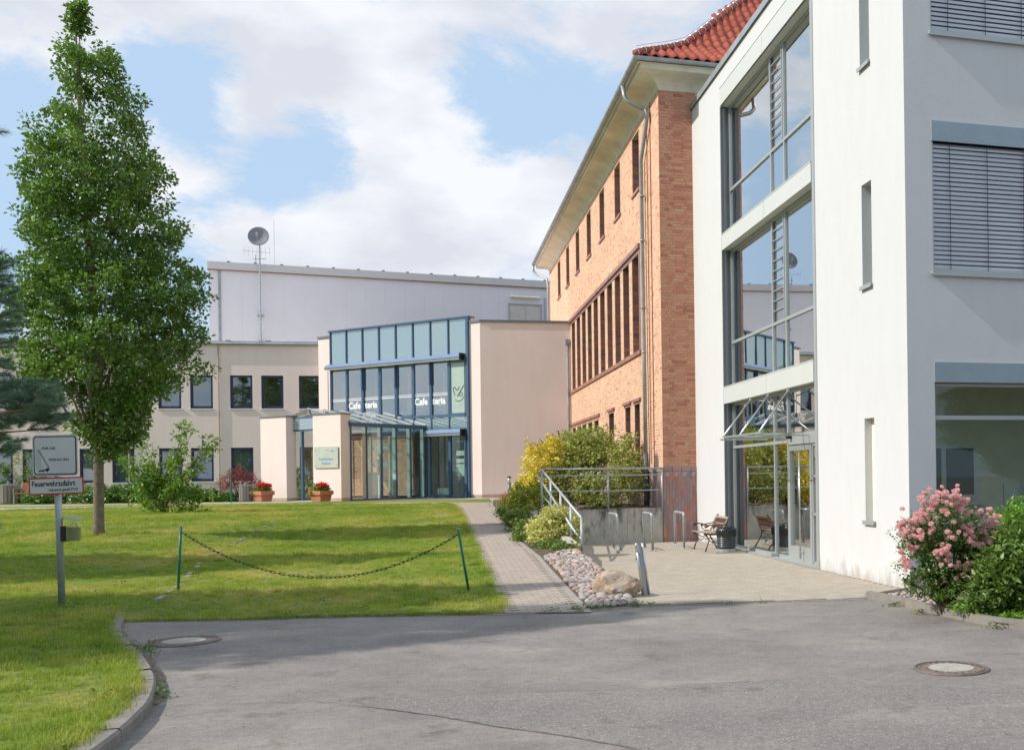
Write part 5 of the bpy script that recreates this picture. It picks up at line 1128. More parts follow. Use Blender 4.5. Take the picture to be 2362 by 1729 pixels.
q = MB(); q.lathe([(.12, .280), (.10, .298), (.001, .312), (.001, .306), (.10, .292), (.12, .280)], (0, 0, 0), 20); q.build('lid', mat('blue_grey_lid', (.25, .33, .5), .4, .5), bn, True); q = MB(); q.tube([(-.15, 0, .1), (-.15, 0, .29), (0, 0, .295)], .007, 6); q.build('lid_arm', black, bn)

# ------------------------------------------------------------------ chain between two green posts
CY = 15.0
def cpost(bx, by, tx, ty, label):
    b0, t0 = dep(bx, by, CY), dep(tx, ty, CY); o = thing('chain_post', label, 'post', (b0.x, CY, HL(CY)), 0, 'green chain posts on the lawn')
    q = MB(); d = t0 - b0; q.tube([(0, 0, -.05), (d.x, 0, d.z)], .019, 12); q.build('tube', greenp, o, True); q = MB(); q.lathe([(.001, .008), (.02, .006), (.021, -.01)], (d.x, 0, d.z), 10); q.build('cap', steel, o); return b0, t0
cpost(410, 1374, 417.5, 1214, 'upright green chain post on the lawn left of the chain'); cpost(1082.5, 1366, 1057, 1222, 'green chain post leaning left, next to the paved path')
A, B = dep(420, 1226, CY), dep(1055, 1233, CY); mid = dep(752, 1331, CY); ch = thing('chain', 'dark link chain sagging between two green posts', 'chain', (A.x, CY - .02, A.z), 0)
sag = (A.z + B.z) / 2 - mid.z; cv = []
for i in range(401): f = i / 400; cv.append(Vector(((B.x - A.x) * f, 0, (B.z - A.z) * f - 4 * sag * f * (1 - f))))
Lc = sum((b_ - a).length for a, b_ in zip(cv, cv[1:])); n = 63; q = MB(); hw, hl = .013, .031
ring = [(hl + hw * cos(t_), hw * sin(t_)) for t_ in [-pi / 2 + k * pi / 4 for k in range(5)]] + [(-hl + hw * cos(t_), hw * sin(t_)) for t_ in [pi / 2 + k * pi / 4 for k in range(5)]]
q.tube([(x, y, 0) for x, y in ring], .0048, 5, closed=True); lm = q.mesh('link', mat('dark_green_chain', (.015, .028, .024), .45, .4), True); pos = 0; j_ = 0; s_ = 0
for k in range(n):
    tgt = (k + .5) * Lc / n
    while s_ < tgt and j_ < 399: s_ += (cv[j_ + 1] - cv[j_]).length; j_ += 1
    d = (cv[min(400, j_ + 1)] - cv[j_ - 1]).normalized(); o = link('link', lm, ch); o.matrix_local = Matrix.Translation(cv[j_]) @ Matrix.Rotation(-atan2(d.z, d.x), 4, 'Y') @ Matrix.Rotation(radians(78 if k % 2 else -8), 4, 'X')

# ------------------------------------------------------------------ boulders
bm_, nt, b = nodes('granite_boulder'); b.inputs['Roughness'].default_value = .85; b.inputs['Specular IOR Level'].default_value = .2
t = N(nt, 'ShaderNodeTexCoord'); mp_ = N(nt, 'ShaderNodeMapping'); nt.links.new(t.outputs['Object'], mp_.inputs[0]); mp_.inputs['Rotation'].default_value = (.3, .5, .2); mp_.inputs['Scale'].default_value = (1.6, 1.8, 3.2)
c = ramp(nt, noise(nt, 2.2, 8, .68, mp_.outputs[0], 1.2), [(.3, (.28, .18, .12)), (.44, (.50, .36, .25)), (.56, (.68, .55, .43)), (.7, (.44, .31, .22))]); nt.links.new(c, b.inputs['Base Color']); bump(nt, b, noise(nt, 7, 9, .72, mp_.outputs[0]), 1., .06)
def rock(seed, x, y, z, sx_, sy_, sz_, rz, label, name='boulder', mt=bm_, group=None):
    me = stone_mesh(seed, 4, mt, .46, name); R = random.Random(seed)
    from mathutils import noise as mn
    for v in me.vertices: v.co = v.co * (1 + .13 * mn.fractal(v.co * 2.0 + Vector((seed, 0, 0)), 1, 2, 4)); v.co = Vector((v.co.x * sx_, v.co.y * sy_, v.co.z * sz_))
    me.polygons.foreach_set('use_smooth', [True] * len(me.polygons)); o = link(name, me, None, (x, y, z), rz); me.update()
    try: me.set_sharp_from_angle(angle=radians(38))
    except Exception: pass
    tag(o, label, 'boulder', group); return o
g_ = dep(1420, 1373, 14.5)
rock(14, g_.x, 14.6, .17, .35, .28, .235, .25, 'large brown boulder on the cobbles beside the path')
g_ = atz(508, 1158, .87); rock(5, g_.x, 37.2, .93, .26, .2, .13, .2, 'rounded pinkish boulder at the lawn edge by the grey waste bin', mt=bm_)
rock(9, g_.x + .48, 37.0, .91, .27, .2, .12, .7, 'flat grey boulder at the lawn edge right of the pinkish one', mt=mat('grey_boulder', (.30, .26, .21), .9, .1, var=.3, vs=5, bs=20))

# ------------------------------------------------------------------ leaning steel bollard
b0, t0 = dep(1490, 1373, 14.7), dep(1474, 1253, 14.7); bo = thing('steel_bollard', 'bent stainless steel bollard leaning beside the big boulder', 'bollard', (b0.x, 14.7, .02), .35)
q = MB(); d = Vector(((t0 - b0).x, 0, (t0 - b0).z)); 
for x in (-.045, .045): q.tube([Vector((x, 0, 0)), Vector((x, 0, 0)) + d], .018, 10)
bo1 = q.build('tube', inox, bo, True)
q = MB(); M = Matrix(((1, 0, d.x / d.z, 0), (0, 1, 0, 0), (0, 0, 1, 0), (0, 0, 0, 1))); q.box(-.045, .045, .0, .012, .0, d.z - .01, M=M); q.box(-.045, .045, -.022, -.016, .0, d.z - .03, M=M) if False else None; q.build('web', alu, bo)
q = MB(); q.box(-.075, -.012, -.03, -.018, d.z - .14, d.z - .03, M=M); q.build('lock_plate', inox, bo)
for x in (-.045, .045): q = MB(); q.lathe([(.001, .012), (.012, .006), (.012, -.01)], (x + d.x, 0, d.z), 8); q.build('cap', black, bo)

# ------------------------------------------------------------------ bicycle stands
def stand(a, b_, ta, tb, label):
    pa, pb = atz(*a), atz(*b_); o = thing('bicycle_stand', label, 'bike stand', (pa.x, pa.y, .015), 0, 'bicycle stands on the forecourt')
    ua, ub = dep(*ta, pa.y), dep(*tb, pb.y); A_, B_, UA, UB = Vector((0, 0, -.02)), pb - pa, ua - pa, ub - pa; B_.z = -.02; UA.y, UB.y = 0, B_.y; UB.z = UA.z = (UA.z + UB.z) / 2
    q = MB(); e = (UB - UA).normalized(); r_ = .06; pts = [A_]; 
    for k in range(5): f = k / 4 * pi / 2; pts.append(UA + e * r_ * (1 - cos(f)) + (A_ - UA).normalized() * r_ * (1 - sin(f)))
    for k in range(5): f = pi / 2 - k / 4 * pi / 2; pts.append(UB - e * r_ * (1 - cos(f)) + (B_ - UB).normalized() * r_ * (1 - sin(f)))
    pts.append(B_); q.tube(pts, .028, 12); q.build('hoop', steel, o, True)
    for p in (A_, B_): q = MB(); q.lathe([(.028, .02), (.045, .008), (.05, 0)], (p.x, p.y, 0), 12); q.build('foot_collar', steel, o)
stand((1417, 1267), (1433, 1273), (1405, 1185), (1423, 1187), 'bicycle stand leaning left, nearest the sloping railing'); stand((1488, 1264), (1506, 1270), (1483, 1184), (1503, 1185), 'middle of three bicycle stands, before the stained concrete wall'); stand((1558, 1259), (1578, 1266), (1556, 1182), (1577, 1183), 'upright bicycle stand before the purple clinker plinth')
far = thing('bicycle_rack', 'row of small bicycle hoops by the beige cafeteria flank', 'bike rack', (dep(1195, 1130, 41).x, 41, .85), .3)
for k in range(5):
    q = MB(); x = k * .115; q.tube([(x, 0, 0), (x, 0, .62), (x + .02, -.06, .70), (x + .03, -.25, .72), (x + .03, -.42, .68), (x + .03, -.45, 0)], .014, 6); q.build('hoop', alu_d, far)

# ------------------------------------------------------------------ manholes
rust = mat('rusty_cast_iron', (.20, .155, .13), .7, .3, .3, var=.35, vs=14, bs=40)
def manhole(cx, cy, R, label):
    p = atz(cx, cy); o = thing('manhole_cover', label, 'manhole', (p.x, p.y, .004), .4, 'manhole covers in the asphalt')
    q = MB(); q.lathe([(R, .0), (R * .985, .010), (R * .93, .012), (R * .925, .004), (R * .87, .004), (R * .865, .010), (R * .80, .010)], (0, 0, 0), 48); q.build('frame', rust, o)
    q = MB(); n = 96; vs = []
    for j_ in range(n):
        a_ = 2 * pi * j_ / n; up_ = .012 if j_ % 4 < 2 else .005
        for r_, z in ((R * .79, .006), (R * .78, up_), (R * .62, up_), (R * .60, .008)): vs.append((r_ * cos(a_), r_ * sin(a_), z))
    q.add(vs, [(4 * j_ + k, 4 * ((j_ + 1) % n) + k, 4 * ((j_ + 1) % n) + k + 1, 4 * j_ + k + 1) for j_ in range(n) for k in range(3)]); q.build('cast_ring', rust, o)
    q = MB(); q.lathe([(R * .595, .002), (R * .59, .012), (R * .3, .0135), (.001, .0135)], (0, 0, 0), 40); q.build('concrete_lid', mat('lid_concrete', (.42, .385, .34), .9, .1, var=.15, vs=8, fine=(60, .15)), o)
manhole(424, 1479.5, .36, 'round manhole cover in shade near the left kerb'); manhole(2194, 1542, .325, 'round manhole cover in sunlit asphalt at the right')

# ------------------------------------------------------------------ iron bench and waste drum by the glazing
def L2W(x, y, z=0.): return towld((x, y, z))
ib = thing('iron_bench', 'rusty cast iron garden bench with lattice back by the glass front', 'bench', L2W(.08, -2.75, .015), PH - pi / 2)
# own frame: x along the seat (towards the camera), y behind
brz = mat('rusty_brown_iron', (.16, .085, .055), .55, .4, .4, var=.3, vs=18); wood = mat('weathered_bench_wood', (.36, .27, .21), .7, .2, var=.2, vs=12)
for x in (0., 1.02):
    q = MB(); q.tube([(x, .0, 0), (x, .05, .14), (x, .09, .26), (x, .02, .36), (x, -.03, .395)], [.018, .014, .016, .02, .014], 8); q.build('front_leg', brz, ib, True)
    q = MB(); q.tube([(x, .56, 0), (x, .48, .12), (x, .40, .25), (x, .38, .38), (x, .44, .5), (x, .50, .66), (x, .56, .76), (x, .60, .77)], [.02, .015, .016, .02, .016, .014, .014, .018], 8); q.build('back_leg', brz, ib, True)
    q = MB(); q.tube([(x, -.03, .395), (x, .12, .37), (x, .38, .38)], .016, 8); q.tube([(x, .09, .24), (x, .17, .19), (x, .24, .25), (x, .32, .20), (x, .40, .24)], .009, 6); q.tube([(x, .10, .33), (x, .2, .27), (x, .3, .3), (x, .37, .35)], .009, 6); q.build('side_scroll', brz, ib, True)
    q = MB(); q.tube([(x, .03, .60), (x, -.02, .57), (x, .0, .53), (x, .06, .56), (x, .10, .585), (x, .25, .56), (x, .42, .58), (x, .47, .6)], [.03, .02, .02, .025, .014, .012, .012, .012], 8); q.tube([(x, .20, .57), (x, .19, .48), (x, .26, .42), (x, .36, .42)], .010, 6); q.tube([(x, .17, .55), (x, .20, .52), (x, .22, .55)], .02, 6); q.build('arm_rest', brz, ib, True)
for k in range(6): q = MB(); y = -.04 + k * .078; q.box(-.03, 1.05, y, y + .055, .40 - .012 * sin(k * .6), .418 - .012 * sin(k * .6)); q.build('seat_slat', wood, ib)
bk = MB(); MBk = Matrix.Translation((0, .42, .46)) @ Matrix.Rotation(radians(-24), 4, 'X')
def bq(pts, r_): bk.tube([MBk @ Vector(p) for p in pts], r_, 6)
q = MB(); 
for (x0, x1, z0, z1) in ((.03, .99, .0, .035), (.03, .99, .27, .315), (.03, .075, .03, .28), (.945, .99, .03, .28)): q.box(x0, x1, -.014, .014, z0, z1, M=MBk)
q.build('back_frame', wood, ib)
for k in range(7):
    cx_ = .13 + k * .125
    for s_ in (0, 1):
        bq([(cx_ + .045 * cos(t_) * (1 if s_ else .7) + (.02 if s_ else -.01), 0, .095 + s_ * .11 + .05 * sin(t_)) for t_ in [i * pi / 4 for i in range(9)]], .008)
    bq([(cx_ - .05, 0, .03), (cx_, 0, .12), (cx_ + .05, 0, .27)], .008); bq([(cx_ + .06, 0, .03), (cx_ + .01, 0, .15), (cx_ - .05, 0, .27)], .008)
bk.build('lattice_back', brz, ib)
wd = thing('waste_drum', 'grey ribbed waste drum lined with black plastic bag beside the iron bench', 'waste bin', L2W(.46, -4.12, .015), 0)
q = MB(); prof_ = [(.001, .0), (.195, .0), (.20, .01)] + [(.20 + (.006 if k % 2 else -.002), .02 + k * .022) for k in range(19)] + [(.205, .46), (.19, .465)]
q.lathe([p for p in prof_ if p[1] < .10], (0, 0, 0), 32); q.build('base_ring', steel, wd, True)
q = MB(); q.lathe([p for p in prof_ if p[1] >= .09], (0, 0, 0), 40)
R = random.Random(4); q.build('drum', mat('dark_ribbed_plastic', (.035, .04, .042), .28, .6, var=.3, vs=10), wd)
q = MB(); vs = []; n = 48; rows_ = 12
for k in range(rows_):
    for j_ in range(n):
        a_ = 2 * pi * j_ / n; f = k / (rows_ - 1); r_ = .212 + .012 * sin(f * pi) + .006 * sin(a_ * 11 + k) * f + R.uniform(-.004, .004); z = .35 + .17 * f + .012 * sin(a_ * 5) * (1 - f)
        if k == rows_ - 1: r_ -= .03; z += .015
        vs.append((r_ * cos(a_), r_ * sin(a_), z))
q.add(vs, [(k * n + j_, k * n + (j_ + 1) % n, (k + 1) * n + (j_ + 1) % n, (k + 1) * n + j_) for k in range(rows_ - 1) for j_ in range(n)]); q.build('bag', mat('black_bin_bag', (.012, .013, .014), .16, .7, bs=24, bst=.8, bd=.02), wd, True)
q = MB(); q.lathe([(.001, .45), (.19, .45)], (0, 0, 0), 24); q.build('rubbish', black, wd)
q = MB(); q.box(-.22, .42, -.24, .2, -.012, .012); q.build('slab', kerbm, wd)

# ------------------------------------------------------------------ things in front of the wing and porch
def bollard_light(x, y0, y1, Y, label):
    t_, b__ = dep(x, y0, Y), dep(x, y1, Y); h = t_.z - ZG; o = thing('bollard_light', label, 'lamp', (t_.x, Y, ZG), 0, 'low bollard lamps')
    q = MB(); q.tube([(0, 0, 0), (0, 0, h * .72)], .065, 14); q.build('column', alu_d, o, True); q = MB(); q.tube([(0, 0, h * .72), (0, 0, h * .93)], .058, 14); q.build('lamp_glass', mat('milky_glass', (.6, .62, .6), .2, .5), o, True)
    q = MB(); q.lathe([(.07, h * .93), (.075, h * .95), (.07, h), (.001, h)], (0, 0, 0), 14); q.build('cap', black, o, True)
bollard_light(1174.5, 1098, 1150, 40.0, 'grey bollard lamp in the bed near the path, before the beige flank'); bollard_light(330, 1108, 1150, 42.5, 'bollard lamp in the bed behind the young tree')
slatw = mat('grey_weathered_wood', None, .85, .1, pieces=[(.30, .27, .24), (.25, .23, .21), (.35, .31, .27), (.28, .24, .20)], var=.2, vs=8)
def wbin(x, Y, h, r_, label):
    p = dep(x, 1150, Y); o = thing('wooden_waste_bin', label, 'waste bin', (p.x, Y, ZG), 0, 'wooden slatted waste bins'); n = 14
    sm = MB(); sm.box(-r_ * .2, r_ * .2, -.012, .012, .04, h * .82); ms = sm.mesh('slat', slatw)
    for k in range(n): a_ = 2 * pi * k / n; o2 = link('slat', ms, o); o2.location = (r_ * cos(a_), r_ * sin(a_), 0); o2.rotation_euler = (0, 0, a_ + pi / 2)
    q = MB(); q.lathe([(r_ * .9, .03), (r_ * .92, h * .80), (r_ * .85, h * .82), (.001, h * .7)], (0, 0, 0), 18); q.build('liner', dark, o); q = MB()
    q.lathe([(r_ * 1.04, h * .84), (r_ * 1.04, h * .86), (r_ * .9, h * .87)], (0, 0, 0), 18); q.tube([(0, 0, h * .8), (0, 0, h * 1.02)], .05, 10)
    for a_ in (0, 2.1, 4.2): q.tube([(r_ * cos(a_), r_ * sin(a_), h * .8), (r_ * .2 * cos(a_), r_ * .2 * sin(a_), h * .95)], .01, 5)
    q.build('rim_bracket', zinc, o)
wbin(567.5, 40.6, .76, .24, 'grey wooden waste bin beside the red flower pot'); wbin(20, 43.2, .92, .30, 'grey wooden waste bin left of the red bench')
redw = mat('red_brown_bench_slat', (.42, .15, .075), .6, .3, var=.15, vs=10)
def park_bench(x, Y, L, label, mt, rz=0.):
    p = dep(x, 1150, Y); o = thing('park_bench', label, 'bench', (p.x, Y, ZG), rz)
    for k in range(4): q = MB(); q.box(0, L, -.25 + k * .11, -.25 + k * .11 + .08, .42, .45); q.build('seat_slat', mt, o)
    for k in range(5): q = MB(); z = .52 + k * .075; q.box(0, L, .22 + k * .02, .245 + k * .02, z, z + .055); q.build('back_slat', mt, o)
    for a_ in (.06, L - .06): q = MB(); q.tube([(a_, -.24, 0), (a_, -.22, .42), (a_, .2, .41), (a_, .32, .9)], .025, 8); q.tube([(a_, .2, .41), (a_, .28, 0)], .025, 8); q.tube([(a_, -.24, .42), (a_, -.26, .62), (a_, .22, .64)], .02, 8); q.build('bench_frame', zinc, o)
park_bench(38, 43.0, 1.75, 'red slatted bench standing before the hedge, partly behind the sign', redw); park_bench(588, 42.2, 1.5, 'grey slatted bench half hidden behind the left porch pillar', slatw)
gp = thing('thin_green_post', 'thin green marker post in the bed by the red maple', 'post', (dep(533.5, 1150, 39.5).x, 39.5, ZG), 0); q = MB(); q.tube([(0, 0, -.05), (0, 0, dep(533, 1088, 39.5).z - ZG)], .03, 8); q.build('tube', greenp, gp); q = MB(); q.lathe([(.001, .01), (.032, 0)], (0, 0, dep(533, 1088, 39.5).z - ZG), 8); q.build('cap', steel, gp)
tcm = mat('terracotta', (.50, .205, .12), .8, .2, var=.15, vs=9)
def pot(x, y, Y, label):
    p = dep(x, y, Y); o = thing('flower_pot', label, 'plant pot', (p.x, Y, ZG + .02), P3, 'terracotta pots with red geraniums')
    q = MB(); w0, w1 = .225, .27; q.add([(-w0, -w0, 0), (w0, -w0, 0), (w0, w0, 0), (-w0, w0, 0), (-w1, -w1, .26), (w1, -w1, .26), (w1, w1, .26), (-w1, w1, .26)], [(0, 1, 5, 4), (1, 2, 6, 5), (2, 3, 7, 6), (3, 0, 4, 7)]); q.build('pot_body', tcm, o)
    q = MB(); w2 = .31; q.box(-w2, w2, -w2, -w2 + .05, .25, .40); q.box(-w2, w2, w2 - .05, w2, .25, .40); q.box(-w2, -w2 + .05, -w2 + .05, w2 - .05, .25, .40); q.box(w2 - .05, w2, -w2 + .05, w2 - .05, .25, .40); q.build('pot_rim', tcm, o)
    q = MB(); q.box(-.28, .28, -.28, .28, .3, .37); q.build('compost', soil, o); return o
fp1 = pot(606, 1157, 40.6, 'terracotta pot of red geraniums before the left porch pillar'); fp2 = pot(741, 1157, 38.9, 'terracotta pot of red geraniums under the clinic sign plate')
# ------------------------------------------------------------------ foliage tools
def rand_rot(n, up=.4, R=rng):
    nrm = R.normal(size=(n, 3)); nrm[:, 2] = np.abs(nrm[:, 2]) + up; nrm /= np.linalg.norm(nrm, axis=1)[:, None]
    t = R.normal(size=(n, 3)); t -= nrm * (t * nrm).sum(1)[:, None]; t /= np.linalg.norm(t, axis=1)[:, None]
    return nrm, t, np.cross(nrm, t)
def leaves(P_, size, name, mt, parent, asp=.55, up=.4, sv=.35, fold=.12, outward=None):
    n = len(P_); nrm, t, b_ = rand_rot(n, up)
    if outward is not None:
        t = t * .6 + outward; t /= np.linalg.norm(t, axis=1)[:, None]; nrm -= t * (nrm * t).sum(1)[:, None]; nrm /= np.linalg.norm(nrm, axis=1)[:, None] + 1e-6; b_ = np.cross(nrm, t)
    s = size * (1 + sv * rng.uniform(-1, 1, n))[:, None]
    V = np.empty((n, 4, 3)); V[:, 0] = P_; V[:, 1] = P_ + t * s * .5 + b_ * s * asp * .5 + nrm * s * fold; V[:, 2] = P_ + t * s; V[:, 3] = P_ + t * s * .5 - b_ * s * asp * .5 + nrm * s * fold
    me = bpy.data.meshes.new(name); me.vertices.add(n * 4); me.vertices.foreach_set('co', V.reshape(-1)); me.loops.add(n * 4); me.loops.foreach_set('vertex_index', np.arange(n * 4, dtype=np.int32)); me.polygons.add(n); me.polygons.foreach_set('loop_start', np.arange(0, n * 4, 4, dtype=np.int32)); me.polygons.foreach_set('loop_total', np.full(n, 4, dtype=np.int32))
    me.materials.append(mt); me.update(); me.validate(); return link(name, me, parent)
def clump(centres, per, rad, squash=1., shell=.0):
    C = np.repeat(np.asarray(centres, float), per, axis=0); n = len(C); d = rng.normal(size=(n, 3)); d /= np.linalg.norm(d, axis=1)[:, None]; r = rad * rng.uniform(shell, 1, n) ** .6
    d[:, 2] *= squash; return C + d * r[:, None], d
def lobes_pts(L, n, inner=.55):
    vol = np.array([a[3] * a[4] * a[5] for a in L]) ** (2 / 3); k = rng.choice(len(L), n, p=vol / vol.sum()); A = np.array(L)[k]
    d = rng.normal(size=(n, 3)); d /= np.linalg.norm(d, axis=1)[:, None]; r = rng.uniform(inner, 1, n)[:, None]; return A[:, :3] + d * r * A[:, 3:6]
bark = mat('grey_bark', (.20, .165, .13), .95, .05, var=.35, vs=10, bs=22, bst=1., bd=.02)
barkd = mat('dark_stem', (.08, .06, .045), .95, .05, var=.3, vs=10)
def shrub(name, label, cat, loc, lobes, nc, per, rad, size, mt, stems=9, asp=.55, fl=None, group=None, up=.4, squash=.8, inner=.55, ground=0.):
    o = thing(name, label, cat, loc, 0, group); C = lobes_pts(lobes, nc, inner); C[:, 2] = np.maximum(C[:, 2], ground + rad * .35)
    Pq, d = clump(C, per, rad, squash); Pq[:, 2] = np.maximum(Pq[:, 2], ground + .01); leaves(Pq, size, 'foliage', mt, o, asp, up)
    st_ = MB()
    for i in range(stems):
        c = C[rng.integers(len(C))]; a_ = rng.uniform(0, 6.28); b0 = Vector((.08 * cos(a_), .08 * sin(a_), ground)); st_.tube([b0, b0.lerp(Vector(c), .5) + Vector((0, 0, .1 * c[2])), Vector(c)], [.018, .012, .005], 5)
    if stems: st_.build('stems', barkd, o)
    return o, C
# ------------------------------------------------------------------ the tall oak
OY = 23.0; PXM = 2400 / OY
env = [(0, 180, 196), (36, 155, 190), (60, 150, 210), (100, 127, 262), (150, 125, 303), (200, 115, 325), (250, 85, 345), (290, 62, 350), (340, 50, 382), (400, 45, 400), (470, 43, 402), (545, 50, 425), (590, 42, 440), (636, 25, 475), (690, 30, 492), (745, 20, 498), (790, 25, 462), (825, 28, 462), (854, 25, 470), (880, 70, 420), (920, 130, 385), (963, 150, 378), (992, 155, 368), (1030, 195, 305), (1050, 205, 270)]
def e_at(y):
    for a, b_ in zip(env, env[1:]):
        if a[0] <= y <= b_[0]: f = (y - a[0]) / (b_[0] - a[0]); w_ = 16 * min(1, y / 120); return a[1] + (b_[1] - a[1]) * f + w_, a[2] + (b_[2] - a[2]) * f - w_
    return env[-1][1:]
oak_leaf = leafm('oak_leaf', [(.095, .185, .04), (.14, .265, .055), (.20, .35, .075), (.11, .22, .05), (.29, .44, .11), (.12, .24, .05)], .42, .40, .5, big=(.8, .22))
OB = dep(228, 1232, OY); oak = thing('oak_tree', 'tall narrow green oak on the left of the lawn', 'tree', OB, 0)
def oakpt(y, u, v):   # u across -1..1, v depth -1..1
    l, r_ = e_at(y); cx_ = (l + r_) / 2; hw_ = (r_ - l) / 2; p = dep(cx_ + u * hw_, y, OY); return Vector((p.x - OB.x, v * hw_ / PXM, p.z - OB.z))
from mathutils import noise as mnz0
cen = []; lim = []
ysamp = []
while len(cen) < 2500:
    y = 1050 * random.random() + 4; l, r_ = e_at(y)
    if random.random() > ((r_ - l) / 480) ** 1.25 + (.06 if y > 40 else .025): continue
    a_ = random.uniform(0, 2 * pi); rr_ = random.uniform(.12, 1) ** .42 * (.87 + (.30 if y > 150 else .05) * (mnz0.noise(Vector((cos(a_) * 1.6, sin(a_) * 1.6, y / 58.))) + .55 * mnz0.noise(Vector((cos(a_) * 3.6, sin(a_) * 3.6, y / 24.))))); cen.append(oakpt(y, rr_ * cos(a_), rr_ * sin(a_)))
cen = np.array([tuple(c) for c in cen])
# clear pockets so that the sky shows through
hol = np.array([tuple(oakpt(random.uniform(60, 980), random.uniform(-.8, .8), random.uniform(-1, .3))) for _ in range(165)]); keep = np.ones(len(cen), bool)
for h in hol: keep &= (((cen - h) * np.array([1, .5, 1])) ** 2).sum(1) > random.uniform(.12, .30) ** 2
cen = cen[keep]
Pq, d = clump(cen, 34, .18, .85); leaves(Pq, .092, 'crown', oak_leaf, oak, .62, .3, .3, outward=d * .7)
q = MB(); q.tube([(0, 0, -.1), (.0, 0, .12), (.02, 0, 1.9), (.03, 0, 3.5), (-.1, 0, 5.6), (-.22, 0, 7.8), (-.32, 0, 10), (-.38, 0, 11.5)], [.15, .11, .095, .09, .09, .06, .035, .01], 12); q.build('trunk', bark, oak, True)
for i in range(46):
    c = Vector(cen[rng.integers(len(cen))]); z0 = max(1.9, c.z - 1.0 - 1.2 * Vector((c.x, c.y)).length * random.uniform(.7, 1.2)); s_ = Vector((.02 - .03 * z0, 0, min(z0, 10)))
    q = MB(); m_ = s_.lerp(c, .45) + Vector((0, 0, -.12)); q.tube([s_, m_, c], [.045 if z0 < 6 else .028, .026, .008], 6); q.build('limb', bark, oak, True)
# two more oaks of the row stand left of the picture and throw their shade across lawn and road
def shade_oak(x, y, k, label, z=0.09, kz=None):
    o = copytree(oak); o.location = (x, y, z); o.scale = (k, k, kz or k); o.rotation_euler = (0, 0, random.uniform(0, 6)); o['label'] = label; return o
shade_oak(-17.6, 7.5, 1.38, 'oak standing out of view on the left, shading the road edge', .09, 1.22); shade_oak(-14.4, 11.25, 1.0, 'small oak out of view on the left behind the shading one', .09, .86); shade_oak(-20.4, 15.0, 1.08, 'oak out of view on the left, shading the middle of the lawn')

# ------------------------------------------------------------------ pine reaching in from the left
needle = leafm('blue_green_needle', [(.11, .20, .125), (.16, .26, .17), (.22, .32, .22), (.10, .17, .10)], .5, .12, .3)
PY_ = 10.9; pn = thing('pine_tree', 'blue green pine whose branches reach in from the left edge', 'tree', (-9.9, 10.4, .09), 0); O_ = Vector((-9.9, 10.4, .09))
tw = [((-200, 900), (100, 890)), ((-200, 960), (150, 935)), ((-200, 1000), (125, 988)), ((-200, 1030), (40, 1035)), ((-180, 650), (28, 612)), ((-200, 760), (50, 715)), ((-150, 300), (10, 304)), ((-150, 1215), (-6, 1211)), ((-200, 800), (20, 800))]
masses = [((60, 925), (92, 48), 74), ((105, 952), (62, 28), 34), ((10, 1000), (62, 44), 40), ((95, 895), (62, 26), 20), ((8, 640), (44, 62), 30), ((14, 735), (40, 62), 30), ((-20, 300), (22, 8), 3), ((-20, 1212), (12, 8), 3), ((0, 860), (60, 40), 18)]
Pn, Tn = [], []; tb = MB(); shoots = []
for (a, b_) in tw:
    Yd = PY_ + random.uniform(-.25, .25); A_, B_ = dep(*a, Yd - .4), dep(*b_, Yd); tb.tube([A_ - O_, (A_ + B_) / 2 - O_ + Vector((0, 0, -.03)), B_ - O_], [.018, .010, .004], 6); L = (B_ - A_); shoots.append((A_ + L * .8, B_))
for (c, r2, n_) in masses:
    for _ in range(n_):
        u = random.uniform(0, 6.28); v_ = sqrt(random.random()); e_ = dep(c[0] + r2[0] * v_ * cos(u), c[1] + r2[1] * v_ * sin(u), PY_ + random.uniform(-.35, .35)); dd = Vector((random.uniform(.10, .24), random.uniform(-.12, .12), random.uniform(-.05, .10))); shoots.append((e_ - dd, e_)); tb.tube([e_ - dd - O_, e_ - O_], [.004, .002], 4)
for (s0, s1) in shoots:
    n = int((s1 - s0).length * 1150)
    f = rng.uniform(.0, 1.03, n)[:, None]; S0, S1 = np.array(s0 - O_), np.array(s1 - O_); ax = (S1 - S0) / np.linalg.norm(S1 - S0); Pn.append(S0 + (S1 - S0) * f); d = rng.normal(size=(n, 3)); d /= np.linalg.norm(d, axis=1)[:, None]; Tn.append(d * .75 + ax * .9)
Pn, Tn = np.vstack(Pn), np.vstack(Tn); Tn /= np.linalg.norm(Tn, axis=1)[:, None]
n = len(Pn); side = np.cross(Tn, rng.normal(size=(n, 3))); side /= np.linalg.norm(side, axis=1)[:, None]; ln_ = rng.uniform(.06, .11, n)[:, None]; V = np.empty((n, 3, 3)); V[:, 0] = Pn + side * .0019; V[:, 1] = Pn - side * .0019; V[:, 2] = Pn + Tn * ln_ + np.array([0, 0, -.006])
me = bpy.data.meshes.new('needles'); me.from_pydata(V.reshape(-1, 3).tolist(), [], np.arange(n * 3).reshape(-1, 3).tolist()); me.materials.append(needle); link('needles', me, pn)
tb.build('twigs', mat('orange_twig', (.30, .13, .05), .8, .1, var=.2), pn); q = MB(); q.tube([(0, 0, 0), (0, 0, 5), (.1, 0, 8.5)], [.16, .12, .03], 10); q.build('trunk', bark, pn, True)
for z in (1.6, 1.9, 2.1, 3.0, 3.3, 3.7): q = MB(); q.tube([(0, 0, z - .2), (1.15, .2, z)], [.04, .02], 6); q.build('branch', bark, pn)

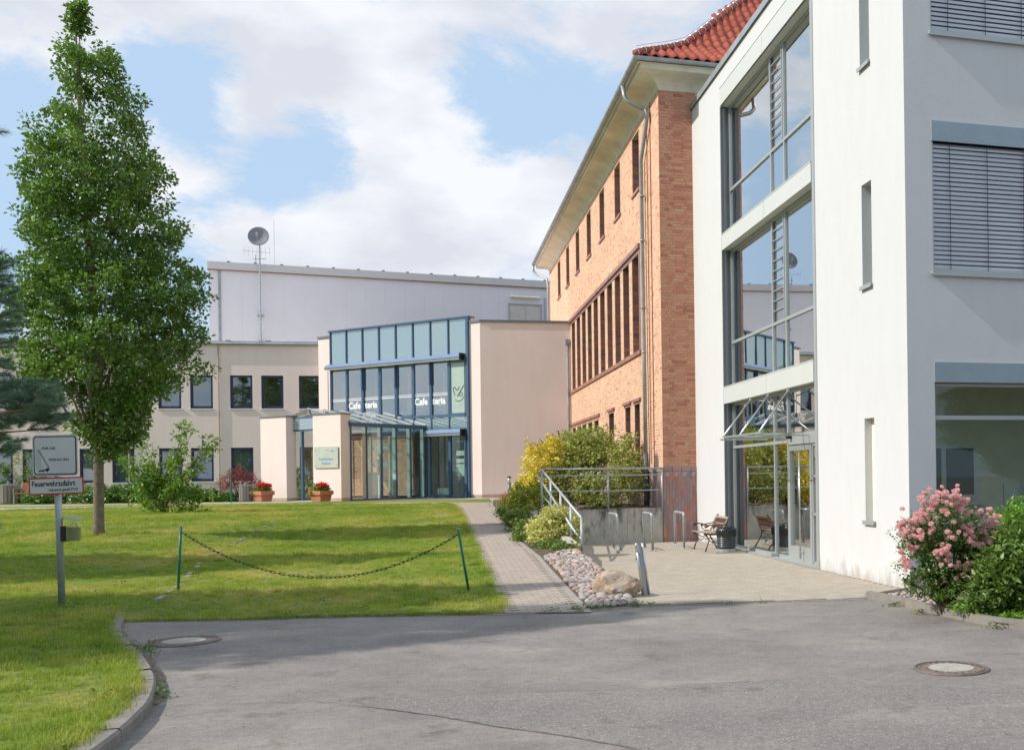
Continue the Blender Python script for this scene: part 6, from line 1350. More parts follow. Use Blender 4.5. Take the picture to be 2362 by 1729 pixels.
# ------------------------------------------------------------------ young tree with stake
lime = leafm('lime_green_leaf', [(0.189, 0.324, 0.041), (0.135, 0.257, 0.041), (0.257, 0.405, 0.068), (0.162, 0.284, 0.041)], .45, .35)
midg = leafm('mid_green_leaf', [(0.088, 0.208, 0.035), (0.120, 0.272, 0.045), (0.160, 0.336, 0.056), (0.080, 0.176, 0.032)], .45, .3)
yt = thing('young_tree', 'young many stemmed tree with yellowish green leaves and a stake', 'tree', (gnd(372, 1187).x, 32.6, .70), 0); yo = Vector(yt.location)
tips = [((372, 1180), (430, 965)), ((372, 1180), (425, 1010)), ((372, 1180), (493, 1010)), ((372, 1180), (500, 1025)), ((372, 1180), (330, 1010)), ((372, 1180), (290, 1050)), ((372, 1180), (340, 1060)), ((372, 1180), (395, 1040)), ((372, 1180), (460, 1075)), ((372, 1180), (420, 1110)), ((372, 1180), (320, 1110)), ((372, 1180), (370, 1090)), ((440, 1175), (455, 1130)), ((372, 1180), (350, 1020)), ((372, 1180), (405, 1100)), ((360, 1180), (330, 1160)), ((372, 1180), (445, 990)), ((372, 1180), (275, 1055))]
cs = []
for (a, b_) in tips:
    Yd = 32.6 + random.uniform(-.5, .5); A_, B_ = dep(*a, 32.6) - yo, dep(*b_, Yd) - yo; mid_ = A_.lerp(B_, .5) + Vector((0, 0, .12)); q = MB(); q.tube([A_, mid_, B_], [.02, .012, .004], 6); q.build('stem', bark, yt)
    for f in [random.uniform(.35, 1.0) for _ in range(16)]: cs.append(tuple((mid_.lerp(B_, (f - .5) * 2) if f > .5 else A_.lerp(mid_, f * 2)) + Vector((random.gauss(0, .07), random.gauss(0, .1), random.gauss(0, .07)))))
Pq, d = clump(cs, 11, .13); leaves(Pq, .12, 'foliage', lime, yt, .5, .3, outward=d * .6)
low = [tuple(dep(random.gauss(370, 30), random.uniform(1120, 1185), 32.6 + random.uniform(-.3, .3)) - yo) for _ in range(52)] + [tuple(dep(random.gauss(452, 20), random.uniform(1135, 1190), 32.4) - yo) for _ in range(30)]
Pq, d = clump(low, 16, .16); leaves(Pq, .11, 'lower_foliage', lime, yt, .5)
q = MB(); q.tube([dep(436, 1080, 32.9) - yo, dep(468, 1027, 32.9) - yo], .02, 6); q.build('stake', wood, yt)

# ------------------------------------------------------------------ hedge plants before the wing
rhod = leafm('rhododendron_leaf', [(0.085, 0.187, 0.037), (0.128, 0.255, 0.051), (0.187, 0.323, 0.076), (0.068, 0.153, 0.034)], .4, .2, .5)
rest = leafm('restio_green', [(0.168, 0.280, 0.042), (0.224, 0.336, 0.070), (0.126, 0.224, 0.042)], .5, .35)
maple = leafm('red_maple_leaf', [(0.240, 0.033, 0.045), (0.330, 0.053, 0.060), (0.180, 0.030, 0.045), (0.405, 0.090, 0.075)], .5, .3)
i_ = 0
HN = ['dark green low hedge shrub at the far left, under the pine', 'hedge shrub below the red bench end', 'low hedge shrub right of the fire lane sign', 'glossy hedge shrub behind the oak trunk', 'rounded hedge shrub just right of the oak trunk', 'hedge shrub behind the young tree on its left', 'hedge shrub directly behind the young tree', 'hedge shrub right of the young tree', 'low hedge shrub left of the red maple', 'hedge shrub between red maple and green marker post', 'hedge shrub under the red maple']
for x, y0, w_ in ((5, 1128, 45), (110, 1132, 55), (205, 1118, 45), (245, 1120, 40), (285, 1118, 40), (320, 1112, 40), (372, 1110, 45), (425, 1118, 42), (470, 1128, 40), (505, 1138, 34), (545, 1140, 36)):
    Y = 42.6 if x > 100 else 44.5; p = dep(x, 1150, Y); h = dep(x, y0, Y).z - ZG; r_ = w_ / 56; shrub('hedge_shrub', HN[i_], 'shrub', (p.x, Y, ZG), [(0, 0, h * .4, r_, .7, h * .55), (-r_ * .4, 0, h * .55, r_ * .5, .6, h * .42), (r_ * .4, .1, h * .5, r_ * .55, .6, h * .45)], 95, 12, .17, .13, rhod if x > 100 else midg, 5, group='green shrubs along the foot of the wing'); i_ += 1
p = dep(45, 1100, 44.8); o, C = shrub('feathery_shrub', 'tall feathery light green shrub behind the red bench', 'shrub', (p.x, 44.9, ZG), [(0, 0, 1.1, 1.0, .7, 1.1), (.6, 0, .8, .9, .6, .8), (-1, 0, .9, .9, .6, .9)], 230, 14, .2, .13, rest, 10, asp=.28)
p = dep(272, 1120, 43.2); shrub('leafy_shrub', 'airy shrub with pinkish dry blooms before the third ground floor window', 'shrub', (dep(318, 1120, 43).x, 43.2, ZG), [(0, 0, .9, .45, .4, .9), (.3, 0, .6, .5, .4, .6)], 110, 11, .15, .10, midg, 8)
o, C = shrub('red_maple', 'dark red lace leaved maple beside the porch', 'shrub', (dep(552, 1120, 42).x, 42.0, ZG), [(0, 0, .85, .72, .5, .42), (-.5, 0, .75, .45, .4, .4), (.42, 0, .9, .42, .4, .3), (-.1, 0, 1.15, .4, .3, .3)], 210, 12, .15, .10, maple, 16, asp=.2)
o, C = shrub('porch_shrub', 'green shrub growing between the two porch pillars', 'shrub', (dep(700, 1120, 44.6).x, 44.6, ZG), [(0, 0, .6, .45, .4, .6), (-.35, 0, .9, .25, .3, .7)], 90, 12, .15, .11, midg, 6)
redfl = leafm('geranium_red', [(.72, .015, .02), (.85, .03, .03), (.6, .01, .02)], .5, .2)
for pot_, sd_ in ((fp1, 1), (fp2, 2)):
    C = lobes_pts([(0, 0, .46, .3, .3, .13)], 70); Pq, d = clump(C, 12, .09); leaves(Pq, .075, 'pot_foliage', lime, pot_, .8)
    C = lobes_pts([(0.05, 0, .60, .30 if sd_ == 1 else .26, .25, .09)], 48 if sd_ == 1 else 26, .7); Pq, d = clump(C, 26, .06); leaves(Pq, .055, 'flowers', redfl, pot_, .9)
    C = lobes_pts([(-.2, -.25, .34, .14, .1, .14)], 20); Pq, d = clump(C, 12, .07); leaves(Pq, .06, 'trailing_leaves', leafm('yellow_green_trailing', [(.30, .33, .06), (.38, .40, .10)], .5, .3) if 'yellow_green_trailing' not in bpy.data.materials else bpy.data.materials['yellow_green_trailing'], pot_, .7)

# ------------------------------------------------------------------ shrubs in the raised bed
gold = leafm('golden_privet_leaf', [(.88, .66, .06), (.90, .74, .12), (.74, .60, .08), (.90, .80, .22), (.60, .56, .09)], .5, .3, .3)
deut = leafm('olive_shrub_leaf', [(.32, .38, .09), (.40, .46, .12), (.25, .33, .08), (.46, .46, .16), (.44, .36, .16)], .5, .3)
deutg = leafm('fresh_shrub_leaf', [(0.153, 0.340, 0.051), (0.221, 0.442, 0.068), (0.119, 0.272, 0.051)], .5, .35)
varie = leafm('variegated_leaf', [(.84, .76, .26), (.86, .80, .40), (.46, .50, .14), (.80, .76, .34), (.32, .40, .10)], .5, .28)
dgrn = leafm('deep_green_leaf', [(.14, .21, .055), (.18, .27, .06), (.24, .33, .08), (.11, .17, .045)], .5, .3)
def lobe_px(specs, Y, o_): 
    out = []
    for (x, y, w_, h, dp, dY) in specs: p = dep(x, y, Y + dY); s_ = (Y + dY) / 2400; out.append((p.x - o_.x, p.y - o_.y, p.z - o_.z, w_ * s_, dp, h * s_))
    return out
o_ = Vector((dep(1380, 1100, 29).x, 29, .88)); C_ = lobe_px([(1385, 1090, 85, 85, .9, 0), (1330, 1080, 75, 85, .9, .2), (1300, 1120, 75, 55, .8, .4), (1370, 1035, 62, 48, .8, .3), (1440, 1060, 42, 40, .6, -.8), (1455, 1100, 48, 50, .6, -1.0), (1400, 1130, 85, 42, .7, -1.0), (1440, 1020, 30, 25, .4, -.4), (1310, 1030, 40, 40, .6, 1.0)], 29, o_)
sh, C = shrub('weigela_shrub', 'large arching olive green shrub behind the pipe railing', 'shrub', o_, C_, 1150, 13, .17, .085, deut, 30)
o_ = Vector((dep(1340, 1050, 30).x, 30.2, .88)); shrub('fresh_green_shrub', 'bright green upright shrub rising behind the olive one', 'shrub', o_, lobe_px([(1365, 1010, 30, 28, .4, 0), (1350, 1040, 50, 42, .5, 0), (1385, 1040, 40, 30, .4, 0), (1330, 1060, 40, 40, .5, 0)], 30, o_), 240, 12, .16, .10, deutg, 10)
pinkw = leafm('pale_pink_bloom', [(.70, .50, .48), (.60, .34, .36)], .5, .3)
lp_ = [tuple(dep(x, y, 27.7) - Vector(sh.location)) for x, y in ((1440, 1157), (1446, 1165), (1436, 1148), (1330, 1170), (1382, 1052), (1428, 1120), (1452, 1140))]; Pq, d = clump(lp_, 16, .05); leaves(Pq, .035, 'blossom', pinkw, sh, .9)
o_ = Vector((dep(1260, 1100, 29).x, 29.2, .80)); sh2, C = shrub('golden_shrub', 'tall golden yellow shrub left of the railing corner', 'shrub', o_, lobe_px([(1262, 1060, 48, 40, .7, 0), (1275, 1030, 22, 26, .4, 0), (1235, 1080, 34, 55, .6, 0), (1225, 1050, 14, 16, .3, 0), (1290, 1055, 30, 30, .5, .3), (1250, 1120, 58, 52, .7, 0), (1222, 1150, 42, 36, .6, -.6), (1205, 1130, 22, 26, .4, -.3), (1295, 1100, 35, 50, .5, .2), (1225, 1125, 30, 35, .5, 0), (1300, 1040, 22, 24, .4, .3)], 29.2, o_), 900, 13, .14, .075, gold, 20)
o_ = Vector((dep(1215, 1150, 26.6).x, 26.8, .55)); shrub('mixed_green_shrub', 'lower green shrub with yellow tips below the golden one', 'shrub', o_, lobe_px([(1235, 1155, 45, 40, .6, 0), (1200, 1150, 30, 40, .5, .3), (1260, 1170, 35, 30, .5, -.3), (1215, 1190, 40, 30, .5, -.8), (1185, 1185, 25, 22, .4, 0), (1270, 1195, 30, 26, .4, -.6)], 26.8, o_), 600, 13, .14, .075, leafm('yellow_tipped_leaf', [(0.210, 0.330, 0.060), (0.600, 0.540, 0.090), (0.150, 0.270, 0.045), (0.450, 0.465, 0.105)], .5, .3), 14)
o_ = Vector((dep(1190, 1150, 29.6).x, 29.6, .62)); sh3, C = shrub('yellow_flower_shrub', 'low shrub dotted with orange yellow flowers by the path', 'shrub', o_, lobe_px([(1196, 1150, 16, 30, .3, 0), (1190, 1130, 12, 14, .3, 0)], 29.6, o_), 90, 12, .12, .06, dgrn, 6)
Pq, d = clump(lobes_pts(lobe_px([(1192, 1150, 18, 30, .3, -.1)], 29.6, o_), 42, .8), 8, .035); leaves(Pq, .045, 'flowers', leafm('orange_flower', [(.8, .38, .03), (.85, .5, .06)], .5, .2), sh3, .9)
o_ = Vector((dep(1275, 1250, 21.9).x, 21.9, .26)); shrub('variegated_shrub', 'rounded yellow and green variegated shrub beside the sloping railing', 'shrub', o_, lobe_px([(1268, 1222, 46, 42, .5, 0), (1242, 1232, 30, 36, .4, .2), (1300, 1215, 40, 46, .4, .1), (1272, 1195, 26, 30, .3, 0), (1318, 1225, 25, 40, .3, 0)], 21.9, o_), 760, 14, .10, .055, varie, 14)
o_ = Vector((dep(1215, 1240, 23).x, 23.2, .33)); shrub('dark_ground_shrub', 'dark green low shrub spilling towards the path', 'shrub', o_, lobe_px([(1215, 1225, 32, 28, .5, .6), (1190, 1200, 26, 24, .5, 1.5), (1225, 1250, 26, 18, .4, 0), (1165, 1182, 16, 14, .3, 3.6), (1205, 1262, 22, 14, .3, -1)], 23.4, o_), 380, 12, .12, .07, dgrn, 8)
o_ = Vector((dep(1285, 1290, 20.3).x, 20.3, .20)); shrub('leafy_groundcover', 'low bright green groundcover above the cobbles', 'plant', o_, lobe_px([(1300, 1268, 34, 16, .4, 0), (1262, 1262, 26, 16, .35, .6), (1280, 1258, 22, 14, .3, .4), (1318, 1272, 18, 16, .3, -.1), (1240, 1262, 18, 12, .3, .8)], 20.3, o_), 300, 12, .08, .065, dgrn, 0)
for sh_, Y_, mt_, sz_, pts_ in ((sh, 28.6, deut, .08, ((1480, 1030), (1488, 1060), (1470, 1000), (1420, 985), (1400, 978), (1340, 985), (1495, 1090), (1460, 1165), (1415, 1172), (1385, 1168))), (sh2, 28.9, gold, .07, ((1222, 1030), (1216, 1010), (1236, 1020), (1262, 1000), (1212, 1060), (1200, 1095), (1280, 1005)))):
    cc = []; q = MB()
    for x, y in pts_:
        e_ = dep(x, y, Y_) - Vector(sh_.location); s0_ = e_ + Vector((.1 if x < 1300 else -.25, .1, -.35)); q.tube([s0_, e_], [.006, .002], 4)
        cc += [tuple(s0_.lerp(e_, f)) for f in (.25, .45, .65, .85, 1.0)]
    Pq, d = clump(cc, 9, .07); leaves(Pq, sz_, 'stray_shoots', mt_, sh_); q.build('shoot_stems', barkd, sh_)
# red tipped grass and buddleia spikes
def blades(P_, h, w_, lean, name, mt, parent, base=None):
    n = len(P_); a_ = rng.uniform(0, 6.28, n); hh = h * rng.uniform(.6, 1.1, n); l = lean * rng.uniform(.2, 1, n)
    d = np.stack([np.cos(a_), np.sin(a_), np.zeros(n)], 1); s_ = np.stack([-np.sin(a_), np.cos(a_), np.zeros(n)], 1) * w_ / 2; up_ = np.array([0, 0, 1.])
    V = np.empty((n, 5, 3)); V[:, 0] = P_ - s_; V[:, 1] = P_ + s_; m_ = P_ + up_ * (hh * .6)[:, None] + d * (l * hh * .3)[:, None]; V[:, 2] = m_ + s_ * .8; V[:, 3] = m_ - s_ * .8; V[:, 4] = P_ + up_ * hh[:, None] * (1 - .15 * lean) + d * (l * hh)[:, None]
    F = np.arange(n)[:, None] * 5; f4 = (F + np.array([[0, 1, 2, 3]])).tolist(); f3 = (F + np.array([[3, 2, 4]])).tolist()
    me = bpy.data.meshes.new(name); me.from_pydata(V.reshape(-1, 3).tolist(), [], f4 + f3); me.materials.append(mt); return me if parent is None else link(name, me, parent)
gr = thing('ornamental_grass', 'tuft of red tipped grass at the bed edge by the bollard lamp', 'plant', (dep(1160, 1165, 31).x, 31.5, .66), 0)
pts_ = np.stack([rng.normal(0, .13, 900) + .05, rng.normal(0, .13, 900), np.zeros(900)], 1); m, nt, b = nodes('red_tipped_grass'); t = N(nt, 'ShaderNodeTexCoord'); sx = N(nt, 'ShaderNodeSeparateXYZ'); nt.links.new(t.outputs['Object'], sx.inputs[0]); nt.links.new(ramp(nt, mnode(nt, 'MULTIPLY', sx.outputs[2], 1.6), [(.2, (.20, .27, .03)), (.62, (.34, .30, .05)), (.95, (.42, .14, .05))]), b.inputs['Base Color']); blades(pts_, .62, .009, .35, 'blades', m, gr)
pts_ = np.stack([rng.normal(.22, .10, 500), rng.normal(-.2, .13, 500), np.zeros(500)], 1); blades(pts_, .5, .009, .35, 'blades', m, gr)
bd = thing('buddleia', 'buddleia with dark purple flower spikes above the golden shrub', 'shrub', (dep(1275, 1060, 32).x, 32, .9), 0); bo_ = Vector(bd.location); sp_ = MB()
for x, y, dx in ((1249, 1050, -14), (1241, 1045, -18), (1256, 1035, -8), (1290, 1012, -2), (1296, 1010, 2), (1268, 1022, -8), (1280, 1020, -6)):
    a, b_ = dep(x, y, 32) - bo_, dep(x + dx, y - 20, 32) - bo_; sp_.tube([a, a.lerp(b_, .3), b_], [.02, .04, .008], 7)
sp_.build('flower_spikes', mat('dark_purple_bloom', (.11, .035, .06), .8, .1, var=.4, vs=30), bd)
C = [tuple(dep(random.gauss(1272, 20), random.uniform(1022, 1060), 32) - bo_) for _ in range(90)]; Pq, d = clump(C, 9, .16); leaves(Pq, .12, 'foliage', leafm('grey_green_leaf', [(.14, .20, .11), (.20, .26, .16)], .6, .3), bd, .25)

# ------------------------------------------------------------------ roses and shrubs at the right
rosel = leafm('rose_leaf', [(.09, .17, .04), (.12, .22, .05), (.18, .28, .07), (.22, .32, .08)], .38, .25, .5)
RY = 12.3; o_ = Vector((dep(2185, 1390, RY).x, RY, .06)); rs, C = shrub('rose_bush', 'rose bush covered in pink blooms at the white corner', 'rose bush', o_, lobe_px([(2175, 1220, 82, 62, .45, 0), (2120, 1245, 55, 52, .4, 0), (2240, 1240, 55, 45, .4, .1), (2185, 1300, 90, 62, .45, 0), (2130, 1345, 50, 38, .3, 0), (2190, 1350, 55, 30, .3, -.1), (2245, 1310, 50, 50, .35, .1)], RY, o_), 1150, 12, .07, .042, rosel, 26, inner=.45)
rosec = leafm('pink_petal', [(.86, .26, .32), (.90, .38, .40), (.80, .18, .27), (.92, .50, .46)], .5, .3, .2)
fl_px = [(2085, 1200), (2095, 1212), (2110, 1195), (2105, 1222), (2130, 1170), (2140, 1160), (2150, 1148), (2125, 1185), (2165, 1145), (2180, 1135), (2175, 1155), (2195, 1150), (2200, 1142), (2215, 1152), (2150, 1170), (2205, 1160), (2190, 1165), (2160, 1160), (2225, 1160), (2120, 1225), (2125, 1240), (2112, 1243), (2145, 1222), (2150, 1212), (2085, 1225), (2098, 1238), (2110, 1205), (2190, 1230), (2196, 1240), (2100, 1262), (2105, 1268), (2080, 1210), (2240, 1228), (2250, 1240), (2236, 1248), (2260, 1255), (2268, 1245), (2275, 1232), (2262, 1225), (2278, 1210), (2285, 1200), (2270, 1195), (2300, 1205), (2255, 1185), (2262, 1178), (2292, 1213), (2272, 1262), (2170, 1270), (2165, 1280), (2178, 1275), (2160, 1272), (2185, 1295), (2225, 1305), (2230, 1312), (2240, 1300), (2068, 1305), (2075, 1300), (2060, 1218), (2085, 1290), (2133, 1138), (2240, 1180), (2210, 1175), (2185, 1185), (2222, 1215), (2128, 1205), (2172, 1142)]
fm = []; R = random.Random(2); mb_ = MB(); 
for ring, (r0, tilt, n) in enumerate(((.4, 1.25, 3), (.75, .9, 5), (1.0, .45, 6))):
    for k in range(n):
        a_ = 2 * pi * k / n + ring * .5; M = Matrix.Rotation(a_, 4, 'Z') @ Matrix.Translation((r0 * .35, 0, .25 * (2 - ring) * .5)) @ Matrix.Rotation(-tilt, 4, 'Y')
        mb_.add([M @ Vector(v) for v in ((0, -.30, 0), (.45, -.42, .08), (.75, 0, .16), (.45, .42, .08), (0, .30, 0), (.35, 0, -.08))], [(0, 1, 5), (1, 2, 5), (2, 3, 5), (3, 4, 5), (4, 0, 5)])
rme = mb_.mesh('rose_flower', leafm('rose_pink', [(.93, .60, .60), (.94, .74, .71), (.92, .52, .54), (.95, .80, .74), (.94, .66, .63)], .6, .45, .2, tt=(1, .85, .85)))
for x, y in fl_px:
    for rep in range(4):
        x = max(x, 2088) if rep else x; p = dep(max(x, 2084) + R.gauss(0, 6) * rep, y + R.gauss(0, 4) * rep, RY - .47 + R.uniform(-.05, .08) + .3 * abs(x - 2180) / 120) - o_; o = link('rose_flower', rme, rs); s_ = R.uniform(.028, .043); o.matrix_local = Matrix.Translation(p) @ Matrix.Rotation(R.uniform(.5, 1.3), 4, (1, R.uniform(-.5, .5), 0)) @ Matrix.Rotation(R.uniform(0, 6), 4, 'Z') @ Matrix.Diagonal((s_, s_, s_, 1))
Cb = [tuple(dep(x, y + 6, RY - .36 + .3 * abs(x - 2180) / 120) - o_) for x, y in fl_px]; Pq, d = clump(Cb, 24, .09); leaves(Pq, .036, 'outer_foliage', rosel, rs)
C = lobes_pts(lobe_px([(2175, 1220, 88, 66, .5, 0), (2185, 1300, 90, 60, .45, 0), (2130, 1345, 50, 38, .3, 0)], RY, o_), 110, .95); Pq, d = clump(C, 5, .012); rb_ = leaves(Pq, .016, 'rose_buds', leafm('bud_brown_pink', [(.5, .2, .12), (.7, .3, .25)], .6), rs, .9); rb_['kind'] = 'stuff'
q = MB()
for k in range(7): a_ = k * .9; q.tube([(.05 * cos(a_), .05 * sin(a_), -.05), (.12 * cos(a_), .1 * sin(a_), .25), (.30 * cos(a_), .2 * sin(a_), .55)], [.032, .022, .010], 7)
q.build('woody_stem', barkd, rs)
peon = leafm('peony_leaf', [(.12, .20, .045), (.16, .26, .055), (.21, .33, .07), (.10, .165, .04)], .4, .3, .45)
LIMEL = leafm('light_green_leaf', [(0.182, 0.364, 0.046), (0.234, 0.442, 0.065), (0.143, 0.299, 0.039)], .45, .35)
PY2 = 11.8; o_ = Vector((dep(2320, 1400, PY2).x, PY2, .06)); shrub('peony_bush', 'deep green broad leaved bush right of the roses', 'shrub', o_, lobe_px([(2300, 1330, 62, 60, .4, 0), (2350, 1290, 60, 90, .45, 0), (2270, 1370, 45, 35, .3, 0), (2355, 1370, 50, 45, .4, 0)], PY2, o_), 620, 9, .11, .10, peon, 10, asp=.34)
o_ = Vector((dep(2330, 1400, PY2 + .7).x, PY2 + .7, .06)); shrub('light_green_shrub', 'light green shrub behind the deep green bush at the right edge', 'shrub', o_, lobe_px([(2325, 1215, 42, 45, .35, 0), (2360, 1205, 40, 60, .35, 0), (2320, 1260, 50, 50, .35, 0)], PY2 + .7, o_), 330, 12, .08, .06, LIMEL, 10, asp=.4)
o_ = Vector((dep(2200, 1405, 11.9).x, 11.75, .06)); shrub('low_green_plant', 'low bright green leaves under the roses at the kerb', 'plant', o_, lobe_px([(2300, 1408, 55, 20, .25, .1), (2215, 1398, 22, 9, .15, .1), (2340, 1425, 40, 18, .2, -.2), (2170, 1372, 20, 9, .15, .4)], 11.75, o_), 210, 10, .06, .055, LIMEL, 0, asp=.35)

# ------------------------------------------------------------------ grass, clover and weeds
gm, nt, b = nodes('grass_blade'); b.inputs['Roughness'].default_value = .5; b.inputs['Specular IOR Level'].default_value = .3; out = nt.nodes['Material Output']
t = N(nt, 'ShaderNodeNewGeometry'); oi = N(nt, 'ShaderNodeObjectInfo')
c = ramp(nt, noise(nt, .42, 6, .6, t.outputs['Position']), [(.3, (.22, .34, .05)), (.48, (.30, .40, .065)), (.6, (.43, .45, .11)), (.74, (.55, .45, .20))])
c = mixc(nt, 1., c, ramp(nt, noise(nt, 2.6, 5, .65, t.outputs['Position']), [(.33, (.66, .74, .66)), (.5, (1.05, 1.05, 1.0)), (.68, (1.22, 1.14, 1.12))]), 'MULTIPLY')
c = mixc(nt, 1., c, ramp(nt, t.outputs['Random Per Island'], [(0, (.7, .75, .7)), (.6, (1.1, 1.05, 1.0)), (.93, (1.25, 1.15, 1.2)), (1, (1.7, 1.25, 1.5))]), 'MULTIPLY')
nt.links.new(c, b.inputs['Base Color']); tr = N(nt, 'ShaderNodeBsdfTranslucent'); nt.links.new(mixc(nt, 1., c, (1, 1, .5), 'MULTIPLY'), tr.inputs[0]); mx = N(nt, 'ShaderNodeMixShader'); mx.inputs[0].default_value = .4; nt.links.new(b.outputs[0], mx.inputs[1]); nt.links.new(tr.outputs[0], mx.inputs[2]); nt.links.new(mx.outputs[0], out.inputs[0])
def instancer(name, pts, scl, protos, kind='stuff', label=None, cat=None, parent=None):
    cl = bpy.data.collections.new(name + '_kinds')
    for me in protos: cl.objects.link(bpy.data.objects.new(me.name, me))
    me = bpy.data.meshes.new(name); me.vertices.add(len(pts)); me.vertices.foreach_set('co', np.asarray(pts, np.float32).reshape(-1)); at_ = me.attributes.new('scl', 'FLOAT', 'POINT'); at_.data.foreach_set('value', np.asarray(scl, np.float32)); me.update()
    o = link(name, me, parent, kind=kind); ng = bpy.data.node_groups.new(name, 'GeometryNodeTree'); ng.interface.new_socket('Geometry', in_out='INPUT', socket_type='NodeSocketGeometry'); ng.interface.new_socket('Geometry', in_out='OUTPUT', socket_type='NodeSocketGeometry')
    G = lambda t_: ng.nodes.new(t_); gi, go = G('NodeGroupInput'), G('NodeGroupOutput'); ip = G('GeometryNodeInstanceOnPoints'); ci = G('GeometryNodeCollectionInfo'); ci.inputs['Collection'].default_value = cl; ci.inputs['Separate Children'].default_value = True; ci.inputs['Reset Children'].default_value = True
    ip.inputs['Pick Instance'].default_value = True; rv = G('FunctionNodeRandomValue'); rv.data_type = 'FLOAT_VECTOR'; rv.inputs[0].default_value = (-.12, -.12, 0); rv.inputs[1].default_value = (.12, .12, 6.28); na = G('GeometryNodeInputNamedAttribute'); na.data_type = 'FLOAT'; na.inputs[0].default_value = 'scl'
    L = ng.links.new; L(gi.outputs[0], ip.inputs['Points']); L(ci.outputs[0], ip.inputs['Instance']); L(rv.outputs[0], ip.inputs['Rotation']); L(na.outputs['Attribute'], ip.inputs['Scale']); L(ip.outputs[0], go.inputs[0])
    md = o.modifiers.new('scatter', 'NODES'); md.node_group = ng; return o
tufts = []
for k in range(5):
    n = 34; P0 = np.stack([rng.normal(0, .045, n), rng.normal(0, .045, n), np.zeros(n)], 1); me = blades(P0, .052 + .008 * k, .0042, .8, 'tuft', gm, None); tufts.append(me)
def on_lawn(x, y):
    if y > 12.6 and y < front(x) + .03 and x > -7.3: return False
    if y <= 12.75: return x < -3 and x < kin(y) - .03 + .05 * 0
    return x < lerp_poly(PATH_L, y) + .03 and y < lerp_poly([(x_, y_) for y_, x_ in [(-60, 35.0), (-24.9, 35.8), (-20.8, 36.5), (-16.7, 36.85), (-11.7, 36.5), (-8, 36.2)]], x) + .05 if True else False
from mathutils import noise as mnz
gp_, gs_ = [], []
def want(y): return 95 if y < 11 else 80 if y < 16 else 60 if y < 22 else 42
for (x0, x1, y0, y1) in [(-9.5, -3.2, 5.6, 9), (-11, -4.5, 9, 12.75)] + [(-.72 * y - .8, -.1 * y, y, y + 1) for y in range(13, 37)]:
    if y0 == 13: y0 = 12.75
    n = int((x1 - x0) * (y1 - y0) * want(y0)); X = rng.uniform(x0, x1, n); Y = rng.uniform(y0, y1, n)
    for x, y in zip(X, Y):
        fe = (y - front(x)) if x > -7.3 and y > 12.7 else 9
        if not on_lawn(x, y): continue
        if fe < .30 and random.random() > .25 + fe * 2.2 and -6.6 < x < -3.2: continue
        k = mnz.noise(Vector((x * .9, y * .9, 0)))
        if k < -.28 and random.random() < .5: continue
        gp_.append((x, y, LH(x, y) if y > 12.75 else .085)); gs_.append(random.uniform(.6, 1.15) * (1 + .35 * k) * (1.0 if y < 12.7 else .9 if y < 18 else 1.05))
for _ in range(420):
    y = random.uniform(5.6, 12.7); gp_.append((kin(y) + random.uniform(-.12, -.045), y, .08)); gs_.append(random.uniform(.7, 1.35))
for _ in range(330):
    x = random.uniform(-7.3, -2.75); f_ = abs(mnz.noise(Vector((x * 2.1, 3, 0)))) * .16; gp_.append((x, front(x) + f_ * random.random() + .0, .01)); gs_.append(random.uniform(.4, .95))
for _ in range(500):
    y = random.uniform(13.1, 34); gp_.append((lerp_poly(PATH_L, y) + random.uniform(-.08, .03), y, LH(-5, y))); gs_.append(random.uniform(.6, 1.2))
instancer('grass', gp_, gs_, tufts)
# clover heads
q = MB(); q.lathe([(.001, .0), (.007, .003), (.009, .009), (.006, .015), (.001, .017)], (0, 0, .045), 6); q.tube([(0, 0, 0), (.002, 0, .047)], .001, 3); clm = q.mesh('clover_head', mat('clover_white', (.62, .56, .48), .8, .1))
cp_ = []
for (cx_, cy_, sx_, sy_, n) in ((-7.9, 13.3, .9, .5, 70), (-8.3, 12.2, 1.1, .7, 40), (-4.9, 14.0, 1.2, .6, 26), (-3.7, 14.1, .35, .4, 26), (-6.0, 7.9, 1.3, 1.3, 60), (-9.0, 19, 3, 3, 40), (-5.5, 17, 1.5, 2.5, 20)):
    for _ in range(n):
        x, y = random.gauss(cx_, sx_), random.gauss(cy_, sy_)
        if on_lawn(x, y) and y > 5: cp_.append((x, y, LH(x, y) if y > 12.75 else .085))
instancer('clover_flowers', cp_, [random.uniform(.45, .75) for _ in cp_], [clm])
# weeds in joints and along edges
wm = leafm('weed_leaf', [(.13, .24, .04), (.10, .19, .03), (.22, .27, .06)], .5, .3)
wp = []
for (x, y, s_, n) in ((310, 1490, .10, 60), (325, 1500, .10, 70), (338, 1512, .08, 40), (1330, 1406, .05, 40), (1362, 1403, .08, 60), (1395, 1402, .06, 40), (1465, 1397, .05, 50), (1270, 1409, .04, 25), (1500, 1396, .03, 20), (1680, 1392, .03, 16), (1755, 1389, .03, 14), (2060, 1396, .05, 60), (2124, 1414, .04, 40), (2300, 1447, .05, 50), (1270, 1300, .08, 50), (1275, 1307, .06, 30), (368, 1606, .07, 50), (365, 1590, .04, 20), (1425, 1274, .03, 20), (1510, 1272, .03, 16), (1340, 1290, .04, 30), (1300, 1395, .1, 20)):
    p = atz(x, y, .01)
    for _ in range(n): wp.append((p.x + random.gauss(0, s_), p.y + random.gauss(0, s_ * .8), .015 + abs(random.gauss(0, .02))))
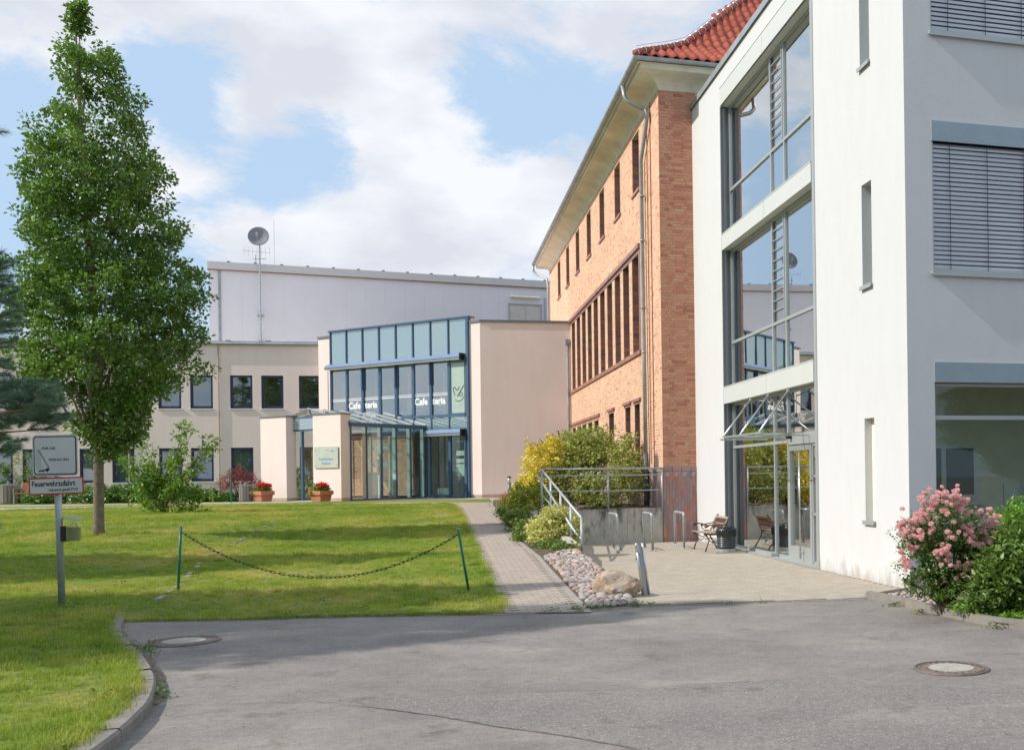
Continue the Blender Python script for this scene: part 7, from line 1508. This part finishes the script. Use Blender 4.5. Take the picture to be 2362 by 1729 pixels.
for _ in range(170):
    y = random.uniform(6, 26); x = random.uniform(-.7 * y, -.12 * y)
    if on_lawn(x, y):
        z_ = LH(x, y) if y > 12.75 else .085
        for _2 in range(16): wp.append((x + random.gauss(0, .06), y + random.gauss(0, .06), z_ + .015))
w_o = leaves(np.array(wp), .045, 'weeds', wm, None, .3, .6); w_o['kind'] = 'stuff'
# dry crumbs and dead leaves on the asphalt
lit = MB()
for _ in range(260):
    p = atz(random.uniform(100, 2362), random.uniform(1430, 1729), .009); a_ = random.uniform(0, 6.3); s_ = random.uniform(.004, .012)
    lit.add([(p.x + s_ * cos(a_), p.y + s_ * sin(a_), .012), (p.x - s_ * .6 * sin(a_), p.y + s_ * .6 * cos(a_), .016), (p.x - s_ * cos(a_), p.y - s_ * sin(a_), .012), (p.x + s_ * .6 * sin(a_), p.y - s_ * .6 * cos(a_), .013)], [(0, 1, 2, 3)])
for _ in range(150):
    y = random.uniform(6, 30); x = random.uniform(-.72 * y, -.12 * y)
    if not on_lawn(x, y): continue
    z_ = (LH(x, y) if y > 12.75 else .085) + .04; a_ = random.uniform(0, 6.3); s_ = random.uniform(.015, .035)
    lit.add([(x + s_ * cos(a_), y + s_ * sin(a_), z_), (x - s_ * .5 * sin(a_), y + s_ * .5 * cos(a_), z_ + .01), (x - s_ * cos(a_), y - s_ * sin(a_), z_), (x + s_ * .5 * sin(a_), y - s_ * .5 * cos(a_), z_ + .004)], [(0, 1, 2, 3)])
lo3 = lit.build('leaf_litter', mat('dry_crumb', (.12, .075, .045), .9, .1, var=.3)); lo3['kind'] = 'stuff'
# the row of oaks goes on across the street behind the viewpoint; the panes mirror it
for k_, (x, y, sc_, sz_) in enumerate(((-14, -16, 1.5, .95), (-7, -20, 1.6, .85), (1, -18, 1.5, .9), (8, -21, 1.7, .9), (14, -15, 1.5, .8), (-24, -12, 1.6, 1.0), (-34, -8, 1.6, .9), (25, -3, 1.6, .8), (31, 4, 1.5, .7), (36, -12, 1.8, .9))):
    shade_oak(x, y, sc_, 'broad oak across the street behind the viewpoint, ' + ('first', 'second', 'third', 'fourth', 'fifth', 'sixth', 'seventh', 'eighth', 'ninth', 'tenth')[k_] + ' of that row', 0, sz_)
